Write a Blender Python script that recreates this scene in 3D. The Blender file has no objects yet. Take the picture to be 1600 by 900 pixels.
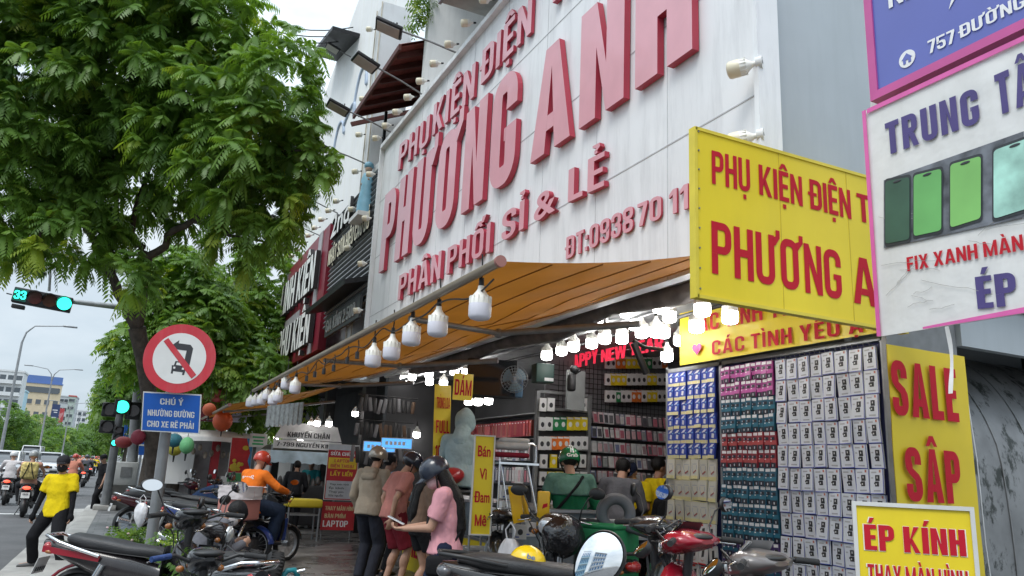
import bpy, bmesh, math, random
import numpy as np
from mathutils import Vector, Matrix, noise
random.seed(7); RNG = np.random.default_rng(7)
scene = bpy.context.scene
COL = scene.collection
rad = math.radians

# ---------------------------------------------------------------- camera
F = 1211.0                                   # focal length in px of a 1600 px wide picture
CAM = np.array([0.0, 0.0, 1.7])
_y, _p, _r = np.radians([25.33, 13.56, 2.66])
cf = np.array([np.sin(_y)*np.cos(_p), np.cos(_y)*np.cos(_p), np.sin(_p)])
_r0 = np.array([np.cos(_y), -np.sin(_y), 0.0]); _u0 = np.cross(_r0, cf)
cr = np.cos(_r)*_r0 + np.sin(_r)*_u0
cu = -np.sin(_r)*_r0 + np.cos(_r)*_u0
cd = bpy.data.cameras.new('camera'); cam = bpy.data.objects.new('camera', cd); COL.objects.link(cam)
cam.matrix_world = Matrix(((cr[0], cu[0], -cf[0], CAM[0]), (cr[1], cu[1], -cf[1], CAM[1]), (cr[2], cu[2], -cf[2], CAM[2]), (0, 0, 0, 1)))
cd.sensor_width = 36.0; cd.lens = 36.0*F/1600.0; cd.clip_start = 0.05; cd.clip_end = 6000
scene.camera = cam
def ray(x, y): return cf + (x-800)/F*cr - (y-450)/F*cu
def at(x, y, X=None, Y=None, Z=None, D=None):
    d = ray(x, y)
    for i, v in enumerate((X, Y, Z)):
        if v is not None: return Vector(CAM + d*((v-CAM[i])/d[i]))
    return Vector(CAM + d*D)
def col(x, D, z):
    py = 450 + F*(cf[2] + (x-800)/F*cr[2] - (z-CAM[2])/D)/cu[2]
    return Vector(CAM + ray(x, py)*D)

# ---------------------------------------------------------------- light
world = bpy.data.worlds.new("World"); scene.world = world; world.use_nodes = True
SUN_EL, SUN_AZ = 56.0, 235.0                 # azimuth: compass style from +Y towards +X
def build_world():
    nt = world.node_tree; N = nt.nodes; L = nt.links; N.clear()
    out = N.new('ShaderNodeOutputWorld'); bg = N.new('ShaderNodeBackground')
    sky = N.new('ShaderNodeTexSky'); sky.sky_type = 'NISHITA'; sky.sun_disc = False
    sky.sun_elevation = rad(SUN_EL); sky.sun_rotation = rad(SUN_AZ); sky.air_density = 1.2; sky.dust_density = 2.5
    tc = N.new('ShaderNodeTexCoord'); sep = N.new('ShaderNodeSeparateXYZ'); L.new(tc.outputs['Generated'], sep.inputs[0])
    mp = N.new('ShaderNodeMapping'); mp.inputs['Scale'].default_value = (1, 1, 2.6); L.new(tc.outputs['Generated'], mp.inputs[0])
    nz = N.new('ShaderNodeTexNoise'); nz.inputs['Scale'].default_value = 2.3; nz.inputs['Detail'].default_value = 7; nz.inputs['Roughness'].default_value = .55
    L.new(mp.outputs[0], nz.inputs['Vector'])
    cr1 = N.new('ShaderNodeValToRGB'); e = cr1.color_ramp.elements       # cloud tone
    e[0].position = .33; e[0].color = (4.3, 5.3, 6.2, 1); e[1].position = .70; e[1].color = (6.9, 7.5, 8.0, 1)
    L.new(nz.outputs['Fac'], cr1.inputs[0])
    mr = N.new('ShaderNodeMapRange'); mr.inputs['From Min'].default_value = .25; mr.inputs['From Max'].default_value = 1.0   # overcast: zenith brighter
    mr.inputs['To Min'].default_value = 1.0; mr.inputs['To Max'].default_value = 2.8; L.new(sep.outputs['Z'], mr.inputs['Value'])
    sc_ = N.new('ShaderNodeVectorMath'); sc_.operation = 'SCALE'; L.new(cr1.outputs[0], sc_.inputs[0]); L.new(mr.outputs[0], sc_.inputs['Scale'])
    cov = N.new('ShaderNodeMapRange'); cov.inputs['From Min'].default_value = .30; cov.inputs['From Max'].default_value = .55
    cov.inputs['To Min'].default_value = .72; cov.inputs['To Max'].default_value = .97; L.new(nz.outputs['Fac'], cov.inputs['Value'])
    mx = N.new('ShaderNodeMix'); mx.data_type = 'RGBA'; L.new(cov.outputs[0], mx.inputs[0]); L.new(sky.outputs[0], mx.inputs[6]); L.new(sc_.outputs[0], mx.inputs[7])
    L.new(mx.outputs[2], bg.inputs[0]); bg.inputs[1].default_value = 0.1; L.new(bg.outputs[0], out.inputs[0])
build_world()
sd = bpy.data.lights.new('sun', 'SUN'); sun = bpy.data.objects.new('sun', sd); COL.objects.link(sun)
sd.energy = 1.3; sd.angle = rad(24); sd.color = (1.0, .965, .91)
_sv = Vector((math.sin(rad(SUN_AZ))*math.cos(rad(SUN_EL)), math.cos(rad(SUN_AZ))*math.cos(rad(SUN_EL)), math.sin(rad(SUN_EL))))
sun.rotation_euler = (-_sv).to_track_quat('-Z', 'Y').to_euler()
scene.view_settings.view_transform = 'Standard'; scene.view_settings.look = 'None'
scene.view_settings.exposure = 0.42; scene.view_settings.gamma = 1.0; scene.view_settings.use_curve_mapping = False
scene.cycles.max_bounces = 6; scene.cycles.transparent_max_bounces = 8; scene.cycles.sample_clamp_indirect = 4.0
scene.cycles.caustics_reflective = False; scene.cycles.caustics_refractive = False

# ---------------------------------------------------------------- materials
_mats = {}
def mat(name, c, rough=.55, metal=0.0, var=.12, vscale=6.0, bump=0.0, bscale=40.0, emit=0.0, spec=.5, coat=0.0, grime=0.0, gcol=(.03, .03, .028), g0=.48, g1=.8, gz=.12):
    if name in _mats: return _mats[name]
    m = bpy.data.materials.new(name); m.use_nodes = True; nt = m.node_tree; N = nt.nodes; L = nt.links
    b = N['Principled BSDF']; b.inputs['Roughness'].default_value = rough; b.inputs['Metallic'].default_value = metal
    b.inputs['Specular IOR Level'].default_value = spec; b.inputs['Coat Weight'].default_value = coat
    tc = N.new('ShaderNodeTexCoord'); n1 = N.new('ShaderNodeTexNoise'); n1.inputs['Scale'].default_value = vscale; n1.inputs['Detail'].default_value = 5
    L.new(tc.outputs['Object'], n1.inputs['Vector'])
    r = N.new('ShaderNodeValToRGB'); e = r.color_ramp.elements; e[0].position = .3; e[1].position = .7
    e[0].color = tuple(max(0, x*(1-var)) for x in c)+(1,); e[1].color = tuple(min(1, x*(1+var)) for x in c)+(1,)
    L.new(n1.outputs['Fac'], r.inputs[0]); outc = r.outputs[0]
    if grime > 0:
        mp = N.new('ShaderNodeMapping'); mp.inputs['Scale'].default_value = (1, 1, gz); L.new(tc.outputs['Object'], mp.inputs[0])
        n3 = N.new('ShaderNodeTexNoise'); n3.inputs['Scale'].default_value = 5.0; n3.inputs['Detail'].default_value = 8; n3.inputs['Roughness'].default_value = .7; L.new(mp.outputs[0], n3.inputs['Vector'])
        r3 = N.new('ShaderNodeMapRange'); r3.inputs['From Min'].default_value = g0; r3.inputs['From Max'].default_value = g1; r3.inputs['To Max'].default_value = grime; L.new(n3.outputs['Fac'], r3.inputs['Value'])
        mx = N.new('ShaderNodeMix'); mx.data_type = 'RGBA'; L.new(r3.outputs[0], mx.inputs[0]); L.new(outc, mx.inputs[6]); mx.inputs[7].default_value = tuple(gcol)+(1,); outc = mx.outputs[2]
    L.new(outc, b.inputs['Base Color'])
    if bump > 0:
        n2 = N.new('ShaderNodeTexNoise'); n2.inputs['Scale'].default_value = bscale; n2.inputs['Detail'].default_value = 4; L.new(tc.outputs['Object'], n2.inputs['Vector'])
        bp = N.new('ShaderNodeBump'); bp.inputs['Strength'].default_value = bump; bp.inputs['Distance'].default_value = .02; L.new(n2.outputs['Fac'], bp.inputs['Height']); L.new(bp.outputs[0], b.inputs['Normal'])
    if emit > 0:
        b.inputs['Emission Color'].default_value = tuple(c)+(1,); b.inputs['Emission Strength'].default_value = emit
    _mats[name] = m; return m
def cloth(name, c, bump=.4, bscale=20, rough=.9): return mat(name, c, rough, 0, .2, 5, bump, bscale, spec=.2)
def paint(name, c, coat=.35, rough=.32): return mat(name, c, rough, 0, .06, 4, coat=coat, grime=.18, gcol=(.12, .11, .1))

def glass_mat(name, c, rough=.06):
    return mat(name, c, rough, 0, .1, 3, spec=.8, coat=.5)

# ---------------------------------------------------------------- mesh builder
class MB:
    def __init__(s): s.v = []; s.f = []; s.mi = []; s.sm = []
    def add(s, vs, fs, m=0, smooth=False):
        o = len(s.v); s.v.extend([tuple(p) for p in vs])
        for f in fs: s.f.append(tuple(i+o for i in f)); s.mi.append(m); s.sm.append(smooth)
        return s
    def box(s, c, d, rz=0.0, m=0, M=None):
        hx, hy, hz = d[0]/2, d[1]/2, d[2]/2
        vs = [Vector((x, y, z)) for z in (-hz, hz) for x, y in ((-hx, -hy), (hx, -hy), (hx, hy), (-hx, hy))]
        T = Matrix.Translation(Vector(c)) @ (M if M is not None else Matrix.Rotation(rz, 4, 'Z'))
        return s.add([T @ v for v in vs], [(0, 3, 2, 1), (4, 5, 6, 7), (0, 1, 5, 4), (1, 2, 6, 5), (2, 3, 7, 6), (3, 0, 4, 7)], m)
    def rbox(s, c, d, r=.02, M=None, m=0, seg=2):
        bm = bmesh.new(); bmesh.ops.create_cube(bm, size=1.0)
        for v in bm.verts: v.co = Vector((v.co.x*d[0], v.co.y*d[1], v.co.z*d[2]))
        bmesh.ops.bevel(bm, geom=bm.edges[:], offset=min(r, .49*min(d)), segments=seg, affect='EDGES', profile=.5)
        T = Matrix.Translation(Vector(c)) @ (M if M is not None else Matrix())
        vs = [T @ v.co for v in bm.verts]; bm.verts.index_update(); fs = [tuple(v.index for v in f.verts) for f in bm.faces]; bm.free()
        return s.add(vs, fs, m, True)
    def cyl(s, p0, p1, r0, r1=None, n=12, m=0, caps=True, smooth=True):
        p0 = Vector(p0); p1 = Vector(p1); r1 = r0 if r1 is None else r1
        d = (p1-p0); q = d.to_track_quat('Z', 'Y').to_matrix() if d.length > 1e-9 else Matrix.Identity(3)
        vs = []
        for p, r in ((p0, r0), (p1, r1)):
            for i in range(n):
                a = 2*math.pi*i/n; vs.append(p + q @ Vector((r*math.cos(a), r*math.sin(a), 0)))
        fs = [(i, (i+1) % n, n+(i+1) % n, n+i) for i in range(n)]
        s.add(vs, fs, m, smooth)
        if caps: s.add(vs[:n], [tuple(reversed(range(n)))], m); s.add(vs[n:], [tuple(range(n))], m)
        return s
    def tube(s, pts, r, n=8, m=0, closed=False):
        pts = [Vector(p) for p in pts]; k = len(pts); rs = r if isinstance(r, (list, tuple)) else [r]*k
        vs = []; up = Vector((.13, .21, .97))
        for i, p in enumerate(pts):
            a = pts[i-1] if i > 0 else (pts[-1] if closed else p); b = pts[i+1] if i < k-1 else (pts[0] if closed else p)
            t = (b-a).normalized() if (b-a).length > 1e-9 else Vector((0, 0, 1))
            x = t.cross(up); x = x.normalized() if x.length > .05 else t.cross(Vector((1, 0, 0))).normalized()
            y = t.cross(x)
            for j in range(n):
                an = 2*math.pi*j/n; vs.append(p + (x*math.cos(an)+y*math.sin(an))*rs[i])
        fs = []
        for i in range(k if closed else k-1):
            i2 = (i+1) % k
            for j in range(n): fs.append((i*n+j, i*n+(j+1) % n, i2*n+(j+1) % n, i2*n+j))
        s.add(vs, fs, m, True)
        if not closed: s.add(vs[:n], [tuple(reversed(range(n)))], m); s.add(vs[-n:], [tuple(range(n))], m)
        return s
    def lathe(s, prof, M=None, n=20, m=0, smooth=True):
        M = M if M is not None else Matrix(); vs = []; k = len(prof)
        for r, z in prof:
            for j in range(n): a = 2*math.pi*j/n; vs.append(M @ Vector((r*math.cos(a), r*math.sin(a), z)))
        fs = [(i*n+j, i*n+(j+1) % n, (i+1)*n+(j+1) % n, (i+1)*n+j) for i in range(k-1) for j in range(n)]
        s.add(vs, fs, m, smooth)
        if prof[0][0] > 1e-5: s.add(vs[:n], [tuple(reversed(range(n)))], m)
        if prof[-1][0] > 1e-5: s.add(vs[-n:], [tuple(range(n))], m)
        return s
    def ell(s, c, r, M=None, n=16, k=10, m=0, zmin=-1.0):
        prof = []
        lo = -math.asin(min(1, -zmin)) if zmin < 0 else math.asin(zmin)
        for i in range(k+1):
            a = lo + (math.pi/2-lo)*i/k; prof.append((max(math.cos(a), 1e-6), math.sin(a)))
        T = Matrix.Translation(Vector(c)) @ (M if M is not None else Matrix()) @ Matrix.Diagonal((r[0], r[1], r[2], 1))
        return s.lathe(prof, T, n, m)
    def torus(s, c, R, r, axis='X', n=28, k=10, m=0, sq=1.0):
        vs = []
        for i in range(n):
            a = 2*math.pi*i/n
            for j in range(k):
                b = 2*math.pi*j/k; rr = R+r*math.cos(b); w = r*sq*math.sin(b)
                p = (w, rr*math.cos(a), rr*math.sin(a)) if axis == 'X' else ((rr*math.cos(a), w, rr*math.sin(a)) if axis == 'Y' else (rr*math.cos(a), rr*math.sin(a), w))
                vs.append(Vector(c)+Vector(p))
        fs = [(i*k+j, i*k+(j+1) % k, ((i+1) % n)*k+(j+1) % k, ((i+1) % n)*k+j) for i in range(n) for j in range(k)]
        return s.add(vs, fs, m, True)
    def loft(s, secs, n=18, m=0, ex=2.6):
        # secs: (x, y, z, halfwidth x, halfheight z) stacked along y; superellipse rings
        vs = []
        for q in secs:
            x, y, z, a, b = q[:5]; e = q[5] if len(q) > 5 else ex
            for j in range(n):
                t = 2*math.pi*j/n; c, sn = math.cos(t), math.sin(t)
                vs.append((x+a*math.copysign(abs(c)**(2/e), c), y+(q[6]*sn if len(q) > 6 else 0), z+b*math.copysign(abs(sn)**(2/e), sn)))
        k = len(secs)
        fs = [(i*n+j, i*n+(j+1) % n, (i+1)*n+(j+1) % n, (i+1)*n+j) for i in range(k-1) for j in range(n)]
        s.add(vs, fs, m, True); s.add(vs[:n], [tuple(range(n))], m, True); s.add(vs[-n:], [tuple(range(n))], m, True)
        return s
    def prism(s, poly, O, U, V, t, m=0):
        # polygon (u,v) in the plane O+u*U+v*V, thickness t along U x V
        O = Vector(O); U = Vector(U); V = Vector(V); W = U.cross(V).normalized()*t; n = len(poly)
        a = [O+U*p[0]+V*p[1] for p in poly]; b = [p+W for p in a]
        s.add(a+b, [tuple(reversed(range(n))), tuple(range(n, 2*n))]+[(i, (i+1) % n, n+(i+1) % n, n+i) for i in range(n)], m)
        return s
    def quad(s, a, b, c, d, m=0): return s.add([a, b, c, d], [(0, 1, 2, 3)], m)
    def grid(s, fn, nu, nv, m=0, smooth=True):
        vs = [fn(i/nu, j/nv) for j in range(nv+1) for i in range(nu+1)]
        fs = [(j*(nu+1)+i, j*(nu+1)+i+1, (j+1)*(nu+1)+i+1, (j+1)*(nu+1)+i) for j in range(nv) for i in range(nu)]
        return s.add(vs, fs, m, smooth)
    def build(s, name, mats, parent=None, fix=True):
        me = bpy.data.meshes.new(name); me.from_pydata(s.v, [], s.f)
        ms = mats if isinstance(mats, (list, tuple)) else [mats]
        for q in ms: me.materials.append(q)
        me.polygons.foreach_set('material_index', s.mi); me.polygons.foreach_set('use_smooth', s.sm)
        if fix:
            bm = bmesh.new(); bm.from_mesh(me); bmesh.ops.recalc_face_normals(bm, faces=bm.faces[:]); bm.to_mesh(me); bm.free()
        me.update()
        o = bpy.data.objects.new(name, me); COL.objects.link(o)
        if parent: o.parent = parent
        return o

def tag(o, label=None, cat=None, group=None, kind=None):
    if label: o['label'] = label
    if cat: o['category'] = cat
    if group: o['group'] = group
    if kind: o['kind'] = kind
    return o
def thing(name, label, cat, loc=(0, 0, 0), rz=0.0, group=None, scale=1.0, rot=None):
    o = bpy.data.objects.new(name, None); COL.objects.link(o); o.location = Vector(loc); o.rotation_euler = rot if rot else (0, 0, rz)
    o.scale = (scale,)*3; o.empty_display_size = .1
    return tag(o, label, cat, group)
_kids = {}
def copy_tree(o, parent=None, kids=None):
    c = o.copy(); COL.objects.link(c)
    if parent: c.parent = parent
    for ch in o.children: copy_tree(ch, c)
    return c
def place(src, first, loc, rz=0.0, label=None, group=None, scale=None):
    o = src if first else copy_tree(src)
    o.location = Vector(loc); o.rotation_euler = (0, 0, rz)
    if scale: o.scale = (scale,)*3
    return tag(o, label, None, group)
def set_mat(root, part, m):
    """object-level material on a copied part (mesh data stays shared)"""
    for c in root.children_recursive:
        if c.name.split('.')[0] == part and c.type == 'MESH':
            c.material_slots[0].link = 'OBJECT'; c.material_slots[0].material = m

# ---------------------------------------------------------------- lettering
def text_mesh(body, bold=.03, extrude=0.0, space=1.0):
    cu_ = bpy.data.curves.new('t', 'FONT'); cu_.body = body; cu_.size = 1; cu_.offset = bold; cu_.extrude = extrude; cu_.space_character = space
    cu_.align_x = 'LEFT'; cu_.resolution_u = 4
    o = bpy.data.objects.new('t', cu_); COL.objects.link(o)
    dg = bpy.context.evaluated_depsgraph_get(); me = bpy.data.meshes.new_from_object(o.evaluated_get(dg))
    bpy.data.objects.remove(o); bpy.data.curves.remove(cu_)
    return me
# a condensed bold capital alphabet built from abutting strokes (cap height 1)
import unicodedata
ST, BT = .170, .150
def _corner(cx, cy, r, a0, a1, sx, sy, n=7):
    out = []
    for i in range(n+1):
        a = a0+(a1-a0)*i/n; c, s_ = math.cos(a), math.sin(a); out.append(((cx+r*c, cy+r*s_), (cx+max(r-sx, .015)*c, cy+max(r-sy, .015)*s_)))
    return out
def _TR(w, y1, r): return _corner(w-r, y1-r, r, 0, math.pi/2, ST, BT)
def _TL(x, y1, r): return _corner(x+r, y1-r, r, math.pi/2, math.pi, ST, BT)
def _BL(x, y0, r): return _corner(x+r, y0+r, r, math.pi, 1.5*math.pi, ST, BT)
def _BR(w, y0, r): return _corner(w-r, y0+r, r, 1.5*math.pi, 2*math.pi, ST, BT)
def _strip(pairs, closed=False):
    q = list(pairs)+([pairs[0]] if closed else [])
    return [[a[0], b[0], b[1], a[1]] for a, b in zip(q, q[1:])]
def _bx(x0, y0, x1, y1): return [(x0, y0), (x1, y0), (x1, y1), (x0, y1)]
def _D(w, y0, y1, r): return _strip([((0, y1), (ST, y1-BT))]+_TR(w, y1, r)[::-1]+[]+_BR(w, y0, r)[::-1]+[((0, y0), (ST, y0+BT))], True)
def _diag(x0, y0, x1, y1, t): return [(x0, y0), (x0+t, y0), (x1+t, y1), (x1, y1)]
def _glyph(c):
    w = .54; s, b = ST, BT; R = .23
    if c == 'A': w = .60; k = ST*1.08; ax = lambda y: k*.92+(w/2-k*.92)*y/.80+.001; return w, [[(0, 0), (k*.92, 0), (w/2, .80), (w/2, 1), (w/2-.10, 1)], [(w, 0), (w-k*.92, 0), (w/2, .80), (w/2, 1), (w/2+.10, 1)], [(ax(.20), .20), (w-ax(.20), .20), (w-ax(.34), .34), (ax(.34), .34)]]
    if c == 'B': return w, _D(w, .5, 1, .2)+_D(w, 0, .5, .2)
    if c == 'C': return w, _strip([((w, .64), (w-s, .64))]+_TR(w, 1, R)+_TL(0, 1, R)+_BL(0, 0, R)+_BR(w, 0, R)+[((w, .36), (w-s, .36))])
    if c in 'DĐ':
        p = _D(w, 0, 1, R); return w, p+([_bx(-.09, .45, -.001, .56), _bx(s+.001, .45, .31, .56)] if c == 'Đ' else [])
    if c == 'E': return .44, [_bx(0, 0, s, 1), _bx(s, 0, .44, b), _bx(s, .43, .40, .43+b*.95), _bx(s, 1-b, .44, 1)]
    if c == 'F': return .43, [_bx(0, 0, s, 1), _bx(s, .42, .39, .42+b), _bx(s, 1-b, .43, 1)]
    if c == 'G': return w, _strip([((w, .66), (w-s, .66))]+_TR(w, 1, R)+_TL(0, 1, R)+_BL(0, 0, R)+_BR(w, 0, R)+[((w, .50), (w-s, .50))])+[_bx(.29, .385, w-s-.001, .50)]
    if c == 'H': return w, [_bx(0, 0, s, 1), _bx(w-s, 0, w, 1), _bx(s, .43, w-s, .43+b)]
    if c == 'I': return s, [_bx(0, 0, s, 1)]
    if c == 'K': return .56, [_bx(0, 0, s, 1), [(s, .28), (s, .52), (.37, 1), (.55, 1), (.30, .56)], [(.30, .56), (max(.20, s+.004), .395), (.375, 0), (.56, 0)]]
    if c == 'L': return .42, [_bx(0, 0, s, 1), _bx(s, 0, .42, b)]
    if c == 'M': w = .72; return w, [_bx(0, 0, .155, 1), _bx(w-.155, 0, w, 1), [(.155, 1), (.155, .62), (.30, 0), (w/2, 0), (w/2, .30)], [(w-.155, 1), (w-.155, .62), (w-.30, 0), (w/2, 0), (w/2, .30)]]
    if c == 'N': return w, [_bx(0, 0, ST*.92, 1), _bx(w-ST*.92, 0, w, 1), [(ST*.92, 1), (ST*.92, .60), (w-ST*.92, 0), (w-ST*.92, .40)]]
    if c in 'O0': return w, _strip(_TR(w, 1, R)+_TL(0, 1, R)+_BL(0, 0, R)+_BR(w, 0, R), True)
    if c == 'P': return w, _D(w, .39, 1, .22)+[_bx(0, 0, s, .389)]
    if c == 'R': return .55, _D(.53, .42, 1, .22)+[_bx(0, 0, s, .419), [(.21, .419), (.36, 0), (.55, 0), (.40, .419)]]
    if c == 'S' or c == '5':
        mid = [((0, .70), (s, .72)), ((.02, .60), (s+.02, .66)), ((.10, .51), (.24, .61)), ((.30, .39), (.44, .50)), ((w-s-.02, .34), (w-.02, .41)), ((w-s, .29), (w, .31))]
        low = [(q, p) for p, q in _BR(w, 0, R)[::-1]]+[(q, p) for p, q in _BL(0, 0, R)[::-1]]+[((s, .32), (0, .32))]
        if c == '5': return w, [_bx(0, .52, .15, 1), _bx(.15, 1-b, w-.03, 1)]+_strip([((0, .52), (0, .43)), ((.15, .60), (.15, .47)), ((w-.20, .62), (w-.24, .47)), ((w-.05, .54), (w-s-.03, .42)), ((w, .40), (w-s, .36))]+[(p, q) for p, q in _BR(w, 0, R)[::-1]]+[(p, q) for p, q in _BL(0, 0, R)[::-1]]+[((0, .30), (s, .30))])
        return w, _strip([((w, .68), (w-s, .68))]+_TR(w, 1, R)+_TL(0, 1, R)+mid+low)
    if c == 'T': return .50, [_bx(0, 1-b, .50, 1), _bx(.25-s/2, 0, .25+s/2, 1-b)]
    if c == 'U': return w, _strip([((0, 1), (s, 1))]+_BL(0, 0, R)+_BR(w, 0, R)+[((w, 1), (w-s, 1))])
    if c == 'V': w = .58; return w, [[(0, 1), (.18, 1), (w/2, .22), (w/2, 0), (w/2-.09, 0)], [(w, 1), (w-.18, 1), (w/2, .22), (w/2, 0), (w/2+.09, 0)]]
    if c == 'W': w = .82; h = w/2; return w, [[(0, 1), (.16, 1), (h/2+.03, .25), (h/2+.08, 0), (h/2-.09, 0)], [(h/2+.03, .25), (h/2+.08, 0), (h, .72), (h, 1), (h-.08, 1)], [(w, 1), (w-.16, 1), (w-h/2-.03, .25), (w-h/2-.08, 0), (w-h/2+.09, 0)], [(w-h/2-.03, .25), (w-h/2-.08, 0), (h, .72), (h, 1), (h+.08, 1)]]
    if c == 'X': w = .58; return w, [[(0, 1), (.19, 1), (w/2, .64), (w/2, .36), (w/2-.09, .5)], [(w, 1), (w-.19, 1), (w/2, .64), (w/2, .36), (w/2+.09, .5)], [(0, 0), (.19, 0), (w/2, .36), (w/2-.09, .5)], [(w, 0), (w-.19, 0), (w/2, .36), (w/2+.09, .5)]]
    if c == 'Y': w = .58; return w, [[(0, 1), (.19, 1), (w/2, .62), (w/2+s/2, .42), (w/2-s/2, .42)], [(w, 1), (w-.19, 1), (w/2, .62), (w/2+s/2, .42)], _bx(w/2-s/2, 0, w/2+s/2, .419)]
    if c == '1': return .36, [_bx(.17, 0, .34, 1), [(0, .68), (.169, .78), (.169, 1), (0, .82)]]
    if c == '2': return w, _strip([((0, .66), (s, .66))]+[p for p in _TL(0, 1, R)[::-1]]+[p for p in _TR(w, 1, R)[::-1]]+[((w, .62), (w-s, .64)), ((w-.06, .48), (w-s-.06, .54)), ((.20, b), (.0, b))])+[_bx(0, 0, w, b-.001)]
    if c == '3': return w, _strip([((0, .68), (s, .68))]+_TL(0, 1, R)[::-1]+_TR(w, 1, R)[::-1]+[((w, .62), (w-s, .64)), ((w-.06, .53), (w-s-.03, .585)), ((.22, .53), (.22, .585))])+_strip([((.22, .43), (.22, .529)), ((w-s-.03, .43), (w-.06, .529)), ((w-s, .36), (w, .42))]+[(q, p) for p, q in _BR(w, 0, R)[::-1]]+[(q, p) for p, q in _BL(0, 0, R)[::-1]]+[((s, .32), (0, .32))])
    if c == '7': return .48, [_bx(0, 1-b, .48, 1), [(.08, 0), (.26, 0), (.48, 1-b), (.29, 1-b)]]
    if c == '8': return w, _strip(_TR(w, 1, .2)+_TL(0, 1, .2)+_BL(0, .5, .2)+_BR(w, .5, .2), True)+_strip(_TR(w, .5, .2)+_TL(0, .5, .2)+_BL(0, 0, .2)+_BR(w, 0, .2), True)
    if c == '9': return w, _strip(_TR(w, 1, R)+_TL(0, 1, R)+_BL(0, .40, .2)+_BR(w, .40, .2), True)+[[(w-s, .41), (w, .60), (w, .32), (w-s, .32)][::1]]+_strip([((w, .32), (w-s, .32))]+_BR(w, 0, R)[::-1]+_BL(0, 0, R)[::-1]+[((0, .28), (s, .28))])
    if c == '4': return w, [_bx(.27, 0, .43, 1), _bx(0, .2, .269, .34), [(0, .34), (.16, .34), (.269, .72), (.269, 1)], _bx(.431, .2, w, .34)]
    if c == ':': return .17, [_bx(0, 0, .16, .17), _bx(0, .5, .16, .67)]
    if c == '.': return .17, [_bx(0, 0, .16, .17)]
    if c == '-': return .30, [_bx(0, .40, .28, .54)]
    return None
_MARK = {'\u0301': [[(-.06, 1.06), (.05, 1.06), (.17, 1.27), (.0, 1.27)]], '\u0300': [[(.06, 1.06), (-.05, 1.06), (-.17, 1.27), (.0, 1.27)]], '\u0309': [_bx(-.05, 1.05, .03, 1.13), [(-.05, 1.14), (.03, 1.14), (.10, 1.22), (.0, 1.22)], [(.10, 1.221), (.0, 1.221), (-.10, 1.27), (-.10, 1.33), (.08, 1.33)]],
         '\u0303': [[(-.19, 1.08), (-.11, 1.08), (-.05, 1.16), (-.08, 1.24), (-.16, 1.22)], [(-.05, 1.16), (-.08, 1.24), (.08, 1.17), (.06, 1.09)], [(.08, 1.17), (.06, 1.09), (.14, 1.08), (.19, 1.22), (.12, 1.22)]],
         '\u0302': [[(-.20, 1.05), (-.08, 1.05), (0, 1.14), (0, 1.25), (-.07, 1.25)], [(.20, 1.05), (.08, 1.05), (0, 1.14), (0, 1.25), (.07, 1.25)]], '\u0306': [_bx(-.14, 1.06, .14, 1.14), _bx(-.16, 1.141, -.08, 1.24), _bx(.08, 1.141, .16, 1.24)], '\u0323': [_bx(-.07, -.24, .07, -.10)]}
def glyphs(body, track=.075):
    """list of (polygons, x offset) and total width, or None if a sign is not in the alphabet"""
    out = []; x = 0
    for ch in body:
        if ch == ' ': x += .24; continue
        d = unicodedata.normalize('NFD', ch); g = _glyph(d[0])
        if g is None: return None
        w, polys = g[0], [list(p) for p in g[1]]; hi = 0
        for mk in d[1:]:
            if mk == '\u031b': polys.append([(q[0], q[1], 1) for q in ([(w-.02, .80), (w+.03, .80), (w+.17, .97), (w+.17, 1.12), (w+.05, 1.12), (w+.05, .99), (w-.02, .97)] if d[0] == 'U' else [(w-.06, .86), (w-.01, .80), (w+.15, .97), (w+.15, 1.12), (w+.03, 1.12), (w+.03, .99), (w-.08, .95)])]); continue
            dy = .19 if (hi and mk in '\u0301\u0300\u0309\u0303') else 0; dx = .18 if dy else 0
            if mk != '\u0323': hi = 1
            polys += [[(w/2+px_+dx, py_+dy*.5) for px_, py_ in q] for q in _MARK[mk]]
        out.append((polys, x)); x += w+track+(.10 if '\u031b' in d else 0)
    return out, x-track
CAPH = None
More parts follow.
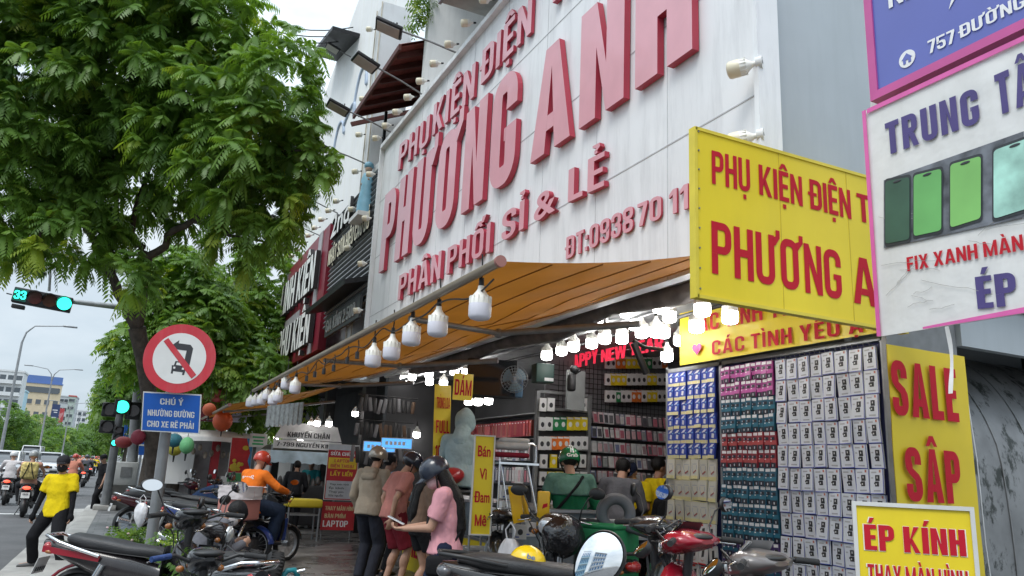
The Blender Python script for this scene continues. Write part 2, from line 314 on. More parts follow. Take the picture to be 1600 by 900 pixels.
def text(body, O, U, V, w, h, m, parent=None, name='lettering', bold=.03, depth=0.0, lift=.004, cap=True, m2=None, space=1.0):
    """lettering in the rectangle O + [0,w]U + [0,h]V; h is the capital height"""
    global CAPH, ST, BT
    ST, BT = (.225, .17) if bold >= .07 else (.170, .150)
    O = Vector(O); U = Vector(U).normalized(); V = Vector(V).normalized(); W = U.cross(V).normalized()
    g = glyphs(body, .075+(space-1)*.6)
    if g:
        k = w/g[1]; objs = []; M_ = MB()
        for polys, x in g[0]:
            q = MB() if depth > 0 else M_
            for p in polys:
                ar = sum(p[i-1][0]*p[i][1]-p[i][0]*p[i-1][1] for i in range(len(p)))
                zz = lift+(.003*h if len(p[0]) == 3 else 0); pp = [O+U*((a[0]+x)*k)+V*(a[1]*h)+W*zz for a in (p if ar > 0 else p[::-1])]; n = len(pp)
                if depth > 0:
                    f = [v+W*depth for v in pp]; q.add(f, [tuple(range(n))], 0); q.add(pp+f, [(i, (i+1) % n, n+(i+1) % n, n+i) for i in range(n)], 1 if m2 else 0)
                else: q.add(pp, [tuple(range(n))], 0)
            if depth > 0: objs.append(q.build('letter', [m, m2] if m2 else m, parent, fix=False))
        return objs[0] if depth > 0 else M_.build(name, m, parent, fix=False)
    bold = min(bold, .018)
    if CAPH is None:
        t = text_mesh('H', .0); CAPH = max(v.co.y for v in t.vertices)
    me = text_mesh(body, bold, .5 if depth > 0 else 0, space)
    n = len(me.vertices); co = np.empty(n*3); me.vertices.foreach_get('co', co); co = co.reshape(-1, 3)
    x0, x1 = co[:, 0].min(), co[:, 0].max(); sx = w/(x1-x0); sy = h/(CAPH+2*bold); yb = -bold
    a = np.array(O)+np.outer((co[:, 0]-x0)*sx, np.array(U))+np.outer((co[:, 1]-yb)*sy, np.array(V))
    zz = (co[:, 2]+.5)*depth if depth > 0 else np.zeros(n)
    a = a+np.outer(zz+lift, np.array(W))
    me.vertices.foreach_set('co', a.ravel()); me.update(); me.materials.clear(); me.materials.append(m)
    if m2:
        me.materials.append(m2)
        for p in me.polygons:
            if abs(p.normal.dot(W)) < .7: p.material_index = 1
    o = bpy.data.objects.new('letter' if depth > 0 else name, me); COL.objects.link(o)
    if parent: o.parent = parent
    return o
UX, UY, UZ = Vector((1, 0, 0)), Vector((0, 1, 0)), Vector((0, 0, 1))
# ---------------------------------------------------------------- people
SKIN = lambda: mat('skin', (.44, .25, .17), .55, 0, .1, 12, .1, 60)
SKIN_D = lambda: mat('skin_dark', (.25, .13, .085), .55, 0, .1, 12, .1, 60)
BLACK_HAIR = lambda: mat('black_hair', (.008, .007, .007), .5, 0, .3, 40, .4, 90, spec=.25)
def remesh_obj(mb, name, mats, parent, vox, noise_amp=0.0, nscale=7.0, smooth=2, seed=0):
    me = bpy.data.meshes.new(name); me.from_pydata(mb.v, [], mb.f)
    bm = bmesh.new(); bm.from_mesh(me); bmesh.ops.recalc_face_normals(bm, faces=bm.faces[:]); bm.to_mesh(me); bm.free()
    o = bpy.data.objects.new(name, me); COL.objects.link(o)
    r = o.modifiers.new('r', 'REMESH'); r.mode = 'VOXEL'; r.voxel_size = vox; r.use_smooth_shade = True
    if smooth: q = o.modifiers.new('s', 'SMOOTH'); q.iterations = smooth; q.factor = .5
    dg = bpy.context.evaluated_depsgraph_get(); m2 = bpy.data.meshes.new_from_object(o.evaluated_get(dg))
    o.modifiers.clear(); old = o.data; o.data = m2; bpy.data.meshes.remove(old); m2.name = name
    m2.materials.clear()
    for q in (mats if isinstance(mats, (list, tuple)) else [mats]): m2.materials.append(q)
    if noise_amp > 0:
        no = [v.normal.copy() for v in m2.vertices]; off = Vector((seed*3.7, seed*1.3, 0))
        for v, nn in zip(m2.vertices, no):
            p = v.co*nscale+off; p2 = Vector((p.x*1.8, p.y*1.8, p.z*.9))
            f = noise.noise(p)+.6*abs(noise.noise(p2*2.1))-.2
            v.co += nn*(f+.5)*noise_amp
    for p in m2.polygons: p.use_smooth = True
    m2.update()
    if parent: o.parent = parent
    return o
def capsule(mb, a, b, ra, rb, n=12):
    a = Vector(a); b = Vector(b); mb.cyl(a, b, ra, rb, n); mb.ell(a, (ra,)*3, n=n, k=8); mb.ell(b, (rb,)*3, n=n, k=8)
def ik(a, t, l1, l2, pole):
    a = Vector(a); t = Vector(t); d = t-a; L = d.length
    if L > (l1+l2)*.999: t = a+d*((l1+l2)*.999/L); d = t-a; L = d.length
    x = (l1*l1-l2*l2+L*L)/(2*L); h = math.sqrt(max(0, l1*l1-x*x)); dn = d/L; p = Vector(pole); p = p-dn*p.dot(dn)
    p = p.normalized() if p.length > 1e-5 else Vector((0, 1, 0))
    return a+dn*x+p*h, t
def barrel(mb, st, n=20):
    """stations (center, right-vector, fwd-vector, a, b) -> closed loft"""
    vs = []
    for c, R_, F_, a, b in st:
        for j in range(n):
            t = 2*math.pi*j/n; cs, sn = math.cos(t), math.sin(t); e = 2/2.4
            vs.append(c+R_*(a*math.copysign(abs(cs)**e, cs))+F_*(b*math.copysign(abs(sn)**e, sn)))
    k = len(st); fs = [(i*n+j, i*n+(j+1) % n, (i+1)*n+(j+1) % n, (i+1)*n+j) for i in range(k-1) for j in range(n)]
    mb.add(vs, fs, 0, True); mb.add(vs[:n], [tuple(range(n))]); mb.add(vs[-n:], [tuple(range(n))])
def hand(mb, w, d, pn, side, curl=.35, spread=.12):
    """palm and five separate fingers; w wrist, d forward direction, pn palm normal"""
    d = Vector(d).normalized(); pn = Vector(pn); pn = (pn-d*pn.dot(d)).normalized(); s = d.cross(pn)*side
    M = Matrix((s, d, pn)).transposed().to_4x4()
    mb.ell(w+d*.045, (.040, .055, .017), M, 12, 8); capsule(mb, w-d*.02, w+d*.02, .025, .024)
    for i, (o, L) in enumerate(((-.030, .062), (-.010, .074), (.011, .070), (.030, .055))):
        p = w+d*.085+s*o; ang = curl; dirn = (d+s*o*spread*12)
        r = .0088
        for q, f in enumerate((.45, .32, .23)):
            dd = (dirn.normalized()*math.cos(ang)+pn*math.sin(ang)); p2 = p+dd*L*f*1.1; capsule(mb, p, p2, r, r*.9, 8); p = p2; ang += curl*1.2; r *= .92
    p = w+d*.025-s*.03; dd = (d*.7-s*.65+pn*.35).normalized(); p2 = p+dd*.04; capsule(mb, p, p2, .0115, .010, 8); capsule(mb, p2, p2+(d*.85-s*.2+pn*.45).normalized()*.032, .010, .0085, 8)
SHOE = lambda: mat('shoe_black', (.02, .02, .022), .6)
def person(label, loc, rz, h=1.7, pelvis=(0, 0, .95), lean=0.0, side=0.0, twist=0.0, feet=None, hands=(None, None), elbow=None, knee=None,
           head=(0, 0), top=None, sleeve='short', bottom=None, legs='long', shoes=None, skin=None, gear=None, vox=.012, female=False, curl=.4,
           group=None, hood=None, palm=None, mask=None, hair=None, collar=None, loose=1.0, eyes=False, seed=1, footdir=None, sleeves_mat=None):
    skin = skin or SKIN(); root = thing('person', label, 'person', loc, rz, group, h/1.7)
    P0 = Vector(pelvis)
    MT = Matrix.Rotation(rad(twist), 3, 'Z') @ Matrix.Rotation(rad(side), 3, 'Y') @ Matrix.Rotation(rad(-lean), 3, 'X')
    up = lambda x, y, z: P0 + MT @ Vector((x, y, z))
    R_, F_, U_ = MT @ Vector((1, 0, 0)), MT @ Vector((0, 1, 0)), MT @ Vector((0, 0, 1))
    sw = .165 if female else .188
    neck0 = up(0, -.02, .46); HM = MT @ Matrix.Rotation(rad(head[1]), 3, 'Z') @ Matrix.Rotation(rad(-head[0]), 3, 'X')
    hc = neck0 + HM @ Vector((0, .035, .155)); H4 = HM.to_4x4()
    feet = feet or ((-.10, .0, .08), (.10, .0, .08)); footdir = footdir or (Vector((-.15, 1, 0)), Vector((.15, 1, 0)))
    J = {}
    for i, s in ((0, -1), (1, 1)):
        hip = P0+Vector((s*.088, 0, -.05)); kp = (knee[i] if knee else Vector((s*.1, 1, .1)))
        k, a = ik(hip, feet[i], .435, .43, kp); J['hip', i], J['knee', i], J['ank', i] = hip, k, a
        sh = up(s*sw, -.015, .40); ht = hands[i] if hands[i] is not None else P0+Vector((s*.27, .05, -.12))
        e, w = ik(sh, ht, .285, .255, elbow[i] if elbow else Vector((s*.5, -1, -.2))); J['sh', i], J['el', i], J['wr', i] = sh, e, w
    B = MB()
    B.ell(up(0, .0, .30), (.150 if not female else .135, .105, .18), MT.to_4x4()); B.ell(up(0, 0, .10), (.128 if not female else .112, .092, .15), MT.to_4x4())
    B.ell(P0+Vector((0, -.01, -.01)), (.155, .115, .12))
    capsule(B, up(0, -.02, .40), neck0+HM @ Vector((0, .02, .06)), .062, .052)
    B.ell(hc+HM @ Vector((0, -.012, .022)), (.076, .094, .096), H4, 18, 12); B.ell(hc+HM @ Vector((0, .028, -.045)), (.056, .062, .072), H4)      # cranium, jaw
    B.ell(hc+HM @ Vector((0, .091, -.022)), (.013, .018, .024), H4, 10, 6); B.ell(hc+HM @ Vector((0, .078, .010)), (.045, .012, .012), H4, 10, 6)   # nose, brow
    B.ell(hc+HM @ Vector((0, .084, -.068)), (.024, .010, .010), H4, 10, 6)
    for s in (-1, 1): B.ell(hc+HM @ Vector((s*.077, -.005, -.015)), (.012, .022, .034), H4, 10, 6)
    for i, s in ((0, -1), (1, 1)):
        capsule(B, up(s*.06, -.01, .40), J['sh', i], .06, .055); capsule(B, J['sh', i], J['el', i], .049, .037); capsule(B, J['el', i], J['wr', i], .038, .025)
        d = (J['wr', i]-J['el', i]); pn = Vector(palm[i]) if palm else Vector((-s, .25, 0))
        hand(B, J['wr', i], d, pn, s, curl)
        capsule(B, J['hip', i], J['knee', i], .080, .054, 14); capsule(B, J['knee', i], J['ank', i], .052, .036, 14)
        kn, an = J['knee', i], J['ank', i]; cv = kn.lerp(an, .3); fd = Vector(footdir[i]).normalized(); B.ell(cv-fd*.014, (.054, .056, .11), (an-kn).to_track_quat('Z', 'Y').to_matrix().to_4x4(), 12, 8)
        capsule(B, an+Vector((0, 0, -.03))-fd*.04, an+fd*.15+Vector((0, 0, -.05)), .036, .026)
    body = remesh_obj(B, 'body', skin, root, vox, smooth=1)
    # shoes
    sm = shoes or SHOE(); Sh = [MB(), MB()]
    for i in (0, 1):
        an = J['ank', i]; fd = Vector(footdir[i]).normalized(); rt = fd.cross(UZ); z0 = an.z-.08
        st = []
        for t, a, b in ((-.075, .03, .055), (-.05, .038, .08), (.0, .040, .095), (.05, .043, .065), (.11, .047, .055), (.16, .042, .045), (.195, .02, .03)):
            c = Vector((an.x, an.y, 0))+fd*t; c.z = z0+b*.5+.002; st.append((c, rt, UZ, a, b*.5))
        barrel(Sh[i], st, 14); Sh[i].build('shoe', sm, root)
    # trousers / shorts
    if bottom:
        T = MB(); zb = [(.05, .150, .112), (.0, .168, .125), (-.07, .172, .13), (-.12, .165, .12)]
        fq = .92 if female else 1; barrel(T, [(P0+Vector((0, -.006, z)), UX, UY, (a*loose if z < 0 else a)*fq, b*fq) for z, a, b in zb])
        for i in (0, 1):
            hp, kn, an = J['hip', i], J['knee', i], J['ank', i]
            if legs == 'long':
                capsule(T, hp, kn, .098*loose, .074*loose, 14); e = an+(kn-an).normalized()*.0; T.cyl(kn, e, .073*loose, .062*loose, 14); T.ell(kn, (.073*loose,)*3)
            elif legs == 'shorts':
                T.cyl(hp, hp.lerp(kn, .92), .10*loose, .095*loose, 14); T.ell(hp, (.10*loose,)*3)
            else:
                T.cyl(hp, hp.lerp(kn, .55), .098*loose, .09*loose, 14); T.ell(hp, (.098*loose,)*3)
        remesh_obj(T, 'trousers' if legs == 'long' else 'shorts', bottom, root, vox, .010 if vox < .02 else .006, 7, 2, seed)
    if top:
        T = MB(); fw = .93 if female else 1.0; lz = (-.15 if loose > 1.09 else -.11) if not female else -.07
        st = [(lz, .194*fw, .152), (.0, .176*fw, .137), (.10, .155*fw, .118), (.22, .168*fw, .125), (.33, .172*fw, .122), (.41, .135*fw, .098), (.455, .075, .072)]
        cen = lambda z: up(0, -.004, z) if z > 0 else P0+(MT @ Vector((0, -.004, 0)))+Vector((0, 0, z))
        barrel(T, [(cen(z), R_, F_, a*loose**.5, b*loose**.5) for z, a, b in st])
        if female: 
            for s in (-1, 1): T.ell(up(s*.07, .085, .27), (.062, .055, .06), MT.to_4x4())
        for i, s in ((0, -1), (1, 1)):
            sh, el, wr = J['sh', i], J['el', i], J['wr', i]
            capsule(T, up(s*.07, -.01, .395), sh, .075, .066); 
            if sleeve == 'short':
                T.ell(sh, (.068,)*3); T.cyl(sh, sh.lerp(el, .72), .068, .069*loose**.5, 14)
            elif sleeve == 'long':
                capsule(T, sh, el, .068, .056); T.cyl(el, el.lerp(wr, .97), .056, .044, 14)
        remesh_obj(T, 'shirt' if sleeve == 'short' else 'jacket', top, root, vox, .011 if vox < .02 else .007, 7.5, 2, seed+3)
    if sleeves_mat:
        for i in (0, 1):
            S = MB(); sh, el, wr = J['sh', i], J['el', i], J['wr', i]
            capsule(S, sh.lerp(el, .3), el, .052, .043); capsule(S, el, wr, .043, .031); d_ = (wr-el).normalized(); S.ell(wr+d_*.05, (.045, .045, .06))
            remesh_obj(S, 'arm_sleeve', sleeves_mat, root, vox, .004, 14, 1, seed)
    # things on the head
    def hp_(x, y, z): return hc+HM @ Vector((x, y, z))
    if hood:
        Hd = MB(); Hd.ell(hp_(0, -.02, .02), (.122, .138, .150), H4, 18, 12); Hd.ell(hp_(0, -.05, .09), (.07, .09, .09), H4, 18, 12); capsule(Hd, hp_(0, -.05, -.06), up(0, -.05, .40), .088, .11); remesh_obj(Hd, 'hood', hood, root, vox, .012, 8, 2, seed)
    if collar:
        Hd = MB(); capsule(Hd, up(-.06, -.09, .43), up(.06, -.09, .43), .05, .05); capsule(Hd, up(-.07, -.11, .36), up(.07, -.11, .36), .045, .045); Hd.torus(up(0, -.01, .445), .078, .022, 'Z'); remesh_obj(Hd, 'hood', collar, root, vox, .01, 12, 2, seed)
    if mask:
        Mk = MB(); Mk.ell(hp_(0, .025, -.048), (.070, .082, .068), H4, 16, 10); remesh_obj(Mk, 'face_mask', mask, root, vox*.8, .003, 20, 1)
    if hair:
        style, hm = hair if isinstance(hair, tuple) else (hair, BLACK_HAIR()); Hr = MB()
        Hr.ell(hp_(0, -.03, .036), (.088, .098, .100), H4, 18, 12)
        if style == 'long':
            [(capsule(Hr, hp_(s_*.035, -.06, -.02), up(s_*.05, -.105, .36), .062, .055), capsule(Hr, up(s_*.05, -.105, .36), up(s_*.045, -.125, .12), .055, .05), capsule(Hr, up(s_*.045, -.125, .12), up(s_*.02, -.12, -.04), .05, .018)) for s_ in (-1, 1)]
        remesh_obj(Hr, 'hair', hm, root, vox, .005, 14, 2, seed)
    if gear:
        kind, gm = gear[0], gear[1]
        if kind in ('helmet', 'bucket'):
            G = MB(); T4 = Matrix.Translation(hp_(0, -.012, .035)) @ H4 @ Matrix.Diagonal((.116, .138, .125, 1))
            prof = [(.90, -.42), (.985, -.30), (1.0, -.1), (.985, .15), (.93, .38), (.80, .61), (.60, .80), (.35, .93), (.0001, 1.0)]
            G.lathe(prof, T4, 28); hel = G.build('helmet', gm, root)
            if len(gear) > 2:
                G = MB(); G.tube([hp_(.119*math.cos(a), -.012+.141*math.sin(a), -.012) for a in np.linspace(0, 2*math.pi, 25)[:-1]], .006, 6, closed=True); G.build('helmet_rim', gear[2], hel)
            G = MB(); G.grid(lambda u, v: hp_((u-.5)*.19*(1-.25*v), .10+.10*v-.09*(2*u-1)**2*1.0, .045-.03*v-.012*(2*u-1)**2), 10, 4)
            G.grid(lambda u, v: hp_((u-.5)*.19*(1-.25*v), .10+.10*v-.09*(2*u-1)**2*1.0, .039-.03*v-.012*(2*u-1)**2), 10, 4); G.build('peak', gm, hel)
            G = MB()
            for s in (-1, 1): G.tube([hp_(s*.105, -.02, .0), hp_(s*.088, .0, -.05), hp_(s*.05, .03, -.108), hp_(0, .035, -.122)], .008, 6)
            G.build('chin_strap', mat('strap_black', (.01, .01, .01), .7), hel)
        elif kind == 'cap':
            G = MB(); T4 = Matrix.Translation(hp_(0, -.012, .045)) @ H4 @ Matrix.Diagonal((.092, .108, .085, 1))
            G.lathe([(1.0, -.15), (1.0, .2), (.93, .5), (.75, .78), (.45, .95), (.0001, 1.0)], T4, 24); cp = G.build('cap', gm, root)
            G = MB(); f1 = lambda o: (lambda u, v: hp_((u-.5)*.16*(1-.2*v), .075+.085*v-.06*(2*u-1)**2, .05-.02*v-.01*(2*u-1)**2+o))
            G.grid(f1(0), 10, 4); G.grid(f1(-.005), 10, 4); G.build('peak', gm, cp)
    if eyes:
        for s in (-1, 1):
            E_ = MB(); E_.ell(hp_(s*.031, .083, .0), (.012, .006, .0055), H4, 10, 6); E_.build('eye', mat('eye_dark', (.015, .012, .01), .25), root)
    return root, dict(J=J, hc=hc, HM=HM, up=up, MT=MT, hp=hp_)
# ---------------------------------------------------------------- motorbikes
RUBBER = lambda: mat('rubber', (.018, .018, .019), .8, 0, .2, 20, .3, 60)
CHROME = lambda: mat('chrome', (.72, .72, .73), .13, 1.0, .04)
ALU = lambda: mat('aluminium', (.45, .45, .46), .38, 1.0, .1)
ENGINE = lambda: mat('engine_metal', (.11, .11, .115), .5, .7, .3, 30, .3, 80)
BLKPL = lambda: mat('black_plastic', (.02, .02, .021), .45, 0, .2, 10, .1, 120)
SEATV = lambda: mat('black_vinyl', (.028, .028, .03), .48, 0, .15, 14, .25, 90)
AMBER = lambda: mat('amber_lens', (.36, .12, .02), .12, 0, .1, coat=.6)
REDL = lambda: mat('red_lens', (.40, .02, .02), .12, 0, .1, coat=.6)
REDLIT = lambda: mat('tail_light_lit', (1.0, .06, .03), .3, emit=3.0)
CLEAR = lambda: mat('headlamp_lens', (.55, .57, .58), .06, .35, .05, coat=.8)
PLATE = lambda: mat('plate_white', (.7, .7, .68), .45, 0, .05)
MIRROR = lambda: mat('mirror_glass', (.86, .87, .88), .02, 1.0, .01)
def motorbike(label, style, paint_m, group=None, seat_m=None, detail=True, lit=False, screen=True, plate=True, mirror=True, steer=0.0, mirror_amber=False, sides=(-1, 1)):
    root = thing('motorbike', label, 'motorbike', group=group); seat_m = seat_m or SEATV()
    sc_ = style == 'scooter'; R = .225 if sc_ else .275; tr = .050 if sc_ else .036; yr, yf = (-.60, .62)
    nseg = 28 if detail else 16
    # wheels
    for y in (yr, yf):
        w = MB(); w.torus((0, y, R), R-tr, tr, 'X', nseg, 10, sq=1.15); ty = w.build('wheel', RUBBER(), root)
        w = MB(); w.torus((0, y, R), R-2*tr+.004, .012, 'X', nseg, 6, sq=2.4); w.build('rim', ALU(), ty)
        w = MB(); w.cyl((-.05, y, R), (.05, y, R), .045, n=14)
        if sc_:
            for k in range(5):
                a = 2*math.pi*k/5; w.box((0, y+math.cos(a)*R*.42, R+math.sin(a)*R*.42), (.03, R*.72, .035), M=Matrix.Rotation(a, 4, 'X'))
        else:
            for k in range(18 if detail else 9):
                a = 2*math.pi*k/(18 if detail else 9); w.cyl((.02*(-1)**k, y, R), (0, y+math.cos(a+.2)*(R-2*tr), R+math.sin(a+.2)*(R-2*tr)), .003, n=4)
        w.build('spokes', ALU(), ty)
    # front fork, fender
    m = MB(); hy, hz = (.36, .93) if not sc_ else (.34, .95)
    for s in (-1, 1): m.cyl((s*.075, yf, R), (s*.075, .44, .66), .020, .026); m.cyl((s*.075, .44, .66), (s*.055, .40, .80), .026)
    m.build('front_fork', BLKPL() if sc_ else ALU(), root)
    m = MB(); fr = R+.028; fw = .075
    def fend(y0, r, a0, a1, w):
        def fn(u, v):
            a = a0+(a1-a0)*v; k = 2*u-1; rr = r-.03*k*k*1.2; return Vector((k*w, y0+rr*math.cos(a), R+rr*math.sin(a)))
        def fn2(u, v):
            p = fn(u, v); c = Vector((p.x, y0, R)); return c+(p-c)*.985
        return fn, fn2
    a, b = fend(yf, fr, rad(10), rad(165), fw); m.grid(a, 8, 16); m.grid(b, 8, 16); m.build('front_fender', paint_m, root)
    # body
    m = MB()
    if sc_:
        m.loft([(0, .50, .62, .03, .05), (0, .47, .64, .13, .20), (0, .44, .62, .20, .29), (0, .40, .58, .22, .30), (0, .36, .55, .20, .27), (0, .33, .52, .17, .22)], ex=2.5)      # apron
        m.loft([(0, .36, .30, .17, .04), (0, .20, .27, .17, .04), (0, -.05, .28, .165, .05), (0, -.15, .33, .15, .08)], ex=4)                                                  # floor
        m.loft([(0, -.08, .50, .10, .16), (0, -.15, .52, .145, .20), (0, -.35, .56, .165, .19), (0, -.60, .64, .16, .14), (0, -.80, .71, .12, .085), (0, -.95, .76, .05, .035)], ex=2.6)   # rear
    else:
        m.loft([(0, .46, .74, .03, .05), (0, .42, .70, .09, .14), (0, .36, .62, .13, .19), (0, .28, .56, .12, .15), (0, .10, .56, .075, .09), (0, -.08, .58, .085, .11), (0, -.22, .60, .12, .13), (0, -.5, .64, .125, .12), (0, -.8, .70, .10, .07), (0, -.98, .74, .045, .035)], ex=2.4)
    body = m.build('body', paint_m, root)
    if not sc_:
        for s in (-1, 1):
            m = MB(); f0 = lambda u, v, s=s: Vector((s*(.10+.10*math.sin(u*1.5)), .42-.16*u+.05*math.sin(v*3.1)-.03*v, .80-.50*v)); m.grid(f0, 6, 10); m.grid(lambda u, v: f0(u, v)+Vector((0, -.012, 0)), 6, 10); m.build('leg_shield', paint_m, root)
    # engine, exhaust, stand
    m = MB(); m.rbox((0, -.05 if not sc_ else -.45, .30), (.20, .36, .20), .05)
    if not sc_: m.cyl((0, .02, .33), (0, .26, .36), .075, .07); 
    if not sc_:
        for k in range(6): m.cyl((0, .07+k*.03, .338), (0, .082+k*.03, .34), .088)
    m.build('engine', ENGINE(), root)
    m = MB(); m.tube([(.09, .12, .28), (.13, .0, .20), (.15, -.25, .21), (.16, -.45, .26)], .018); m.cyl((.16, -.40, .25), (.17, -.86, .36), .042, .050, 14); m.build('exhaust', BLKPL() if sc_ else CHROME(), root)
    for s in (-1, 1):
        m = MB(); m.cyl((s*.13, -.58, .30), (s*.135, -.50, .44), .020); m.cyl((s*.135, -.50, .44), (s*.14, -.42, .64), .027, n=14); m.build('shock_absorber', CHROME() if not sc_ else BLKPL(), root)
    m = MB(); m.tube([(-.10, -.02, .25), (-.20, -.08, .03)], .012); m.build('side_stand', BLKPL(), root)
    m = MB(); m.cyl((-.24, .02, .28), (.24, .02, .28), .018, n=8); m.build('foot_pegs', RUBBER(), root) if not sc_ else None
    # seat
    m = MB()
    if sc_: m.loft([(0, -.02, .73, .10, .02), (0, -.08, .745, .13, .045), (0, -.30, .755, .155, .05), (0, -.45, .78, .155, .055), (0, -.70, .80, .135, .05), (0, -.86, .81, .07, .02)], ex=2.8)
    else: m.loft([(0, .03, .755, .075, .03), (0, -.04, .765, .10, .045), (0, -.26, .765, .125, .05), (0, -.36, .775, .13, .055), (0, -.62, .79, .125, .055), (0, -.74, .80, .10, .05), (0, -.79, .80, .06, .025)], ex=3.0)
    seat = m.build('seat', seat_m, root)
    if detail:
        m = MB(); zz = .735 if not sc_ else .73
        for s in (-1, 1): m.tube([(s*.132, -.06, zz-.005), (s*.142, -.35, zz), (s*.138, -.62, zz+.012), (s*.10, -.76, zz+.02)], .004, 5)
        m.build('seat_piping', BLKPL(), seat)
    # rear light, rail, fender, plate
    m = MB(); m.ell((0, -.93, .72 if not sc_ else .74), (.085, .055, .045), n=16); m.build('tail_light', REDLIT() if lit else REDL(), root)
    for s in (-1, 1):
        m = MB(); m.ell((s*.12, -.88, .69 if not sc_ else .70), (.034, .04, .020), n=12); m.build('indicator', AMBER(), root)
    m = MB()
    if sc_: m.tube([(-.14, -.58, .79), (-.15, -.82, .83), (-.08, -.97, .84), (.08, -.97, .84), (.15, -.82, .83), (.14, -.58, .79)], .014)
    else: m.tube([(-.15, -.46, .70), (-.165, -.62, .735), (-.16, -.80, .775), (-.12, -.93, .815), (.12, -.93, .815), (.16, -.80, .775), (.165, -.62, .735), (.15, -.46, .70)], .015, 10)
    m.build('grab_rail', CHROME() if not sc_ else BLKPL(), root)
    m = MB(); a, b = fend(yr, R+.035, rad(60), rad(195), .07); m.grid(a, 6, 12); m.grid(b, 6, 12); m.build('rear_fender', BLKPL(), root)
    if plate:
        m = MB(); m.box((0, -.985, .56), (.19, .004, .14), M=Matrix.Rotation(rad(-14), 4, 'X')); pl = m.build('number_plate', PLATE(), root)
        m = MB()
        for r_, n_ in ((.03, 4), (-.03, 5)):
            for k in range(n_): m.box(((k-(n_-1)/2)*.033, -.989-r_*.25, .56+r_), (.018, .003, .036), M=Matrix.Rotation(rad(-14), 4, 'X'))
        m.build('plate_marks', mat('plate_ink', (.03, .03, .03), .5), pl)
    # handlebar group (turns with steer)
    hb = bpy.data.objects.new('handlebar', None)
    m = MB(); zb = hz+.07
    m.tube([(-.33, hy-.12, zb+.02), (-.20, hy-.04, zb+.03), (-.08, hy, zb-.02), (.08, hy, zb-.02), (.20, hy-.04, zb+.03), (.33, hy-.12, zb+.02)], .012)
    m.cyl((0, hy+.04, .72), (0, hy, zb), .028)
    hbm = m.build('handlebar', BLKPL(), root); bpy.data.objects.remove(hb)
    piv = Matrix.Translation((0, hy, zb)) @ Matrix.Rotation(rad(steer), 4, 'Z') @ Matrix.Translation((0, -hy, -zb))
    hbm.matrix_local = piv
    for s in (-1, 1):
        m = MB(); m.cyl((s*.23, hy-.06, zb+.028), (s*.35, hy-.13, zb+.018), .018, .018, 12); m.build('grip', RUBBER(), hbm)
        m = MB(); m.tube([(s*.20, hy+.01, zb+.02), (s*.27, hy-.0, zb+.005), (s*.36, hy-.075, zb-.005)], [.007, .0055, .006], 6); m.build('brake_lever', CHROME(), hbm)
        if mirror and s in sides:
            m = MB(); mx, my, mz = s*.33, hy-.03, zb+.23
            m.tube([(s*.19, hy-.02, zb+.03), (s*.22, hy+.02, zb+.10), (s*.27, hy+.01, zb+.19), (mx-s*.03, my+.015, mz-.01)], .0055, 6)
            MM = Matrix.Rotation(rad(s*14), 4, 'Z') @ Matrix.Rotation(rad(-6), 4, 'X')
            m.ell((mx, my+.012, mz), (.074, .022, .046), MM, 18, 10); mo = m.build('mirror', BLKPL(), hbm)
            m = MB(); c = Vector((mx, my-.0105, mz)); m.cyl(c+MM.to_3x3() @ Vector((0, .002, 0)), c, .001)
            m = MB(); ring = [c+MM.to_3x3() @ Vector((.068*math.cos(t), 0, .041*math.sin(t))) for t in np.linspace(0, 2*math.pi, 25)[:-1]]
            m.add(ring, [tuple(range(24))]); m.build('mirror_glass', MIRROR(), mo, fix=False)
    if detail:
        m = MB()
        for s in (-1, 1): m.tube([(s*.21, hy+.02, zb+.02), (s*.16, hy+.13, zb+.07), (s*.05, hy+.16, zb-.02), (s*.03, hy+.12, zb-.25)], .006, 5); m.tube([(s*.23, hy+.0, zb+.01), (s*.14, hy+.18, zb+.0), (s*.07, hy+.14, zb-.14), (s*.06, hy+.1, zb-.30)], .005, 5)
        m.build('control_cables', BLKPL(), hbm)
    m = MB()
    if sc_:
        m.loft([(0, hy+.16, zb-.02, .04, .03), (0, hy+.12, zb-.01, .13, .065), (0, hy+.04, zb+.01, .19, .075), (0, hy-.05, zb+.02, .20, .055), (0, hy-.10, zb+.02, .15, .035), (0, hy-.13, zb+.02, .06, .012)], ex=2.4); m.loft([(s_*.0+x, y, z, a, b) for s_, x, y, z, a, b in ((0, 0, hy-.02, zb+.02, .22, .035), (0, 0, hy-.06, zb+.02, .225, .03))], ex=2.2)
    else:
        m.loft([(0, hy+.17, zb-.03, .05, .05), (0, hy+.13, zb-.03, .095, .085), (0, hy+.03, zb-.01, .11, .085), (0, hy-.07, zb+.01, .095, .045), (0, hy-.11, zb+.01, .03, .012)], ex=2.6)
    cowl = m.build('handlebar_cowl', paint_m, hbm)
    m = MB(); m.ell((0, hy+.155, zb-.025), (.095 if sc_ else .078, .045, .05 if sc_ else .068), n=20); m.build('headlight', CLEAR(), hbm)
    m = MB(); m.ell((0, hy-.075, zb+.045), (.10, .06, .022), n=16); m.build('dashboard', BLKPL(), hbm)
    for s in (-1, 1):
        m = MB()
        if sc_: m.ell((s*.16, hy+.14, .68), (.05, .03, .06), n=12)
        else: m.ell((s*.125, hy+.11, zb-.07), (.028, .024, .022), n=12)
        m.build('indicator', AMBER() if not sc_ else CLEAR(), root)
    return root
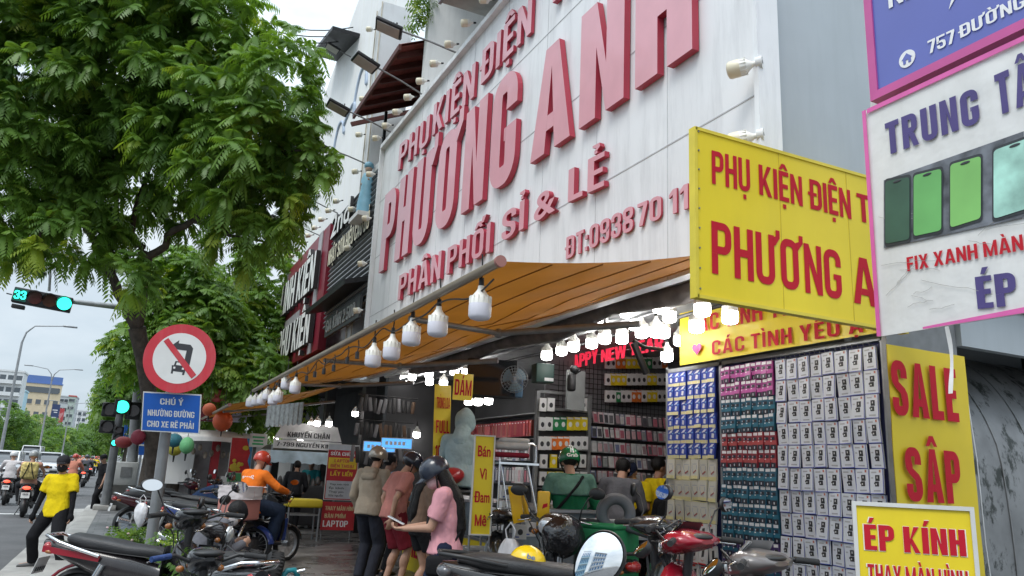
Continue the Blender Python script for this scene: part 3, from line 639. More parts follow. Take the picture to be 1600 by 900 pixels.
# ---------------------------------------------------------------- cars
def car(label, kind, paint_m, group=None):
    root = thing('car', label, 'car', group=group); L, W, H = (4.4, 1.78, 1.46) if kind == 'sedan' else (4.7, 1.86, 1.75) if kind == 'suv' else (5.2, 1.85, 1.78) if kind == 'pickup' else (5.4, 1.95, 2.4)
    h2 = L/2; zb = .28; zs = H*.60
    prof = [(-h2, zb+.1, .80), (-h2+.03, zs-.1, .86), (-h2+.25, zs, .90), (h2-1.15, zs+.02, .92), (h2-.25, zs-.14, .88), (h2, zs-.35, .80), (h2, zb+.06, .80)]
    m = MB(); st = []
    ys = [(-h2, zs-.35, .78), (-h2+.12, zs-.05, .90), (-h2+.9, zs, .96), (0, zs, .97), (h2-1.25, zs, .96), (h2-.5, zs-.08, .92), (h2-.12, zs-.22, .86), (h2, zs-.42, .74)]
    m.loft([(0, y, (zt+zb)/2, W/2*f, (zt-zb)/2) for y, zt, f in ys], 24, ex=5); body = m.build('body', paint_m, root)
    g0, g1 = {'sedan': (-1.75, 1.15), 'suv': (-2.15, 1.2), 'pickup': (-.9, 1.25), 'van': (-2.6, 2.0)}[kind]
    m = MB(); sl = .75 if kind != 'van' else .45; rs = .55 if kind == 'sedan' else .18
    m.loft([(0, g0, zs-.02, W*.42, .02, 5), (0, g0+rs, (zs+H)/2-.02, W*.41, (H-zs)/2, 5), (0, g1-sl, (zs+H)/2-.02, W*.41, (H-zs)/2, 5), (0, g1, zs-.02, W*.43, .02, 5)], 24); m.build('glasshouse', glass_mat('car_glass', (.025, .03, .035)), root)
    m = MB(); m.loft([(0, g0+rs-.04, H-.03, W*.36, .03, 5), (0, g0+rs+.1, H-.015, W*.385, .045, 5), (0, g1-sl-.1, H-.015, W*.385, .045, 5), (0, g1-sl+.08, H-.04, W*.36, .025, 5)], 24); m.build('roof', paint_m, root)
    for s in (-1, 1):
        m = MB()
        for y in (g0+rs*.6, (g0+g1)/2-.1): m.box((s*W*.405, y+.1, (zs+H)/2), (.05, .10, H-zs), M=Matrix.Rotation(rad(0), 4, 'X'))
        m.cyl((s*W*.425, g1, zs), (s*W*.385, g1-sl, H-.03), .05, n=8); m.build('pillar', paint_m, root)
        m = MB(); m.ell((s*(W/2+.10), g1-.25, zs+.10), (.11, .06, .08), n=12); m.build('side_mirror', paint_m, root)
        m = MB(); m.ell((s*W*.36, h2-.14, zs-.27), (.17, .12, .085), n=14); m.build('headlight', CLEAR(), root)
        m = MB(); m.ell((s*W*.38, -h2+.08, zs-.2), (.12, .08, .12), n=14); m.build('tail_light', REDL(), root)
        for y in (-h2+.85, h2-.9):
            m = MB(); m.torus((s*(W/2-.10), y, .33), .25, .085, 'X', 20, 8); wh = m.build('wheel', RUBBER(), root)
            m = MB(); m.cyl((s*(W/2-.15), y, .33), (s*(W/2-.04), y, .33), .19, n=16); m.build('rim', ALU(), wh)
    m = MB(); m.rbox((0, h2-.02, zs-.33), (W*.42, .06, .16), .03); m.build('grille', BLKPL(), root)
    m = MB(); m.rbox((0, h2-.01, zb+.16), (W*.8, .12, .18), .05); m.build('bumper', BLKPL(), root)
    m = MB(); m.box((0, h2+.052, zb+.2), (.48, .01, .13)); m.build('number_plate', PLATE(), root)
    return root
# ================================================================ SETTING
def pz(x): return .15+.028*max(0, x)
def tile_mat(name, c1, c2, gap, sx, sy, rough=.6, off=.5, wet=.25):
    m = bpy.data.materials.new(name); m.use_nodes = True; nt = m.node_tree; N = nt.nodes; L = nt.links; b = N['Principled BSDF']
    tc = N.new('ShaderNodeTexCoord'); br = N.new('ShaderNodeTexBrick'); br.offset = off; br.inputs['Scale'].default_value = 1
    br.inputs['Brick Width'].default_value = sx; br.inputs['Row Height'].default_value = sy; br.inputs['Mortar Size'].default_value = .008
    br.inputs['Color1'].default_value = (*c1, 1); br.inputs['Color2'].default_value = (*c2, 1); br.inputs['Mortar'].default_value = (*gap, 1)
    L.new(tc.outputs['Object'], br.inputs['Vector'])
    n = N.new('ShaderNodeTexNoise'); n.inputs['Scale'].default_value = 1.7; n.inputs['Detail'].default_value = 8; L.new(tc.outputs['Object'], n.inputs['Vector'])
    mr = N.new('ShaderNodeMapRange'); mr.inputs['From Min'].default_value = .3; mr.inputs['From Max'].default_value = .7; mr.inputs['To Min'].default_value = .55; mr.inputs['To Max'].default_value = 1.2; L.new(n.outputs['Fac'], mr.inputs['Value'])
    mx = N.new('ShaderNodeVectorMath'); mx.operation = 'SCALE'; L.new(br.outputs['Color'], mx.inputs[0]); L.new(mr.outputs[0], mx.inputs['Scale']); L.new(mx.outputs[0], b.inputs['Base Color'])
    r2 = N.new('ShaderNodeMapRange'); r2.inputs['From Min'].default_value = .35; r2.inputs['From Max'].default_value = .65; r2.inputs['To Min'].default_value = rough-wet; r2.inputs['To Max'].default_value = rough; L.new(n.outputs['Fac'], r2.inputs['Value']); L.new(r2.outputs[0], b.inputs['Roughness'])
    bp = N.new('ShaderNodeBump'); bp.inputs['Strength'].default_value = .4; bp.inputs['Distance'].default_value = .01; L.new(br.outputs['Fac'], bp.inputs['Height']); bp.invert = True; L.new(bp.outputs[0], b.inputs['Normal'])
    return m
def S(o): o['kind'] = 'structure'; return o
asphalt = mat('asphalt', (.105, .105, .108), .8, 0, .22, .7, .5, 160, grime=.35, gcol=(.06, .06, .06))
concrete = mat('concrete', (.36, .35, .33), .85, 0, .18, 1.6, .3, 50, grime=.5, gcol=(.12, .115, .11))
S(MB().quad((-900, -60, -.012), (900, -60, -.012), (900, 2600, -.012), (-900, 2600, -.012)).build('ground', mat('ground_soil', (.16, .15, .13), .9, 0, .3, .2)))
m = MB(); m.quad((-24, -40, 0), (-.95, -40, 0), (-.95, 1500, 0), (-24, 1500, 0)); m.quad((-.95, 29.6, 0), (60, 29.6, 0), (60, 38, 0), (-.95, 38, 0)); S(m.build('road', asphalt))
white_line = mat('road_paint', (.62, .62, .60), .7, 0, .15, 12, grime=.7, gcol=(.14, .14, .14))
m = MB()
for i in range(40): m.quad((-4.55, 18+i*9, .004), (-4.42, 18+i*9, .004), (-4.42, 21+i*9, .004), (-4.55, 21+i*9, .004))
for i in range(40): m.quad((-7.9, 14+i*9, .004), (-7.77, 14+i*9, .004), (-7.77, 17+i*9, .004), (-7.9, 17+i*9, .004))
m.quad((-11, 26.4, .004), (-1.3, 26.4, .004), (-1.3, 26.75, .004), (-11, 26.75, .004))
m.add([(-2.6, 15.0, .004), (-2.1, 16.1, .004), (-2.35, 16.1, .004), (-2.35, 18.2, .004), (-2.85, 18.2, .004), (-2.85, 16.1, .004), (-3.1, 16.1, .004)], [(0, 1, 2, 3, 4, 5, 6)])
S(m.build('road_marking', white_line))
# pavement with a gentle fall to the kerb
pav = tile_mat('pavement_tiles', (.20, .20, .20), (.155, .155, .158), (.10, .10, .10), .4, .4, .7)
def sheet(name, xs, y0, y1, mt, dz=0.0):
    m = MB()
    for a, b in zip(xs, xs[1:]): m.quad((a, y0, pz(a)+dz), (b, y0, pz(b)+dz), (b, y1, pz(b)+dz), (a, y1, pz(a)+dz))
    return S(m.build(name, mt))
sheet('pavement', [-.52, 0, 9.5], -30, 29.4, pav)
sheet('tactile_strip', [.12, .55], 2, 26, tile_mat('tactile_tiles', (.17, .20, .235), (.14, .165, .20), (.09, .10, .11), 2.0, .085, .7, 0), .004)
sheet('shop_forecourt', [2.3, 9.5], 4.0, 26, tile_mat('forecourt_tiles', (.135, .125, .12), (.075, .07, .068), (.19, .18, .17), .6, .30, .45, .5), .004)
m = MB()
kp = [(-.94, .0), (-.93, .10), (-.88, .145), (-.80, .155), (-.52, .155), (-.52, 0)]
for (a, b), (c, d) in zip(kp, kp[1:]): m.quad((a, -30, b), (c, -30, d), (c, 29.4, d), (a, 29.4, b))
m.quad((-.94, 29.4, 0), (-.52, 29.4, 0), (-.52, 29.4, .155), (-.9, 29.4, .15)); m.quad((-.52, 29.4, 0), (9, 29.4, 0), (9, 29.4, .4), (-.52, 29.4, .155))
S(m.build('kerb', concrete))
m = MB(); m.quad((-1.42, -30, .006), (-.94, -30, .028), (-.94, 29.4, .028), (-1.42, 29.4, .006)); S(m.build('gutter', concrete))
m = MB(); m.box((4, 160, .08), (9.9, 244, .16)); S(m.build('far_pavement', pav))
m = MB(); m.box((-11.5, 260, .1), (1.1, 360, .2)); S(m.build('median_strip', concrete))
m = MB(); m.box((-31, 700, .08), (14, 1500, .16)); S(m.build('opposite_pavement', pav))

# ================================================================ TREES
def leaf_mat(name, c1, c2, young):
    m = bpy.data.materials.new(name); m.use_nodes = True; nt = m.node_tree; N = nt.nodes; L = nt.links; b = N['Principled BSDF']
    at_ = N.new('ShaderNodeAttribute'); at_.attribute_name = 'tint'
    r = N.new('ShaderNodeValToRGB'); e = r.color_ramp.elements; e[0].position = 0; e[0].color = (*c1, 1); e[1].position = .8; e[1].color = (*c2, 1); q = e.new(1.0); q.color = (*young, 1)
    L.new(at_.outputs['Fac'], r.inputs[0]); L.new(r.outputs[0], b.inputs['Base Color'])
    b.inputs['Roughness'].default_value = .42; b.inputs['Specular IOR Level'].default_value = .4
    tr = N.new('ShaderNodeBsdfTranslucent'); sc_ = N.new('ShaderNodeVectorMath'); sc_.operation = 'MULTIPLY'; sc_.inputs[1].default_value = (1.6, 1.5, .6); L.new(r.outputs[0], sc_.inputs[0]); L.new(sc_.outputs[0], tr.inputs[0])
    mx = N.new('ShaderNodeMixShader'); mx.inputs[0].default_value = .46; L.new(b.outputs[0], mx.inputs[1]); L.new(tr.outputs[0], mx.inputs[2]); L.new(mx.outputs[0], N['Material Output'].inputs[0])
    return m
LEAF = leaf_mat('leaf_green', (.062, .145, .036), (.175, .31, .055), (.38, .48, .08))
LEAF2 = leaf_mat('leaf_mid_green', (.045, .115, .028), (.13, .24, .045), (.27, .36, .06))
BARK = mat('bark', (.085, .068, .055), .9, 0, .35, 9, .9, 26)
def leaf_mesh(name, pts, dirs, tints, L0, npair, lw, mt, parent, nleaf=(5, 8), droop=.75, kind=None):
    """rosettes of drooping pinnate leaves; pts Nx3 rosette centres, dirs Nx3 outward direction"""
    V = []; T = []
    for c, d, t in zip(pts, dirs, tints):
        n = RNG.integers(nleaf[0], nleaf[1]+1); ph = RNG.uniform(0, 6.28)
        side = np.cross(d, [.1, .2, 1.0]); side /= np.linalg.norm(side)+1e-9; up2 = np.cross(side, d)
        for k in range(n):
            a = ph+6.283*k/n+RNG.uniform(-.3, .3); out = d*RNG.uniform(.35, .9)+(side*np.cos(a)+up2*np.sin(a))*.95; out /= np.linalg.norm(out)
            L_ = L0*RNG.uniform(.7, 1.15); s = np.linspace(.12, 1, npair)
            axis = c+np.outer(s*L_, out); axis[:, 2] -= droop*L_*(s**2)*.55
            tan = out+np.outer(s, [0, 0, -droop*1.1]); tan /= np.linalg.norm(tan, axis=1)[:, None]
            lat = np.cross(tan, [0, 0, 1.0]); lat /= np.linalg.norm(lat, axis=1)[:, None]+1e-9; nrm = np.cross(lat, tan)
            ll = L_*.40*(.65+.6*np.sin(np.pi*(.15+.75*s)))*RNG.uniform(.85, 1.1, npair)
            tt = np.clip(t+RNG.normal(0, .05), 0, 1)
            for sg in (-1, 1):
                dr = lat*sg*.80+tan*.42-nrm*.10+np.array([0, 0, -.46]); dr /= np.linalg.norm(dr, axis=1)[:, None]
                w = np.cross(dr, nrm); w /= np.linalg.norm(w, axis=1)[:, None]+1e-9; w *= (ll*lw)[:, None]
                mid = axis+dr*(ll*.42)[:, None]; tip = axis+dr*ll[:, None]+np.array([0, 0, -.012])
                V.append(np.stack([axis, mid+w, tip, mid-w], 1).reshape(-1, 3)); T.append(np.full(npair*4, tt))
    V = np.concatenate(V); T = np.concatenate(T); n = len(V)//4
    me = bpy.data.meshes.new(name); me.vertices.add(len(V)); me.vertices.foreach_set('co', V.ravel().astype(np.float32))
    me.loops.add(len(V)); me.loops.foreach_set('vertex_index', np.arange(len(V), dtype=np.int32)); me.polygons.add(n)
    me.polygons.foreach_set('loop_start', np.arange(0, len(V), 4, dtype=np.int32)); me.polygons.foreach_set('loop_total', np.full(n, 4, np.int32))
    a = me.attributes.new('tint', 'FLOAT', 'POINT'); a.data.foreach_set('value', T.astype(np.float32)); me.update(calc_edges=True); me.validate()
    me.materials.append(mt); o = bpy.data.objects.new(name, me); COL.objects.link(o)
    if parent: o.parent = parent
    return o
def crown_points(ells, n, gap=.0, seed=0, shell=.55, gscale=.8):
    P = []; D = []; rg = np.random.default_rng(seed); tot = sum(e[1][0]*e[1][1]*e[1][2] for e in ells)
    off = Vector((seed*7.1, seed*2.3, 1.7))
    for c, r in ells:
        k = int(n*(r[0]*r[1]*r[2])/tot)+1; got = 0; tries = 0
        while got < k and tries < k*20:
            tries += 1; d = rg.normal(size=3); d /= np.linalg.norm(d); q = shell+(1-shell)*rg.random()**.6
            bumpy = 1+.16*noise.noise(Vector(d)*2.2+off+Vector(c))
            p = np.array(c)+d*q*np.array(r)*bumpy
            if noise.noise(Vector(p)*gscale+off) < gap-.5: continue
            d2 = d*np.array([1, 1, .8])+np.array([0, 0, .35]); P.append(p); D.append(d2/np.linalg.norm(d2)); got += 1
    return np.array(P), np.array(D)
def limb_tube(m, a, b, ra, rb, k=7, wob=.12, seed=0):
    a = Vector(a); b = Vector(b); pts = []; rs = []
    for i in range(k+1):
        t = i/k; p = a.lerp(b, t); w = wob*math.sin(math.pi*t); p = p+Vector((noise.noise(Vector((seed, t*2.3, 0))), noise.noise(Vector((seed, t*2.3, 5))), .4*noise.noise(Vector((seed, t*2.3, 9)))))*w*2
        pts.append(p); rs.append(ra+(rb-ra)*t)
    m.tube(pts, rs, 10); return pts
# the big street tree
T0 = thing('street_tree', 'big broad street tree with drooping feathery leaves beside the no-turn sign', 'tree', col(243, 16.2, pz(1)), group=None)
tb = T0.location.copy()
def rel(x, y, D): return at(x, y, D=D)-tb
m = MB(); fk = rel(214, 512, 15.6)
m.tube([(0, 0, -.05), (0, 0, .12), rel(240, 720, 15.9), rel(236, 640, 15.8), rel(224, 560, 15.7), fk], [.27, .20, .165, .155, .15, .165], 14)
l1 = limb_tube(m, fk, rel(176, 432, 15.4), .12, .085, 6, .08, 1); l2 = limb_tube(m, fk, rel(232, 400, 15.5), .11, .085, 6, .08, 2)
for i, (st, en, r0, r1) in enumerate([((176, 432, 15.4), (110, 300, 15.0), .085, .05), ((176, 432, 15.4), (180, 260, 15.6), .07, .04), ((232, 400, 15.5), (300, 345, 15.2), .08, .06), ((300, 345, 15.2), (420, 240, 14.2), .06, .03), ((300, 345, 15.2), (350, 180, 15.0), .055, .03),
                                      ((232, 400, 15.5), (205, 380, 15.8), .07, .06), ((205, 380, 15.8), (240, 200, 15.5), .06, .035), ((110, 300, 15.0), (20, 160, 15.2), .05, .025), ((110, 300, 15.0), (60, 400, 14.6), .04, .02), ((180, 260, 15.6), (130, 60, 15.4), .04, .02), ((350, 180, 15), (440, 60, 14.4), .03, .015),
                                      ((300, 345, 15.2), (420, 380, 14.5), .05, .02), ((420, 240, 14.2), (510, 230, 13.7), .03, .012), ((240, 200, 15.5), (260, 20, 15), .035, .02)]):
    limb_tube(m, rel(*st), rel(*en), r0, r1, 7, .14, i+3)
m.build('trunk', BARK, T0)
E_ = []
for (x, y, D, r) in [(120, 130, 15.4, (2.0, 2.0, 1.9)), (260, 90, 15.2, (1.9, 1.9, 1.7)), (30, 260, 15.2, (1.6, 1.8, 1.5)), (350, 190, 14.6, (1.5, 1.5, 1.4)), (400, 255, 13.9, (1.2, 1.25, 1.1)), (435, 105, 13.9, (.72, .8, .9)), (468, 235, 13.5, (.62, .7, .6)), (400, 350, 14.2, (.95, 1.0, .75)),
                     (90, 370, 14.8, (1.35, 1.3, .75)), (200, 290, 15.6, (1.2, 1.2, .9)), (20, 30, 15.6, (1.9, 1.8, 1.5)), (200, -60, 15.2, (1.9, 1.8, 1.3)), (330, 30, 15.0, (1.0, 1.1, .8)), (325, 300, 15.6, (1.0, 1.0, .7)), (190, 425, 14.2, (.75, .8, .4)), (440, 315, 13.9, (.6, .6, .5)), (400, 25, 14.1, (.4, .45, .5)), (468, 150, 13.6, (.38, .45, .5))]:
    E_.append((np.array(rel(x, y, D)), r))
P_, D_ = crown_points(E_, 1750, .10, 3, .5)
ti = np.clip(.55+.28*np.array([noise.noise(Vector(p)*.9) for p in P_])+RNG.normal(0, .12, len(P_)), 0, .8); yo = RNG.random(len(P_)) < .055; ti[yo] = RNG.uniform(.8, 1.0, yo.sum())
leaf_mesh('crown', P_, D_, ti, .37, 8, .15, LEAF, T0, (6, 9), .85)
# more street trees behind it
def street_tree(label, px, D, base_z, h, ells, n, seed, L0=.42, mt=None, group='street trees along the pavement', npair=6, name='street_tree', tw=.16):
    b = col(px, D, base_z); t = thing(name, label, 'tree', b, group=group); m = MB(); top = ells[0][0]
    m.tube([(0, 0, -.05), (0, 0, .15), (.05, .03, h*.35), (top[0]*.5, top[1]*.5, h*.6), (top[0], top[1], h)], [tw*1.5, tw*1.15, tw, tw*.75, tw*.3], 12)
    for i, (c, r) in enumerate(ells[1:]): limb_tube(m, (top[0]*.4, top[1]*.4, h*.5), c, tw*.5, tw*.15, 6, .2, seed+i)
    m.build('trunk', BARK, t); P, Dd = crown_points([(np.array(c), r) for c, r in ells], n, .05, seed, .5)
    ti = np.clip(.55+.2*np.array([noise.noise(Vector(p)*.7) for p in P])+RNG.normal(0, .13, len(P)), 0, .85); yo = RNG.random(len(P)) < .07; ti[yo] = RNG.uniform(.8, 1, yo.sum())
    leaf_mesh('crown', P, Dd, ti, L0, npair, .21, mt or LEAF, t, (4, 7), .75); return t
street_tree('mid green street tree just behind the big tree and the round no-turn sign', 262, 21.5, .2, 5.0, [((0, 0, 5.2), (1.6, 1.6, 1.7)), ((-1.2, .3, 4.6), (1.2, 1.2, 1.0)), ((1.5, 0, 4.0), (1.5, 1.4, 1.2)), ((2.2, -.6, 3.3), (1.1, 1.1, .9)), ((-.5, 0, 6.6), (1.3, 1.3, 1.1))], 620, 11)
street_tree('darker street tree filling the gap between the sign and the orange awnings', 345, 24.5, .2, 6.0, [((0, 0, 5.6), (2.2, 2.0, 1.9)), ((1.3, 0, 4.2), (1.6, 1.5, 1.2)), ((-1.2, 0, 4.3), (1.5, 1.5, 1.2)), ((.6, 0, 7.4), (1.8, 1.7, 1.5))], 620, 13)
street_tree('bushy street tree overhanging the green traffic light', 220, 33, .2, 5.6, [((0, 0, 5.0), (2.0, 2.0, 1.8)), ((-.9, 0, 3.9), (1.4, 1.4, 1.2)), ((.8, 0, 6.6), (1.8, 1.6, 1.4)), ((1.6, 0, 4.0), (1.6, 1.6, 1.4))], 520, 17, .5, LEAF2)
street_tree('farther street tree leaning over the kerb behind the traffic light', 202, 48, .16, 7, [((0, 0, 6.2), (2.6, 2.6, 2.4)), ((-1.0, 0, 4.6), (1.7, 1.7, 1.4)), ((1.5, 0, 8), (2.2, 2.2, 1.7))], 420, 19, .7, LEAF2, npair=5)
street_tree('most distant street tree of the near pavement, above the motorbikes', 190, 75, .16, 8, [((0, 0, 7), (3.4, 3.4, 3.2)), ((-1.2, 0, 4.8), (2.4, 2.4, 1.8)), ((1.5, 0, 10), (3, 3, 2))], 380, 23, 1.0, LEAF2, npair=4)
# trees across the avenue, coarser foliage
far_specs = [(12, 82, 5.6, 3.6, 'dense round tree at the left edge across the avenue, beside the pale blue house'), (50, 88, 5.5, 3.4, 'bright green tree below the cream building across the avenue'), (92, 98, 5.6, 3.2, 'broad green tree below the navy billboard across the avenue'), (-16, 76, 7.6, 3.2, 'tall tree cut by the left picture edge across the avenue'),
             (48, 120, 8.8, 3.8, 'taller dark tree rising behind the bright green one before the cream building'), (118, 130, 6.6, 3.6, 'rounded tree right of the second tall lamp post across the avenue'), (80, 150, 8.0, 4.2, 'tree behind the navy billboard across the avenue'),
             (143, 190, 10.6, 5.0, 'tall hazy tree closing the end of the avenue'), (158, 230, 11.5, 5.5, 'pale far tree at the vanishing point of the avenue'), (128, 175, 7.6, 4.0, 'small far tree before the white towers'), (134, 250, 11.0, 6, 'far tree right of the white towers, half hidden'), (26, 100, 6.4, 3.8, 'tree between the pale blue house and the cream building')]
for i, (x, D, h, r, lb) in enumerate([(a, (b*1.5 if b < 160 else b), (1.7+(c-1.7)*1.5*.80 if b < 160 else c*.93), (d*1.22 if b < 160 else d), e_) for a, b, c, d, e_ in far_specs]):
    street_tree(lb, x, D, .16, h*.75, [((0, 0, h-r*.55), (r, r, r*.62)), ((-r*.7, 0, h-r*.95), (r*.7, r*.7, r*.5)), ((r*.7, 0, h-r*1.0), (r*.75, r*.7, r*.5)), ((0, -r*.3, h-r*1.2), (r*.9, r*.8, r*.45))], 230, 40+i, .034*D**.72, LEAF2, 'trees across the avenue', 4, 'avenue_tree', .2)

# ================================================================ FAR BUILDINGS
def building(label, px, D, w, d, h, wall_m, floors, bays, roof=None, win=(1.3, 1.4), base=0, rz=0, wm=None, balcony=False, group=None):
    b = col(px, D, 0); t = thing('building', label, 'building', b, rz, group); wm = wm or glass_mat('window_glass', (.06, .075, .09))
    m = MB(); m.box((0, 0, h/2), (w, d, h)); m.build('wall', wall_m, t)
    m = MB(); m.box((0, 0, h+.25), (w+.4, d+.4, .5)); rf = m.build('roof', roof or wall_m, t)
    fh = h/floors
    for fl in range(1, floors):
        for k in range(bays):
            x = (k+.5)/bays*w-w/2; z = fl*fh+fh*.5
            m = MB(); m.box((x, -d/2-.02, z), (win[0], .08, win[1])); wo = m.build('window', wm, t)
            m = MB(); m.box((x, -d/2-.07, z-win[1]/2-.06), (win[0]+.2, .2, .12)); m.build('sill', wall_m, wo)
        if balcony:
            m = MB(); m.box((0, -d/2-.5, fl*fh+.1), (w*.95, 1.0, .2)); m.box((0, -d/2-.95, fl*fh+.6), (w*.95, .08, .9)); m.build('balcony', wall_m, t)
    return t
cream = mat('cream_wall', (.62, .52, .36), .8, 0, .08, .5, grime=.3, gcol=(.3, .26, .2)); pale = mat('pale_wall', (.66, .68, .69), .8, 0, .06, .5, grime=.25, gcol=(.3, .3, .3)); blueh = mat('pale_blue_wall', (.42, .62, .70), .8, 0, .06, .5)
blue_roof = mat('blue_roof', (.10, .18, .42), .6)
bt = building('cream apartment building with a blue flat roof across the avenue', 42, 300, 14.5, 12, 28.0, cream, 6, 5, blue_roof, (1.7, 1.8), rz=rad(8))
m = MB(); m.box((0, -1, 29.8), (14.2, 9, 2.6)); m.build('roof_sheet', blue_roof, bt); m = MB(); m.box((0, -6.1, 25.6), (12.5, .3, 2.2)); m.build('window_band', glass_mat('window_glass', (.06, .075, .09)), bt)
building('pale blue narrow house left of the cream building', 10, 250, 4.4, 9, 21, blueh, 6, 2, None, (1.1, 1.3))
building('white tower with rounded balconies cut by the left picture edge', -10, 220, 8, 9, 24, pale, 7, 4, None, (1.5, 1.5), balcony=True)
building('grey office block behind the navy billboard', 86, 350, 10, 14, 27, mat('grey_wall', (.45, .48, .50), .8), 7, 6, None, (1.4, 1.6))
building('slim white tower right of the second lamp post', 110, 420, 9, 12, 25, pale, 8, 4, None, (1.6, 1.8))
building('low white block at the end of the avenue', 124, 460, 11, 12, 26, mat('white_far_wall', (.72, .73, .74), .8), 7, 5, None, (1.4, 1.6))
building('thin green and red topped tower beside the billboard', 97, 330, 2.6, 6, 26, mat('green_grey_wall', (.40, .48, .44), .8), 8, 1, mat('red_roof', (.5, .08, .07), .7), (2.2, 1.2))
b0 = col(73, 250, 0); bb = thing('billboard', 'navy billboard with a red side panel across the avenue', 'billboard', b0)
m = MB(); m.cyl((0, 0, 0), (0, 0, 12.5), .25); m.build('post', ALU(), bb); m = MB(); m.box((0, 0, 14.6), (2.3, .5, 5.8)); m.build('panel', mat('navy_panel', (.03, .05, .13), .5), bb); m = MB(); m.box((1.9, .1, 14.0), (1.3, .5, 4.6)); m.build('side_panel', mat('red_panel', (.42, .05, .06), .5), bb)
m = MB()
for k, (x, z, w) in enumerate([(-.1, 15.6, 1.5), (.1, 14.9, 1.0), (-.1, 13.2, 1.3)]): m.box((x, -.26, z), (w, .03, .28))
m.build('lettering', mat('panel_white', (.7, .7, .72), .5), bb)
m = MB()
for k in range(5): m.box((1.45+k*.2, -.17, 13.4+k*.3), (.10, .03, 2.3-k*.35))
m.build('panel_stripes', mat('panel_pink', (.75, .45, .45), .5), bb)

wall_far = mat('white_far_wall', (.72, .73, .74))
# houses across the street, seen only in the mirrors
for i, (y, w, h, c, lb) in enumerate([(-6, 11, 12, pale, 'white shop house across the street, reflected in the mirror'), (8, 9, 10, blueh, 'pale blue shop house across the street, reflected in the mirror')]):
    t = thing('shop_house', lb, 'building', (-27, y, 0), rad(90)); m = MB(); m.box((0, 4, h/2), (w, 8, h)); m.build('wall', c, t)
    for fl in range(4):
        m = MB(); m.box((0, -.25, 3.3+fl*2.9), (w*.96, .5, .16)); m.build('ledge', wall_far, t)
        for k in range(5):
            m = MB(); m.box(((k-2)*w*.19, -.03, 1.9+fl*2.9), (w*.10, .1, 1.5)); m.build('window', mat('blue_window', (.10, .22, .42), .2), t)
# ================================================================ SHOP BUILDING
white_panel = mat('white_sign_panel', (.80, .81, .82), .42, 0, .05, 1.2, .15, 3, grime=.5, gcol=(.36, .365, .375))
wall_w = mat('white_wall', (.74, .745, .74), .8, 0, .06, 2, grime=.35, gcol=(.35, .35, .34))
wall_g = mat('blue_grey_wall', (.40, .44, .47), .6, 0, .05, 1.5, grime=.25, gcol=(.25, .27, .29))
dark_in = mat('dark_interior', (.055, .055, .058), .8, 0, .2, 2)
steel = mat('galvanised_steel', (.30, .31, .32), .45, .8, .2, 8)
grey_metal = mat('grey_painted_metal', (.22, .225, .23), .5, .3, .15, 8)
black_metal = mat('black_metal', (.025, .025, .027), .5, .3, .2, 10)
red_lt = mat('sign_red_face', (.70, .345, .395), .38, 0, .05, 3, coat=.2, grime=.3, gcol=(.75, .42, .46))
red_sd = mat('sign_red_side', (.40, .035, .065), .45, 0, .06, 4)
red_ink = mat('red_print', (.52, .018, .032), .7, 0, .06, 5, spec=.2)
yellow_vinyl = mat('yellow_vinyl', (.80, .62, .015), .5, 0, .05, 2, .25, 2.2, coat=.05, grime=.15, gcol=(.5, .38, .03))
sb = thing('shop_building', 'phone accessory shop house with a white facade and open dark ground floor', 'building', (4.1, 4.12, 0))
def wb(name, lo, hi, m_, par=sb, kind=None):
    lo = Vector(lo); hi = Vector(hi); q = MB(); q.box((lo+hi)/2-par.location, hi-lo); o = q.build(name, m_, par)
    if kind: o['label'] = kind
    return o
wb('side_wall', (4.12, 4.12, 3.62), (9.3, 4.32, 12.5), wall_g); wb('ceiling', (4.3, 4.34, 3.60), (9.2, 15.4, 3.72), mat('grey_ceiling', (.36, .37, .38), .8, 0, .15, 2, grime=.5))
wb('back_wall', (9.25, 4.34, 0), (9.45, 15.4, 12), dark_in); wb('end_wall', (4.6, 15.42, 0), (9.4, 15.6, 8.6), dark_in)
wb('side_wall', (5.5, 4.38, 0), (6.42, 4.48, 3.6), grey_metal); wb('side_wall', (6.44, 5.5, 0), (9.2, 5.6, 3.6), wall_g); wb('fascia_panel', (6.44, 4.34, 2.98), (9.2, 4.42, 3.62), wall_g)
# setback upper floors
wb('upper_wall', (5.6, 4.34, 3.74), (5.8, 17.2, 13), wall_w)
wb('balcony_floor', (4.12, 4.4, 8.2), (5.58, 16.9, 8.36), wall_w)
wb('balcony_pier', (4.02, 12.75, 8.37), (5.58, 12.95, 11.8), wall_w); wb('balcony_pier', (4.45, 9.3, 8.37), (5.58, 9.5, 11.8), wall_w)
wb('balcony_soffit', (4.0, 9.0, 11.3), (5.58, 12.74, 11.5), wall_w)
wb('dark_opening', (5.54, 13.1, 8.6), (5.61, 15.9, 10.9), glass_mat('dark_glass', (.03, .035, .04))); wb('window_frame', (5.50, 14.4, 8.5), (5.57, 14.5, 11.0), wall_w)
wb('dark_opening', (5.53, 10.0, 8.9), (5.61, 12.3, 10.8), glass_mat('dark_glass', (.03, .035, .04))); wb('dark_opening', (5.54, 16.0, 8.6), (5.61, 17.1, 12.5), black_metal)
m = MB(); lo_ = sb.location
for k in range(22): m.cyl(Vector((4.45, 13.1+k*.17, 8.37))-lo_, Vector((4.45, 13.1+k*.17, 9.25))-lo_, .012, n=6)
for z in (8.45, 8.8, 9.25): m.cyl(Vector((4.45, 13.0, z))-lo_, Vector((4.45, 16.8, z))-lo_, .022, n=8)
for k in range(10): m.torus(Vector((4.45, 13.25+k*.36, 9.02))-lo_, .10, .009, 'X', 14, 6)
m.build('balcony_railing', black_metal, sb)
m = MB()
for k in range(9): m.cyl(Vector((4.5, 10.3+k*.28, 8.4))-lo_, Vector((4.5, 10.3+k*.28, 9.3))-lo_, .015, n=6)
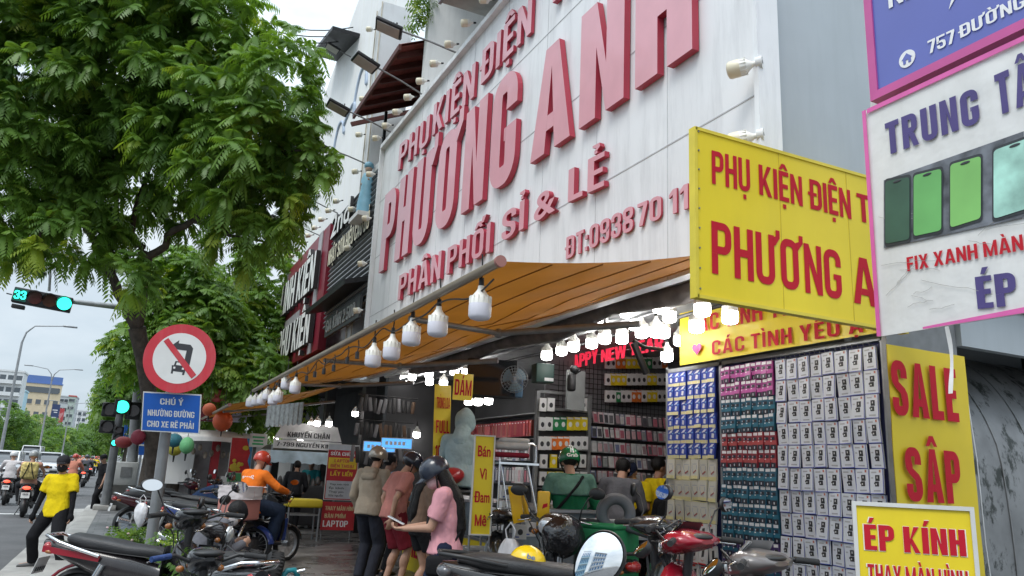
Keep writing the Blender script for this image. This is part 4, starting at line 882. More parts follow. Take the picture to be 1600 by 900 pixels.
for z in (8.9, 9.3): m.cyl(Vector((4.5, 9.9, z))-lo_, Vector((4.5, 12.7, z))-lo_, .03, n=8)
m.build('balcony_railing', wall_w, sb)
# small tiled canopy
ca = thing('tiled_canopy', 'small dark red tiled canopy jutting over the balcony above the white sign', 'canopy', (4.4, 13.9, 10.0)); cl = ca.location
rt = mat('red_roof_tile', (.20, .045, .035), .7, 0, .3, 12, .4, 30)
m = MB(); y0, y1 = 12.98, 16.4
m.grid(lambda u, v: Vector((3.55+1.95*v, y0+(y1-y0)*u, 9.55+.95*v+.035*math.sin(u*90)))-cl, 60, 2); m.grid(lambda u, v: Vector((3.55+1.95*v, y0+(y1-y0)*u, 9.50+.95*v))-cl, 60, 2); m.build('roof_tiles', rt, ca)
m = MB()
for k in range(7): m.box(Vector((4.5, y0+.3+k*.58, 9.90))-cl, (2.0, .06, .10), M=Matrix.Rotation(-math.atan2(.95, 1.95), 4, 'Y'))
m.box(Vector((3.56, (y0+y1)/2, 9.50))-cl, (.05, y1-y0, .12)); m.build('rafters', mat('dark_red_timber', (.10, .028, .022), .7), ca)
m = MB()
for k in (0, 1): m.cyl(Vector((4.3, y0+.6+k*2.8, 8.4))-cl, Vector((4.3, y0+.6+k*2.8, 9.8))-cl, .04, n=8)
m.build('post', black_metal, ca)
# white column at the left end
c_ = thing('facade_column', 'pale grey full-height column between the shop and the tall white wall', 'column', (4.15, 16.9, 0)); m = MB(); m.box((.35, .32, 8.3), (.7, .5, 9.4)); m.build('shaft', mat('pale_column', (.60, .62, .63), .7, 0, .05, 2, grime=.3, gcol=(.3, .3, .3)), c_)
m = MB(); m.box((-.03, .09, 8.3), (.03, .025, 9.4)); m.box((-.03, .56, 8.3), (.03, .025, 9.4)); m.build('trim', mat('beige_trim', (.5, .46, .38), .7), c_)
# ---- main white sign
SX = 4.0
ms = thing('shop_sign', 'huge white shop sign with raised red letters naming a phone accessory shop', 'sign', (SX, 9.5, 3.4)); ml = ms.location
m = MB(); m.box(Vector((SX+.06, 9.6, 5.85))-ml, (.12, 11.0, 4.9)); m.build('panel', white_panel, ms)
m = MB(); seam = mat('panel_seam', (.50, .51, .52), .7)
for z in (4.66, 5.88, 7.1): m.box(Vector((SX-.001, 9.6, z))-ml, (.006, 10.98, .012))
for k in range(9): m.box(Vector((SX-.001, 5.3+k*1.22, 5.85))-ml, (.006, .006, 4.88))
m.build('panel_seams', seam, ms)
def sign_line(body, ya, za, yb, zb, h, bold, depth, gap=1.0):
    """letters from (ya,za) to (yb,zb) along the facade (ya is the far, left end)"""
    O = Vector((SX, ya, za))-ml; U = Vector((0, yb-ya, zb-za)); w = U.length
    return text(body, O, U, UZ, w, h, red_lt, ms, 'letters', bold, depth, .012, True, red_sd, gap)
def fp(x, y): p = at(x, y, X=SX); return p.y, p.z
def line_px(body, x0, y0, x1, y1, xt, yt, bold, depth, space=1.0):
    """baseline from px (x0,y0) to (x1,y1); (xt,yt) a point on the cap line above the start"""
    a, b = fp(x0, y0), fp(x1, y1); t = fp(xt, yt)
    za = (a[1]+b[1])/2
    return sign_line(body, a[0], a[1], b[0], b[1], t[1]-(a[1]+(b[1]-a[1])*(t[0]-a[0])/(b[0]-a[0])), bold, depth, space)
line_px('PHƯƠNG', 598, 428, 812, 278, 600, 315, .075, .075, 1.10)
line_px('ANH', 838, 258, 1094, 80, 1042, -85, .075, .075, 1.08)
line_px('PHỤ', 626, 268, 674, 224, 628, 229, .06, .05, 1.08); line_px('KIỆN', 680, 214, 746, 152, 681, 168, .06, .05, 1.08); line_px('ĐIỆN', 757, 134, 836, 52, 758, 83, .06, .05, 1.08); line_px('THOẠI', 866, 14, 1000, -118, 866, -50, .06, .07, 1.08)
line_px('PHÂN', 627, 470, 694, 436, 628, 433, .055, .06, 1.1); line_px('PHỐI', 704, 430, 772, 394, 705, 390, .055, .06, 1.1); line_px('SỈ', 791, 380, 826, 358, 791, 338, .055, .06, 1.1); line_px('&', 842, 350, 876, 330, 843, 310, .05, .06); line_px('LẺ', 896, 318, 953, 292, 897, 268, .055, .06, 1.1)
line_px('ĐT:0938', 888, 406, 993, 360, 889, 372, .05, .02, 1.05); line_px('70 1111', 1000, 356, 1118, 312, 1001, 320, .05, .02, 1.05)
m = MB(); m.box(Vector((SX+.02, 10, 8.34))-ml, (.22, 10.2, .09)); m.box(Vector((SX+.02, 15.13, 5.85))-ml, (.2, .06, 4.9)); m.box(Vector((SX+.02, 4.08, 5.85))-ml, (.22, .05, 4.9)); m.build('edge_trim', white_panel, ms)
# neighbouring roof slab poking over the sign at the top
ov = thing('concrete_ledge', 'grey concrete ledge over the top of the white sign with two bulbs below', 'ledge', (3.75, 9.8, 8.9)); m = MB(); m.box((.35, -1.0, .1), (1.3, 3.2, .18)); m.build('slab', concrete, ov); m = MB(); m.box((-.32, -1.0, .1), (.05, 3.22, .24)); m.build('edge', grey_metal, ov)

# ---- bulbs
def make_bulb(label, lit, group, wire=.0, fat=1.0, warm=False):
    t = thing('led_bulb', label, 'light bulb', group=group)
    dif = mat('bulb_lit', (1, .98, .95), .4, emit=17.0, var=0) if lit else mat('bulb_diffuser', (.70, .69, .76), .35, 0, .03, spec=.5) if not warm else mat('bulb_yellowed', (.72, .66, .50), .4, 0, .06)
    m = MB(); prof = [(.020, .0), (.022, -.022), (.036, -.045), (.060, -.075), (.068, -.095), (.070, -.125)]; m.lathe([(r*fat, z) for r, z in prof], None, 24)
    for k in range(14): a = 2*math.pi*k/14; m.box((.066*fat*math.cos(a), .066*fat*math.sin(a), -.098), (.012, .006, .05), rz=a)
    m.build('housing', mat('bulb_housing', (.78, .77, .72), .4), t)
    m = MB(); m.lathe([(.071*fat, -.125), (.073*fat, -.14), (.072*fat, -.205), (.062*fat, -.222), (.035*fat, -.232), (.0001, -.235)], None, 24); m.build('diffuser', dif, t)
    m = MB(); m.cyl((0, 0, -.004), (0, 0, .055), .019, .017, 12); m.build('socket', black_metal, t)
    if wire > 0: m = MB(); m.tube([(0, 0, .05), (.006, 0, .05+wire*.5), (-.004, .003, .05+wire)], .006, 6); m.build('cable', black_metal, t)
    return t
AX, AZ = 1.92, 3.0
b0 = make_bulb('x', False, 'unlit bulbs hanging from the awning bar', .17, 1.05)
near_b = [(752, 443, 'largest unlit white LED bulb, hanging nearest the camera at the end of the awning bar'), (686, 475, 'second unlit LED bulb from the near end of the awning bar'), (645, 493, 'third unlit LED bulb from the near end of the awning bar'), (614, 518, 'fourth unlit LED bulb from the near end of the awning bar'), (585, 532, 'fifth unlit LED bulb from the near end of the awning bar'),
          (463, 585, 'unlit LED bulb that hangs highest in the far cluster under the awning bar'), (449, 580, 'unlit LED bulb second from the near end of the far cluster'), (436, 601, 'unlit LED bulb in the far cluster, just left of the two high ones'), (428, 606, 'unlit LED bulb in the middle of the far cluster'), (419, 600, 'unlit LED bulb fourth from the far end of the cluster'), (410, 608, 'unlit LED bulb third from the far end of the cluster'), (401, 610, 'unlit LED bulb second from the far end of the cluster'), (392, 613, 'unlit LED bulb at the far end of the awning bar')]
for i, (x, y, lb) in enumerate(near_b): place(b0, i == 0, at(x, y+4, X=AX+.04), random.uniform(0, 3), lb)
lit_px = [(940, 488, 4.7), (979, 474, 4.7), (992, 494, 4.9), (1031, 465, 4.7), (1046, 480, 4.9), (855, 545, 4.7), (878, 538, 4.9), (897, 530, 4.7), (925, 525, 4.9), (945, 516, 4.7), (972, 516, 4.9), (1003, 506, 4.9), (1037, 506, 5.1), (1025, 504, 4.9), (1140, 476, 4.6), (1097, 464, 4.3), (1088, 492, 4.6), (1212, 446, 4.2), (1162, 438, 4.2), (1062, 520, 5.6), (1042, 545, 5.6),
          (692, 570, 4.6), (671, 580, 4.6), (672, 592, 4.8), (645, 585, 4.6), (632, 588, 4.8), (694, 594, 4.8), (711, 574, 4.6), (730, 575, 4.6), (717, 565, 4.8), (733, 622, 5.2), (748, 622, 5.2), (764, 620, 5.2), (618, 588, 4.8),
          (487, 662, 3.9), (497, 660, 3.9), (515, 660, 3.9), (482, 680, 3.9), (445, 678, 3.9), (455, 676, 3.9), (467, 676, 3.9), (432, 686, 3.9), (556, 645, 4.6), (470, 688, 4.2), (632, 675, 5.2), (641, 672, 5.2), (652, 676, 5.2)]
bl = make_bulb('x', True, 'lit bulbs crowding the shop ceiling', .05, .98)
def lit_label(i, x, y):
    if x > 1080: return 'glowing LED bulb under the yellow shop banners, right of the main cluster'
    if x > 1020: return 'glowing LED bulb at the right end of the main ceiling cluster beside the heart banner'
    if x > 850: return 'glowing LED bulb in the ceiling rows above the red festive lettering'
    if x > 610 and y < 610: return 'glowing LED bulb in the left ceiling cluster above the hanging yellow strip banner'
    if x > 700: return 'glowing LED bulb in the lower row of three beside the dark television'
    if x > 600: return 'glowing LED bulb low over the glass counter behind the rose shirted man'
    if x == 556: return 'single glowing LED bulb in the dark passage above the red repair sign'
    return 'glowing LED bulb over the far food stall behind the orange rider'
for i, (x, y, X) in enumerate(lit_px): place(bl, i == 0, at(x, y-10, X=X), random.uniform(0, 3), lit_label(i, x, y))
bw = make_bulb('x', False, 'yellowed bulbs along the edges of the facade signs', 0, 1.0, True)
edge_b = [(1181, 99, 3.94, 'sideways LED bulb on the right edge of the white sign, upper one', (-.2, rad(-82))), (1183, 212, 3.94, 'sideways LED bulb on the right edge of the white sign just above the yellow sign', (-.2, rad(-82)))]
for i, (x, y, X, lb, rr) in enumerate(edge_b):
    o = place(bw, i == 0, at(x, y, X=X-.02), 0, lb); o.rotation_euler = Vector((-.62, .76, -.12)).to_track_quat('-Z', 'Y').to_euler(); o.scale = (.95,)*3
    fx = thing('wall_socket', 'ribbed white wall socket that holds the '+('upper' if i == 0 else 'lower')+' sideways bulb of the white sign', 'lamp holder', o.location); m = MB(); m.cyl((.0, 0, .0), (.03, -.04, .0), .045, .05, 14); m.tube([(0, 0, .0), (.02, .01, .03), (.05, .02, .02)], .02); m.build('base', wall_w, fx)
ei = 0
for k in range(9):
    t_ = k/8; p = Vector((3.86, 14.9-t_*5.6, 8.46)); o = place(bw, False, p, 0, 'yellowed bulb in the row along the top edge of the white sign'); o.rotation_euler = (rad(8), rad(75), 0); o.scale = (.85,)*3
for k in range(2): o = place(bw, False, (3.7, 9.3-k*.9, 8.97), 0, 'yellowed bulb under the concrete ledge at the top of the white sign'); o.rotation_euler = (0, rad(25), 0); o.scale = (1.3,)*3
for k in range(4): o = place(bw, False, (3.88, 15.2, 7.75-k*.98), 0, 'yellowed bulb in the column of bulbs down the left edge of the white sign'); o.rotation_euler = (rad(10), rad(80), 0); o.scale = (.85,)*3
for k in range(7): o = place(bw, False, (4.05, 17.35, 12.4-k*.95), 0, 'yellowed bulb strung down the tall pale column left of the sign'); o.rotation_euler = (rad(10), rad(70), rad(20)); o.scale = (.9,)*3
for k in range(8): o = place(bw, False, (3.9, 18.4+k*.85, 8.15), 0, 'yellowed bulb along the top of the dark red and louvred neighbour signs'); o.rotation_euler = (rad(10), rad(75), 0); o.scale = (.9,)*3
# ---- floodlights on arms
fl0 = thing('floodlight', 'x', 'floodlight', group='floodlights on long arms above the signs')
m = MB(); m.tube([(0, 0, 0), (-.7, .02, .22), (-1.45, .03, .40)], .022); m.build('arm', grey_metal, fl0)
m = MB(); m.rbox((-1.62, .03, .40), (.62, .48, .08), .02, Matrix.Rotation(rad(18), 4, 'Y'))
for k in range(6): m.box((-1.62+(k-2.5)*.06, .03, .455), (.012, .3, .05), M=Matrix.Rotation(rad(18), 4, 'Y'))
h_ = m.build('housing', black_metal, fl0); m = MB(); m.box((-1.64, .03, .348), (.52, .40, .012), M=Matrix.Rotation(rad(18), 4, 'Y')); m.build('glass', mat('flood_glass', (.42, .40, .38), .25, 0, .08, coat=.5), h_)
m = MB(); m.cyl((-1.45, .03, .40), (-1.45, .03, .56), .014); m.build('bracket', black_metal, fl0)
fls = [((4.02, 10.9, 8.42), 'floodlight whose lens shows an amber chip, over the red tiled canopy'), ((4.02, 12.6, 8.42), 'large floodlight second along the top of the white sign'), ((4.02, 14.5, 8.42), 'floodlight above the left top corner of the white sign'), ((4.05, 16.4, 8.4), 'floodlight half hidden by the tree tips left of the white sign'), ((4.1, 19.6, 8.2), 'floodlight over the louvred grey neighbour sign'), ((4.1, 21.6, 8.1), 'floodlight at the far end over the dark red neighbour sign'), ((5.2, 22.5, 14.2), 'small floodlight high on the tall white wall against the sky')]
for i, (p, lb) in enumerate(fls): place(fl0, i == 0, p, rad((-14, 6, 0, -9, 4, -5, 3)[i]), lb, None, .74)
# ---- statue, hanging plant, wreath
st = thing('statue', 'small pale blue robed statue standing on the ledge beside the white sign edge', 'statue', (4.0, 16.3, 7.15)); m = MB(); m.lathe([(.20, 0), (.19, .3), (.14, .62), (.15, .85), (.10, 1.0)], None, 16); m.build('robe', mat('statue_blue', (.20, .42, .55), .5), st)
m = MB(); m.ell((0, 0, 1.14), (.085, .09, .12), n=14); m.tube([(.0, -.13, .85), (-.12, -.02, .72), (0, .13, .85)], .04); m.build('figure', mat('statue_skin', (.5, .35, .27), .6), st); m = MB(); m.ell((0, 0, 1.20), (.11, .11, .10), n=14); m.build('veil', mat('statue_blue', (.20, .42, .55), .5), st)
m = MB(); m.box((.1, 0, -.06), (.7, .8, .1)); m.build('plinth', wall_w, st)
def little_plant(name, label, cat, loc, n, r, L0, mt, par=None):
    t = thing(name, label, cat, loc); P, Dd = crown_points([(np.array((0, 0, 0)), r)], n, -.2, int(abs(loc[0]*10+loc[1]*7)) % 97, .2); leaf_mesh('foliage', P, Dd, np.clip(RNG.normal(.6, .2, len(P)), 0, 1), L0, 4, .2, mt, t, (3, 5), .5); return t
little_plant('hanging_plant', 'trailing green plant at the top right end of the red tiled canopy', 'plant', (3.9, 12.95, 10.35), 26, (.22, .22, .5), .22, LEAF2)
wr = little_plant('wreath', 'dark green wreath dotted with red blossoms hanging on the balcony', 'wreath', (4.25, 10.9, 10.0), 30, (.25, .35, .35), .22, LEAF)
m = MB()
for k in range(16): a = random.uniform(0, 6.28); m.ell((-.22, .32*math.cos(a)*random.uniform(.3, 1), .32*math.sin(a)*random.uniform(.3, 1)), (.05,)*3, n=8, k=5)
m.build('blossoms', mat('red_blossom', (.45, .03, .04), .6), wr)

# ================================================================ LEFT NEIGHBOURS
tw = thing('white_gable_building', 'tall white painted building with faded blue handwriting left of the shop', 'building', (4.6, 24, 0))
tl = tw.location; m = MB(); m.prism([(-17.55, 4.45), (-32, 4.45), (-32, 11.2), (-27, 14.6), (-22.3, 16.2), (-17.55, 16.6)], Vector((4.6, 0, 0))-tl, (0, -1, 0), (0, 0, 1), -.5); m.build('wall', mat('white_paint_wall', (.78, .785, .78), .7, 0, .05, 1, grime=.3, gcol=(.62, .60, .42)), tw)
m = MB(); m.box((.1, -.9, 15.0), (1.9, 3.4, .12), M=Matrix.Rotation(rad(14), 4, 'X')); m.build('roof_overhang', black_metal, tw)
m = MB(); sp_ = []
for i in range(150): a_ = i*.24; sp_.append(Vector((4.585, 26.4-i*.045-.30*math.sin(a_), 10.7+i*.013+.55*math.cos(a_)*(.65+.5*math.sin(i*.11))))-tl)
m.tube(sp_, .05, 5); m.build('faded_script', mat('faded_blue_script', (.42, .50, .62), .7), tw)
lv = thing('louvre_sign', 'dark grey louvred shop sign with white and cream lettering beside the white sign', 'sign', (4.05, 17.6, 5.0)); ll = lv.location
m = MB(); m.box(Vector((4.15, 17.75, 6.6))-ll, (.1, 4.1, 3.0)); m.build('panel', mat('louvre_grey', (.10, .105, .11), .5), lv)
m = MB()
for k in range(24): m.box(Vector((4.085, 17.75, 5.15+k*.125))-ll, (.05, 4.08, .07), M=Matrix.Rotation(rad(28), 4, 'Y'))
m.build('louvres', mat('louvre_light', (.22, .23, .24), .45), lv)
wt = mat('white_letters', (.80, .80, .78), .5); cw = mat('cream_letters', (.72, .66, .48), .5); bl_ = mat('letter_side', (.02, .02, .022), .6)
text('2nd', Vector((4.05, 19.6, 7.45))-ll, (0, -1, 0), UZ, 1.9, .62, wt, lv, 'letters', .05, .08, 0, True, bl_); text('NHẬT SƠN HIỆU CẦU ĐỎ', Vector((4.05, 19.7, 6.75))-ll, (0, -1, 0), UZ, 3.9, .42, cw, lv, 'letters', .05, .06, 0, True, bl_)
m = MB(); m.box(Vector((3.85, 17.7, 5.55))-ll, (.6, 4.0, .1), M=Matrix.Rotation(rad(-16), 4, 'Y')); m.build('canopy', black_metal, lv)
m = MB(); m.box(Vector((3.98, 17.4, 5.02))-ll, (.06, 3.2, .50)); m.build('lower_panel', mat('charcoal_panel', (.06, .062, .065), .5), lv); text('GIA KÍNH 2.500', Vector((3.945, 18.8, 4.86))-ll, (0, -1, 0), UZ, 2.7, .30, mat('grey_letters', (.45, .45, .44), .5), lv, 'letters', .03, .02, 0)
mr_ = thing('maroon_sign', 'dark red shop sign with big white letters left of the louvred sign', 'sign', (4.0, 22.5, 4.5)); mm = mr_.location
m = MB(); m.box(Vector((4.1, 23.2, 6.3))-mm, (.2, 6.6, 3.4)); m.build('panel', mat('maroon_panel', (.22, .012, .030), .45, 0, .1, 2), mr_)
m = MB(); m.box(Vector((3.985, 20.9, 6.3))-mm, (.03, .45, 3.4)); m.box(Vector((3.985, 24.6, 6.0))-mm, (.03, 3.3, .32)); m.build('grey_stripes', mat('stripe_grey', (.4, .38, .4), .5), mr_)
text('LINH KIỆN', Vector((3.98, 25.8, 6.35))-mm, (0, -1, 0), UZ, 5.2, 1.05, wt, mr_, 'letters', .06, .12, .02, True, bl_); text('PHỤ KIỆN', Vector((3.98, 25.4, 4.85))-mm, (0, -1, 0), UZ, 4.9, .95, wt, mr_, 'letters', .06, .12, .02, True, bl_)
# ground floors beyond the shop
nb = thing('neighbour_building', 'dark ground floor of the neighbouring shop houses under the second awning', 'building', (4.6, 15.7, 0)); nl = nb.location
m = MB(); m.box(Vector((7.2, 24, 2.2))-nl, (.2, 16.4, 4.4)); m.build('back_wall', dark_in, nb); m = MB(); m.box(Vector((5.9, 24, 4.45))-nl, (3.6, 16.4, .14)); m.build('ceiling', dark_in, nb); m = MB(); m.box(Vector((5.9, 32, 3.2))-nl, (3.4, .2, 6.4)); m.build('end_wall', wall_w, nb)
for k in range(4): m = MB(); m.box(Vector((4.9, 17.9+k*4, 2.2))-nl, (.25, .3, 4.4)); m.build('pillar', black_metal, nb)
nb2 = thing('white_kiosk_building', 'pale distant shop row beyond the side street, half behind the trees', 'building', (5, 44, 0)); m = MB(); m.box((2, 12, 3.4), (4, 26, 6.8)); m.build('wall', wall_w, nb2); m = MB(); m.box((-.4, 12, 3.0), (1.0, 26, .12)); m.build('canopy', grey_metal, nb2)
for k in range(6): m = MB(); m.box((-.02, 1.5+k*4.3, 1.4), (.08, 3.2, 2.6)); m.build('shop_front', glass_mat('dark_glass', (.03, .035, .04)), nb2)

# ================================================================ AWNINGS
can = mat('orange_canvas', (.60, .25, .018), .75, 0, .08, 2.2, .25, 6, grime=.25, gcol=(.32, .12, .015))
# canvas lets daylight through
def canvas(name, c):
    m = bpy.data.materials.new(name); m.use_nodes = True; nt = m.node_tree; N = nt.nodes; L = nt.links; b = N['Principled BSDF']; b.inputs['Roughness'].default_value = .7
    tc = N.new('ShaderNodeTexCoord'); n = N.new('ShaderNodeTexNoise'); n.inputs['Scale'].default_value = 1.6; n.inputs['Detail'].default_value = 7; L.new(tc.outputs['Object'], n.inputs['Vector'])
    r = N.new('ShaderNodeValToRGB'); e = r.color_ramp.elements; e[0].position = .3; e[0].color = tuple(x*.72 for x in c)+(1,); e[1].position = .7; e[1].color = (*c, 1); L.new(n.outputs['Fac'], r.inputs[0]); L.new(r.outputs[0], b.inputs['Base Color'])
    tr = N.new('ShaderNodeBsdfTranslucent'); L.new(r.outputs[0], tr.inputs[0]); mx = N.new('ShaderNodeMixShader'); mx.inputs[0].default_value = .30; L.new(b.outputs[0], mx.inputs[1]); L.new(tr.outputs[0], mx.inputs[2]); L.new(mx.outputs[0], N['Material Output'].inputs[0]); return m
CAN = canvas('orange_canvas_cloth', (.44, .165, .016))
def awning(label, x0, z0, x1, z1, ya, yb, loc, arms):
    t = thing('awning', label, 'awning', loc, group=None); o = Vector(loc)
    m = MB(); ny = int((yb-ya)*3)
    def fn(u, v):
        y = ya+(yb-ya)*u; x = x0+(x1-x0)*v; z = z0+(z1-z0)*v-.07*math.sin(math.pi*v)*(.6+.4*math.sin(y*2.1))+.022*math.sin(y*4.2+2*v)*math.sin(math.pi*v)+.02*math.sin(u*60)*v*(1-v)
        return Vector((x, y, z))-o
    m.grid(fn, ny, 12); m.build('canvas', CAN, t, fix=False)
    m = MB(); m.tube([Vector((x0, ya-.03, z0-.01))-o, Vector((x0, yb, z0-.01))-o], .032, 12); m.build('front_bar', mat('bronze_bar', (.26, .21, .155), .4, .4, .1, 4), t)
    m = MB(); m.cyl(Vector((x0, ya-.05, z0-.01))-o, Vector((x0, ya-.02, z0-.01))-o, .038, n=14); m.build('end_cap', mat('faded_red_cap', (.30, .13, .11), .6), t)
    for y in arms:
        m = MB(); a = Vector((x1-.05, y, z1-.35)); e = Vector(((x0+x1)/2+.1, y+1.0, (z0+z1)/2-.17)); c = Vector((x0+.06, y+.15, z0-.06)); m.cyl(a-o, e-o, .035, .032, 8); m.cyl(e-o, c-o, .028, .026, 8); m.ell(e-o, (.05,)*3, n=10, k=6); m.build('folding_arm', grey_metal, t)
    m = MB()
    for k in range(5): v = (k+1)/6; m.tube([Vector(fn(i/12, v))-Vector((0, 0, .012)) for i in range(13)], .005, 5)
    m.build('canvas_seams', mat('seam_thread', (.26, .10, .012), .8), t)
    return t
awning('long orange canvas awning folded out under the white sign, hung with unlit bulbs', AX, AZ, 4.25, 3.50, 4.28, 14.9, (AX, 4.3, AZ), (6.0, 9.2, 12.6))
awning('second orange awning farther along, in front of the dark neighbour shops', 1.75, 2.85, 4.3, 3.55, 17.0, 25.5, (1.75, 17, 2.85), (18.5, 22.5))
wc = thing('festoon_cable', 'thin black cable looping along the awning bar between the bulbs', 'cable', (AX, 4.4, 2.95)); m = MB(); pts = []
for i in range(140): y = 4.4+i*.075; pts.append(Vector((AX+.03, y, 2.945-.07*abs(math.sin(y*2.3))-.02*math.sin(y*7)))-wc.location)
m.tube(pts, .007, 5); m.build('cable', black_metal, wc)
# extra dangling empty sockets
sk = thing('empty_socket', 'empty black bulb socket dangling from the middle of the awning bar', 'socket', (0, 0, 0), group='empty sockets along the awning bar'); m = MB(); m.cyl((0, 0, 0), (0, 0, -.07), .02, .022, 10); m.build('socket', black_metal, sk); m = MB(); m.tube([(0, 0, 0), (.01, 0, .06), (0, 0, .12)], .006); m.build('wire', black_metal, sk)
for i, y in enumerate((7.7, 8.1, 8.7, 9.2, 9.7, 10.2)): place(sk, i == 0, (AX+.03, y, 2.86-random.random()*.05), 0)
# ceiling clutter under the awning
for i, (z, x) in enumerate([(3.52, 4.45), (3.45, 4.75), (3.40, 5.05)]):
    t = thing('ceiling_pipe', ['white plastic pipe along the shop ceiling nearest the awning', 'grey conduit along the shop ceiling behind the first pipe', 'thin dark conduit along the ceiling beside the bulbs'][i], 'pipe', (x, 9.5, z)); m = MB(); m.tube([(0, -5.0, .02*i), (.02, -1, -.02), (0, 3, .02), (0, 5.6, 0)], (.05, .035, .022)[i], 10); m.build('pipe', (wall_w, steel, black_metal)[i], t)
tp = thing('rolled_tarp', 'crumpled brown grey tarp rolled up along the shop ceiling edge', 'tarp', (4.35, 8, 3.42)); m = MB(); m.tube([(0, -3.4, .05), (.05, -2.4, -.03), (0, -1.3, .02), (.06, 0, -.04), (0, 1.6, .02), (.04, 3.2, -.05), (0, 5.2, 0)], [.05, .10, .07, .12, .08, .13, .06], 10); m.build('cloth', mat('tarp_brown', (.17, .15, .14), .8, 0, .3, 6, .9, 9), tp)
# ================================================================ BANNERS AND SIGNS AT THE SHOP
def board(name, label, O, U, V, w, h, th, face, frame=None, fw=.0, parent=None, nu=1, nv=1, wave=0.0, cat='sign'):
    """flat board or hanging banner: O is the lower left corner of its face"""
    O = Vector(O); U = Vector(U).normalized(); V = Vector(V).normalized(); W = U.cross(V).normalized()
    t = thing(name, label, cat, O)
    m = MB()
    if wave > 0:
        sd_ = random.random()*9
        f = lambda u, v: U*(u*w)+V*(v*h)+W*(wave*noise.noise(Vector((u*w*2.2+sd_, v*h*1.6, 0)))+wave*.5*noise.noise(Vector((u*w*6+sd_, v*h*3, 3)))-wave)
        m.grid(f, nu, nv); m.grid(lambda u, v: f(u, v)-W*th, nu, nv)
    else: m.prism([(0, 0), (w, 0), (w, h), (0, h)], -W*th, U, V, th)
    m.build('panel', face, t)
    if frame:
        m = MB(); q = fw
        for a in ([(-q, -q), (w+q, -q), (w+q, 0), (-q, 0)], [(-q, h), (w+q, h), (w+q, h+q), (-q, h+q)], [(-q, 0), (0, 0), (0, h), (-q, h)], [(w, 0), (w+q, 0), (w+q, h), (w, h)]): m.prism(a, -W*(th+.002), U, V, th+.014)
        m.build('frame', frame, t)
    return t, O, U, V, W
def on(t, body, u, v, w, h, m_, bold=.03, U=None, V=None, lift=.004, **k): return text(body, t[2]*u+t[3]*v, U or t[2], V or t[3], w, h, m_, t[0], 'lettering', bold, 0, lift, **k)
# yellow sign sticking out towards the street
YS = at(1093, 200, D=5.0).y; tl_, bl2 = at(1093, 200, Y=YS), at(1090, 465, Y=YS); W_ = 1.86; H_ = tl_.z-bl2.z
t = board('projecting_sign', 'bright yellow lightbox sign with red lettering projecting from the shop front', bl2+Vector((.002, 0, 0)), UX, UZ, W_, H_, .045, yellow_vinyl)
red2 = mat('red_print_bright', (.50, .014, .030), .7, 0, .05, spec=.2)
def ypx(body, x0, y0, x1, y1, yt, m_):
    a, b, c = at(x0, y0, Y=YS), at(x1, y1, Y=YS), at(x0, yt, Y=YS); U = Vector((b.x-a.x, 0, b.z-a.z)); o = a-t[1]; return text(body, Vector((o.x, 0, o.z)), U, UZ, U.length, c.z-a.z, m_, t[0])
ypx('PHỤ', 1112, 287, 1172, 301, 235, red2); ypx('KIỆN', 1186, 304, 1254, 323, 257, red2); ypx('ĐIỆN', 1266, 326, 1330, 343, 280, red2); ypx('THOẠI', 1340, 345, 1440, 370, 302, red2)
ypx('PHƯƠNG', 1112, 427, 1316, 469, 345, red2); ypx('ANH', 1334, 473, 1440, 495, 400, red2)
m = MB()
for z in (.01, H_-.01): m.box(Vector((W_/2, .022, z)), (W_+.01, .06, .022))
m.box(Vector((-.006, .022, H_/2)), (.022, .06, H_)); m.build('edge_strip', mat('yellow_edge', (.72, .58, .05), .5, 0, .1, 5), t[0])
m = MB()
for k in range(9): m.cyl((.018, -.006, .06+k*.13), (.018, .004, .06+k*.13), .006, n=6)
m.build('rivets', steel, t[0])
for sx_ in (1222, 1329): u_ = at(sx_, 400, Y=YS).x-t[1].x; m = MB(); m.box((u_, -.0008, H_/2), (.006, .0012, H_-.03)); m.build('panel_seam', mat('yellow_seam', (.56, .42, .02), .6), t[0])
m = MB(); m.tube([(.9, .07, H_), (1.0, .07, H_+.03), (1.2, .3, H_+.04), (1.4, .6, H_+.05)], .018); m.build('bracket', black_metal, t[0])
# neighbour's signs at the right
NX = 3.9
def nx(x, y): return at(x, y, X=NX)
p0 = nx(1362, 157); nsign = board('blue_sign', 'purple blue shop sign with a pink frame, house number 757 and a house symbol', (NX, 3.02, 4.14), -UY, UZ, 1.75, 1.5, .16, mat('periwinkle_panel', (.105, .13, .44), .35, 0, .05, 2, coat=.3), mat('pink_frame', (.55, .09, .30), .4, 0, .08, 4), .055)
wl = mat('sign_white', (.82, .82, .82), .5, 0, .03)
def npx(t, body, x0, y0, x1, y1, yt, m_, bold, X=NX, **k):
    a, b = at(x0, y0, X=X), at(x1, y1, X=X); c = at(x0, yt, X=X); U = Vector((0, b.y-a.y, b.z-a.z))
    o = a-t[1]; o.x = -.003 if True else o.x
    return text(body, Vector((o.x, o.y, o.z)), U, UZ, U.length, c.z-a.z, m_, t[0], 'lettering', bold, 0, .004, **k)
npx(nsign, '757', 1452, 85, 1494, 66, 64, wl, .03); npx(nsign, 'ĐƯỜNG', 1502, 60, 1604, 10, 40, wl, .03); npx(nsign, 'NHẬN', 1390, 14, 1500, -42, -18, wl, .05)
hc_ = nx(1418, 92)-nsign[1]; m = MB(); ring = [(.055*math.cos(a), .055*math.sin(a)) for a in np.linspace(0, 2*math.pi, 29)[:-1]]; m.prism(ring, Vector((-.002, hc_.y, hc_.z)), -UY, UZ, .003); ico = m.build('house_symbol', wl, nsign[0])
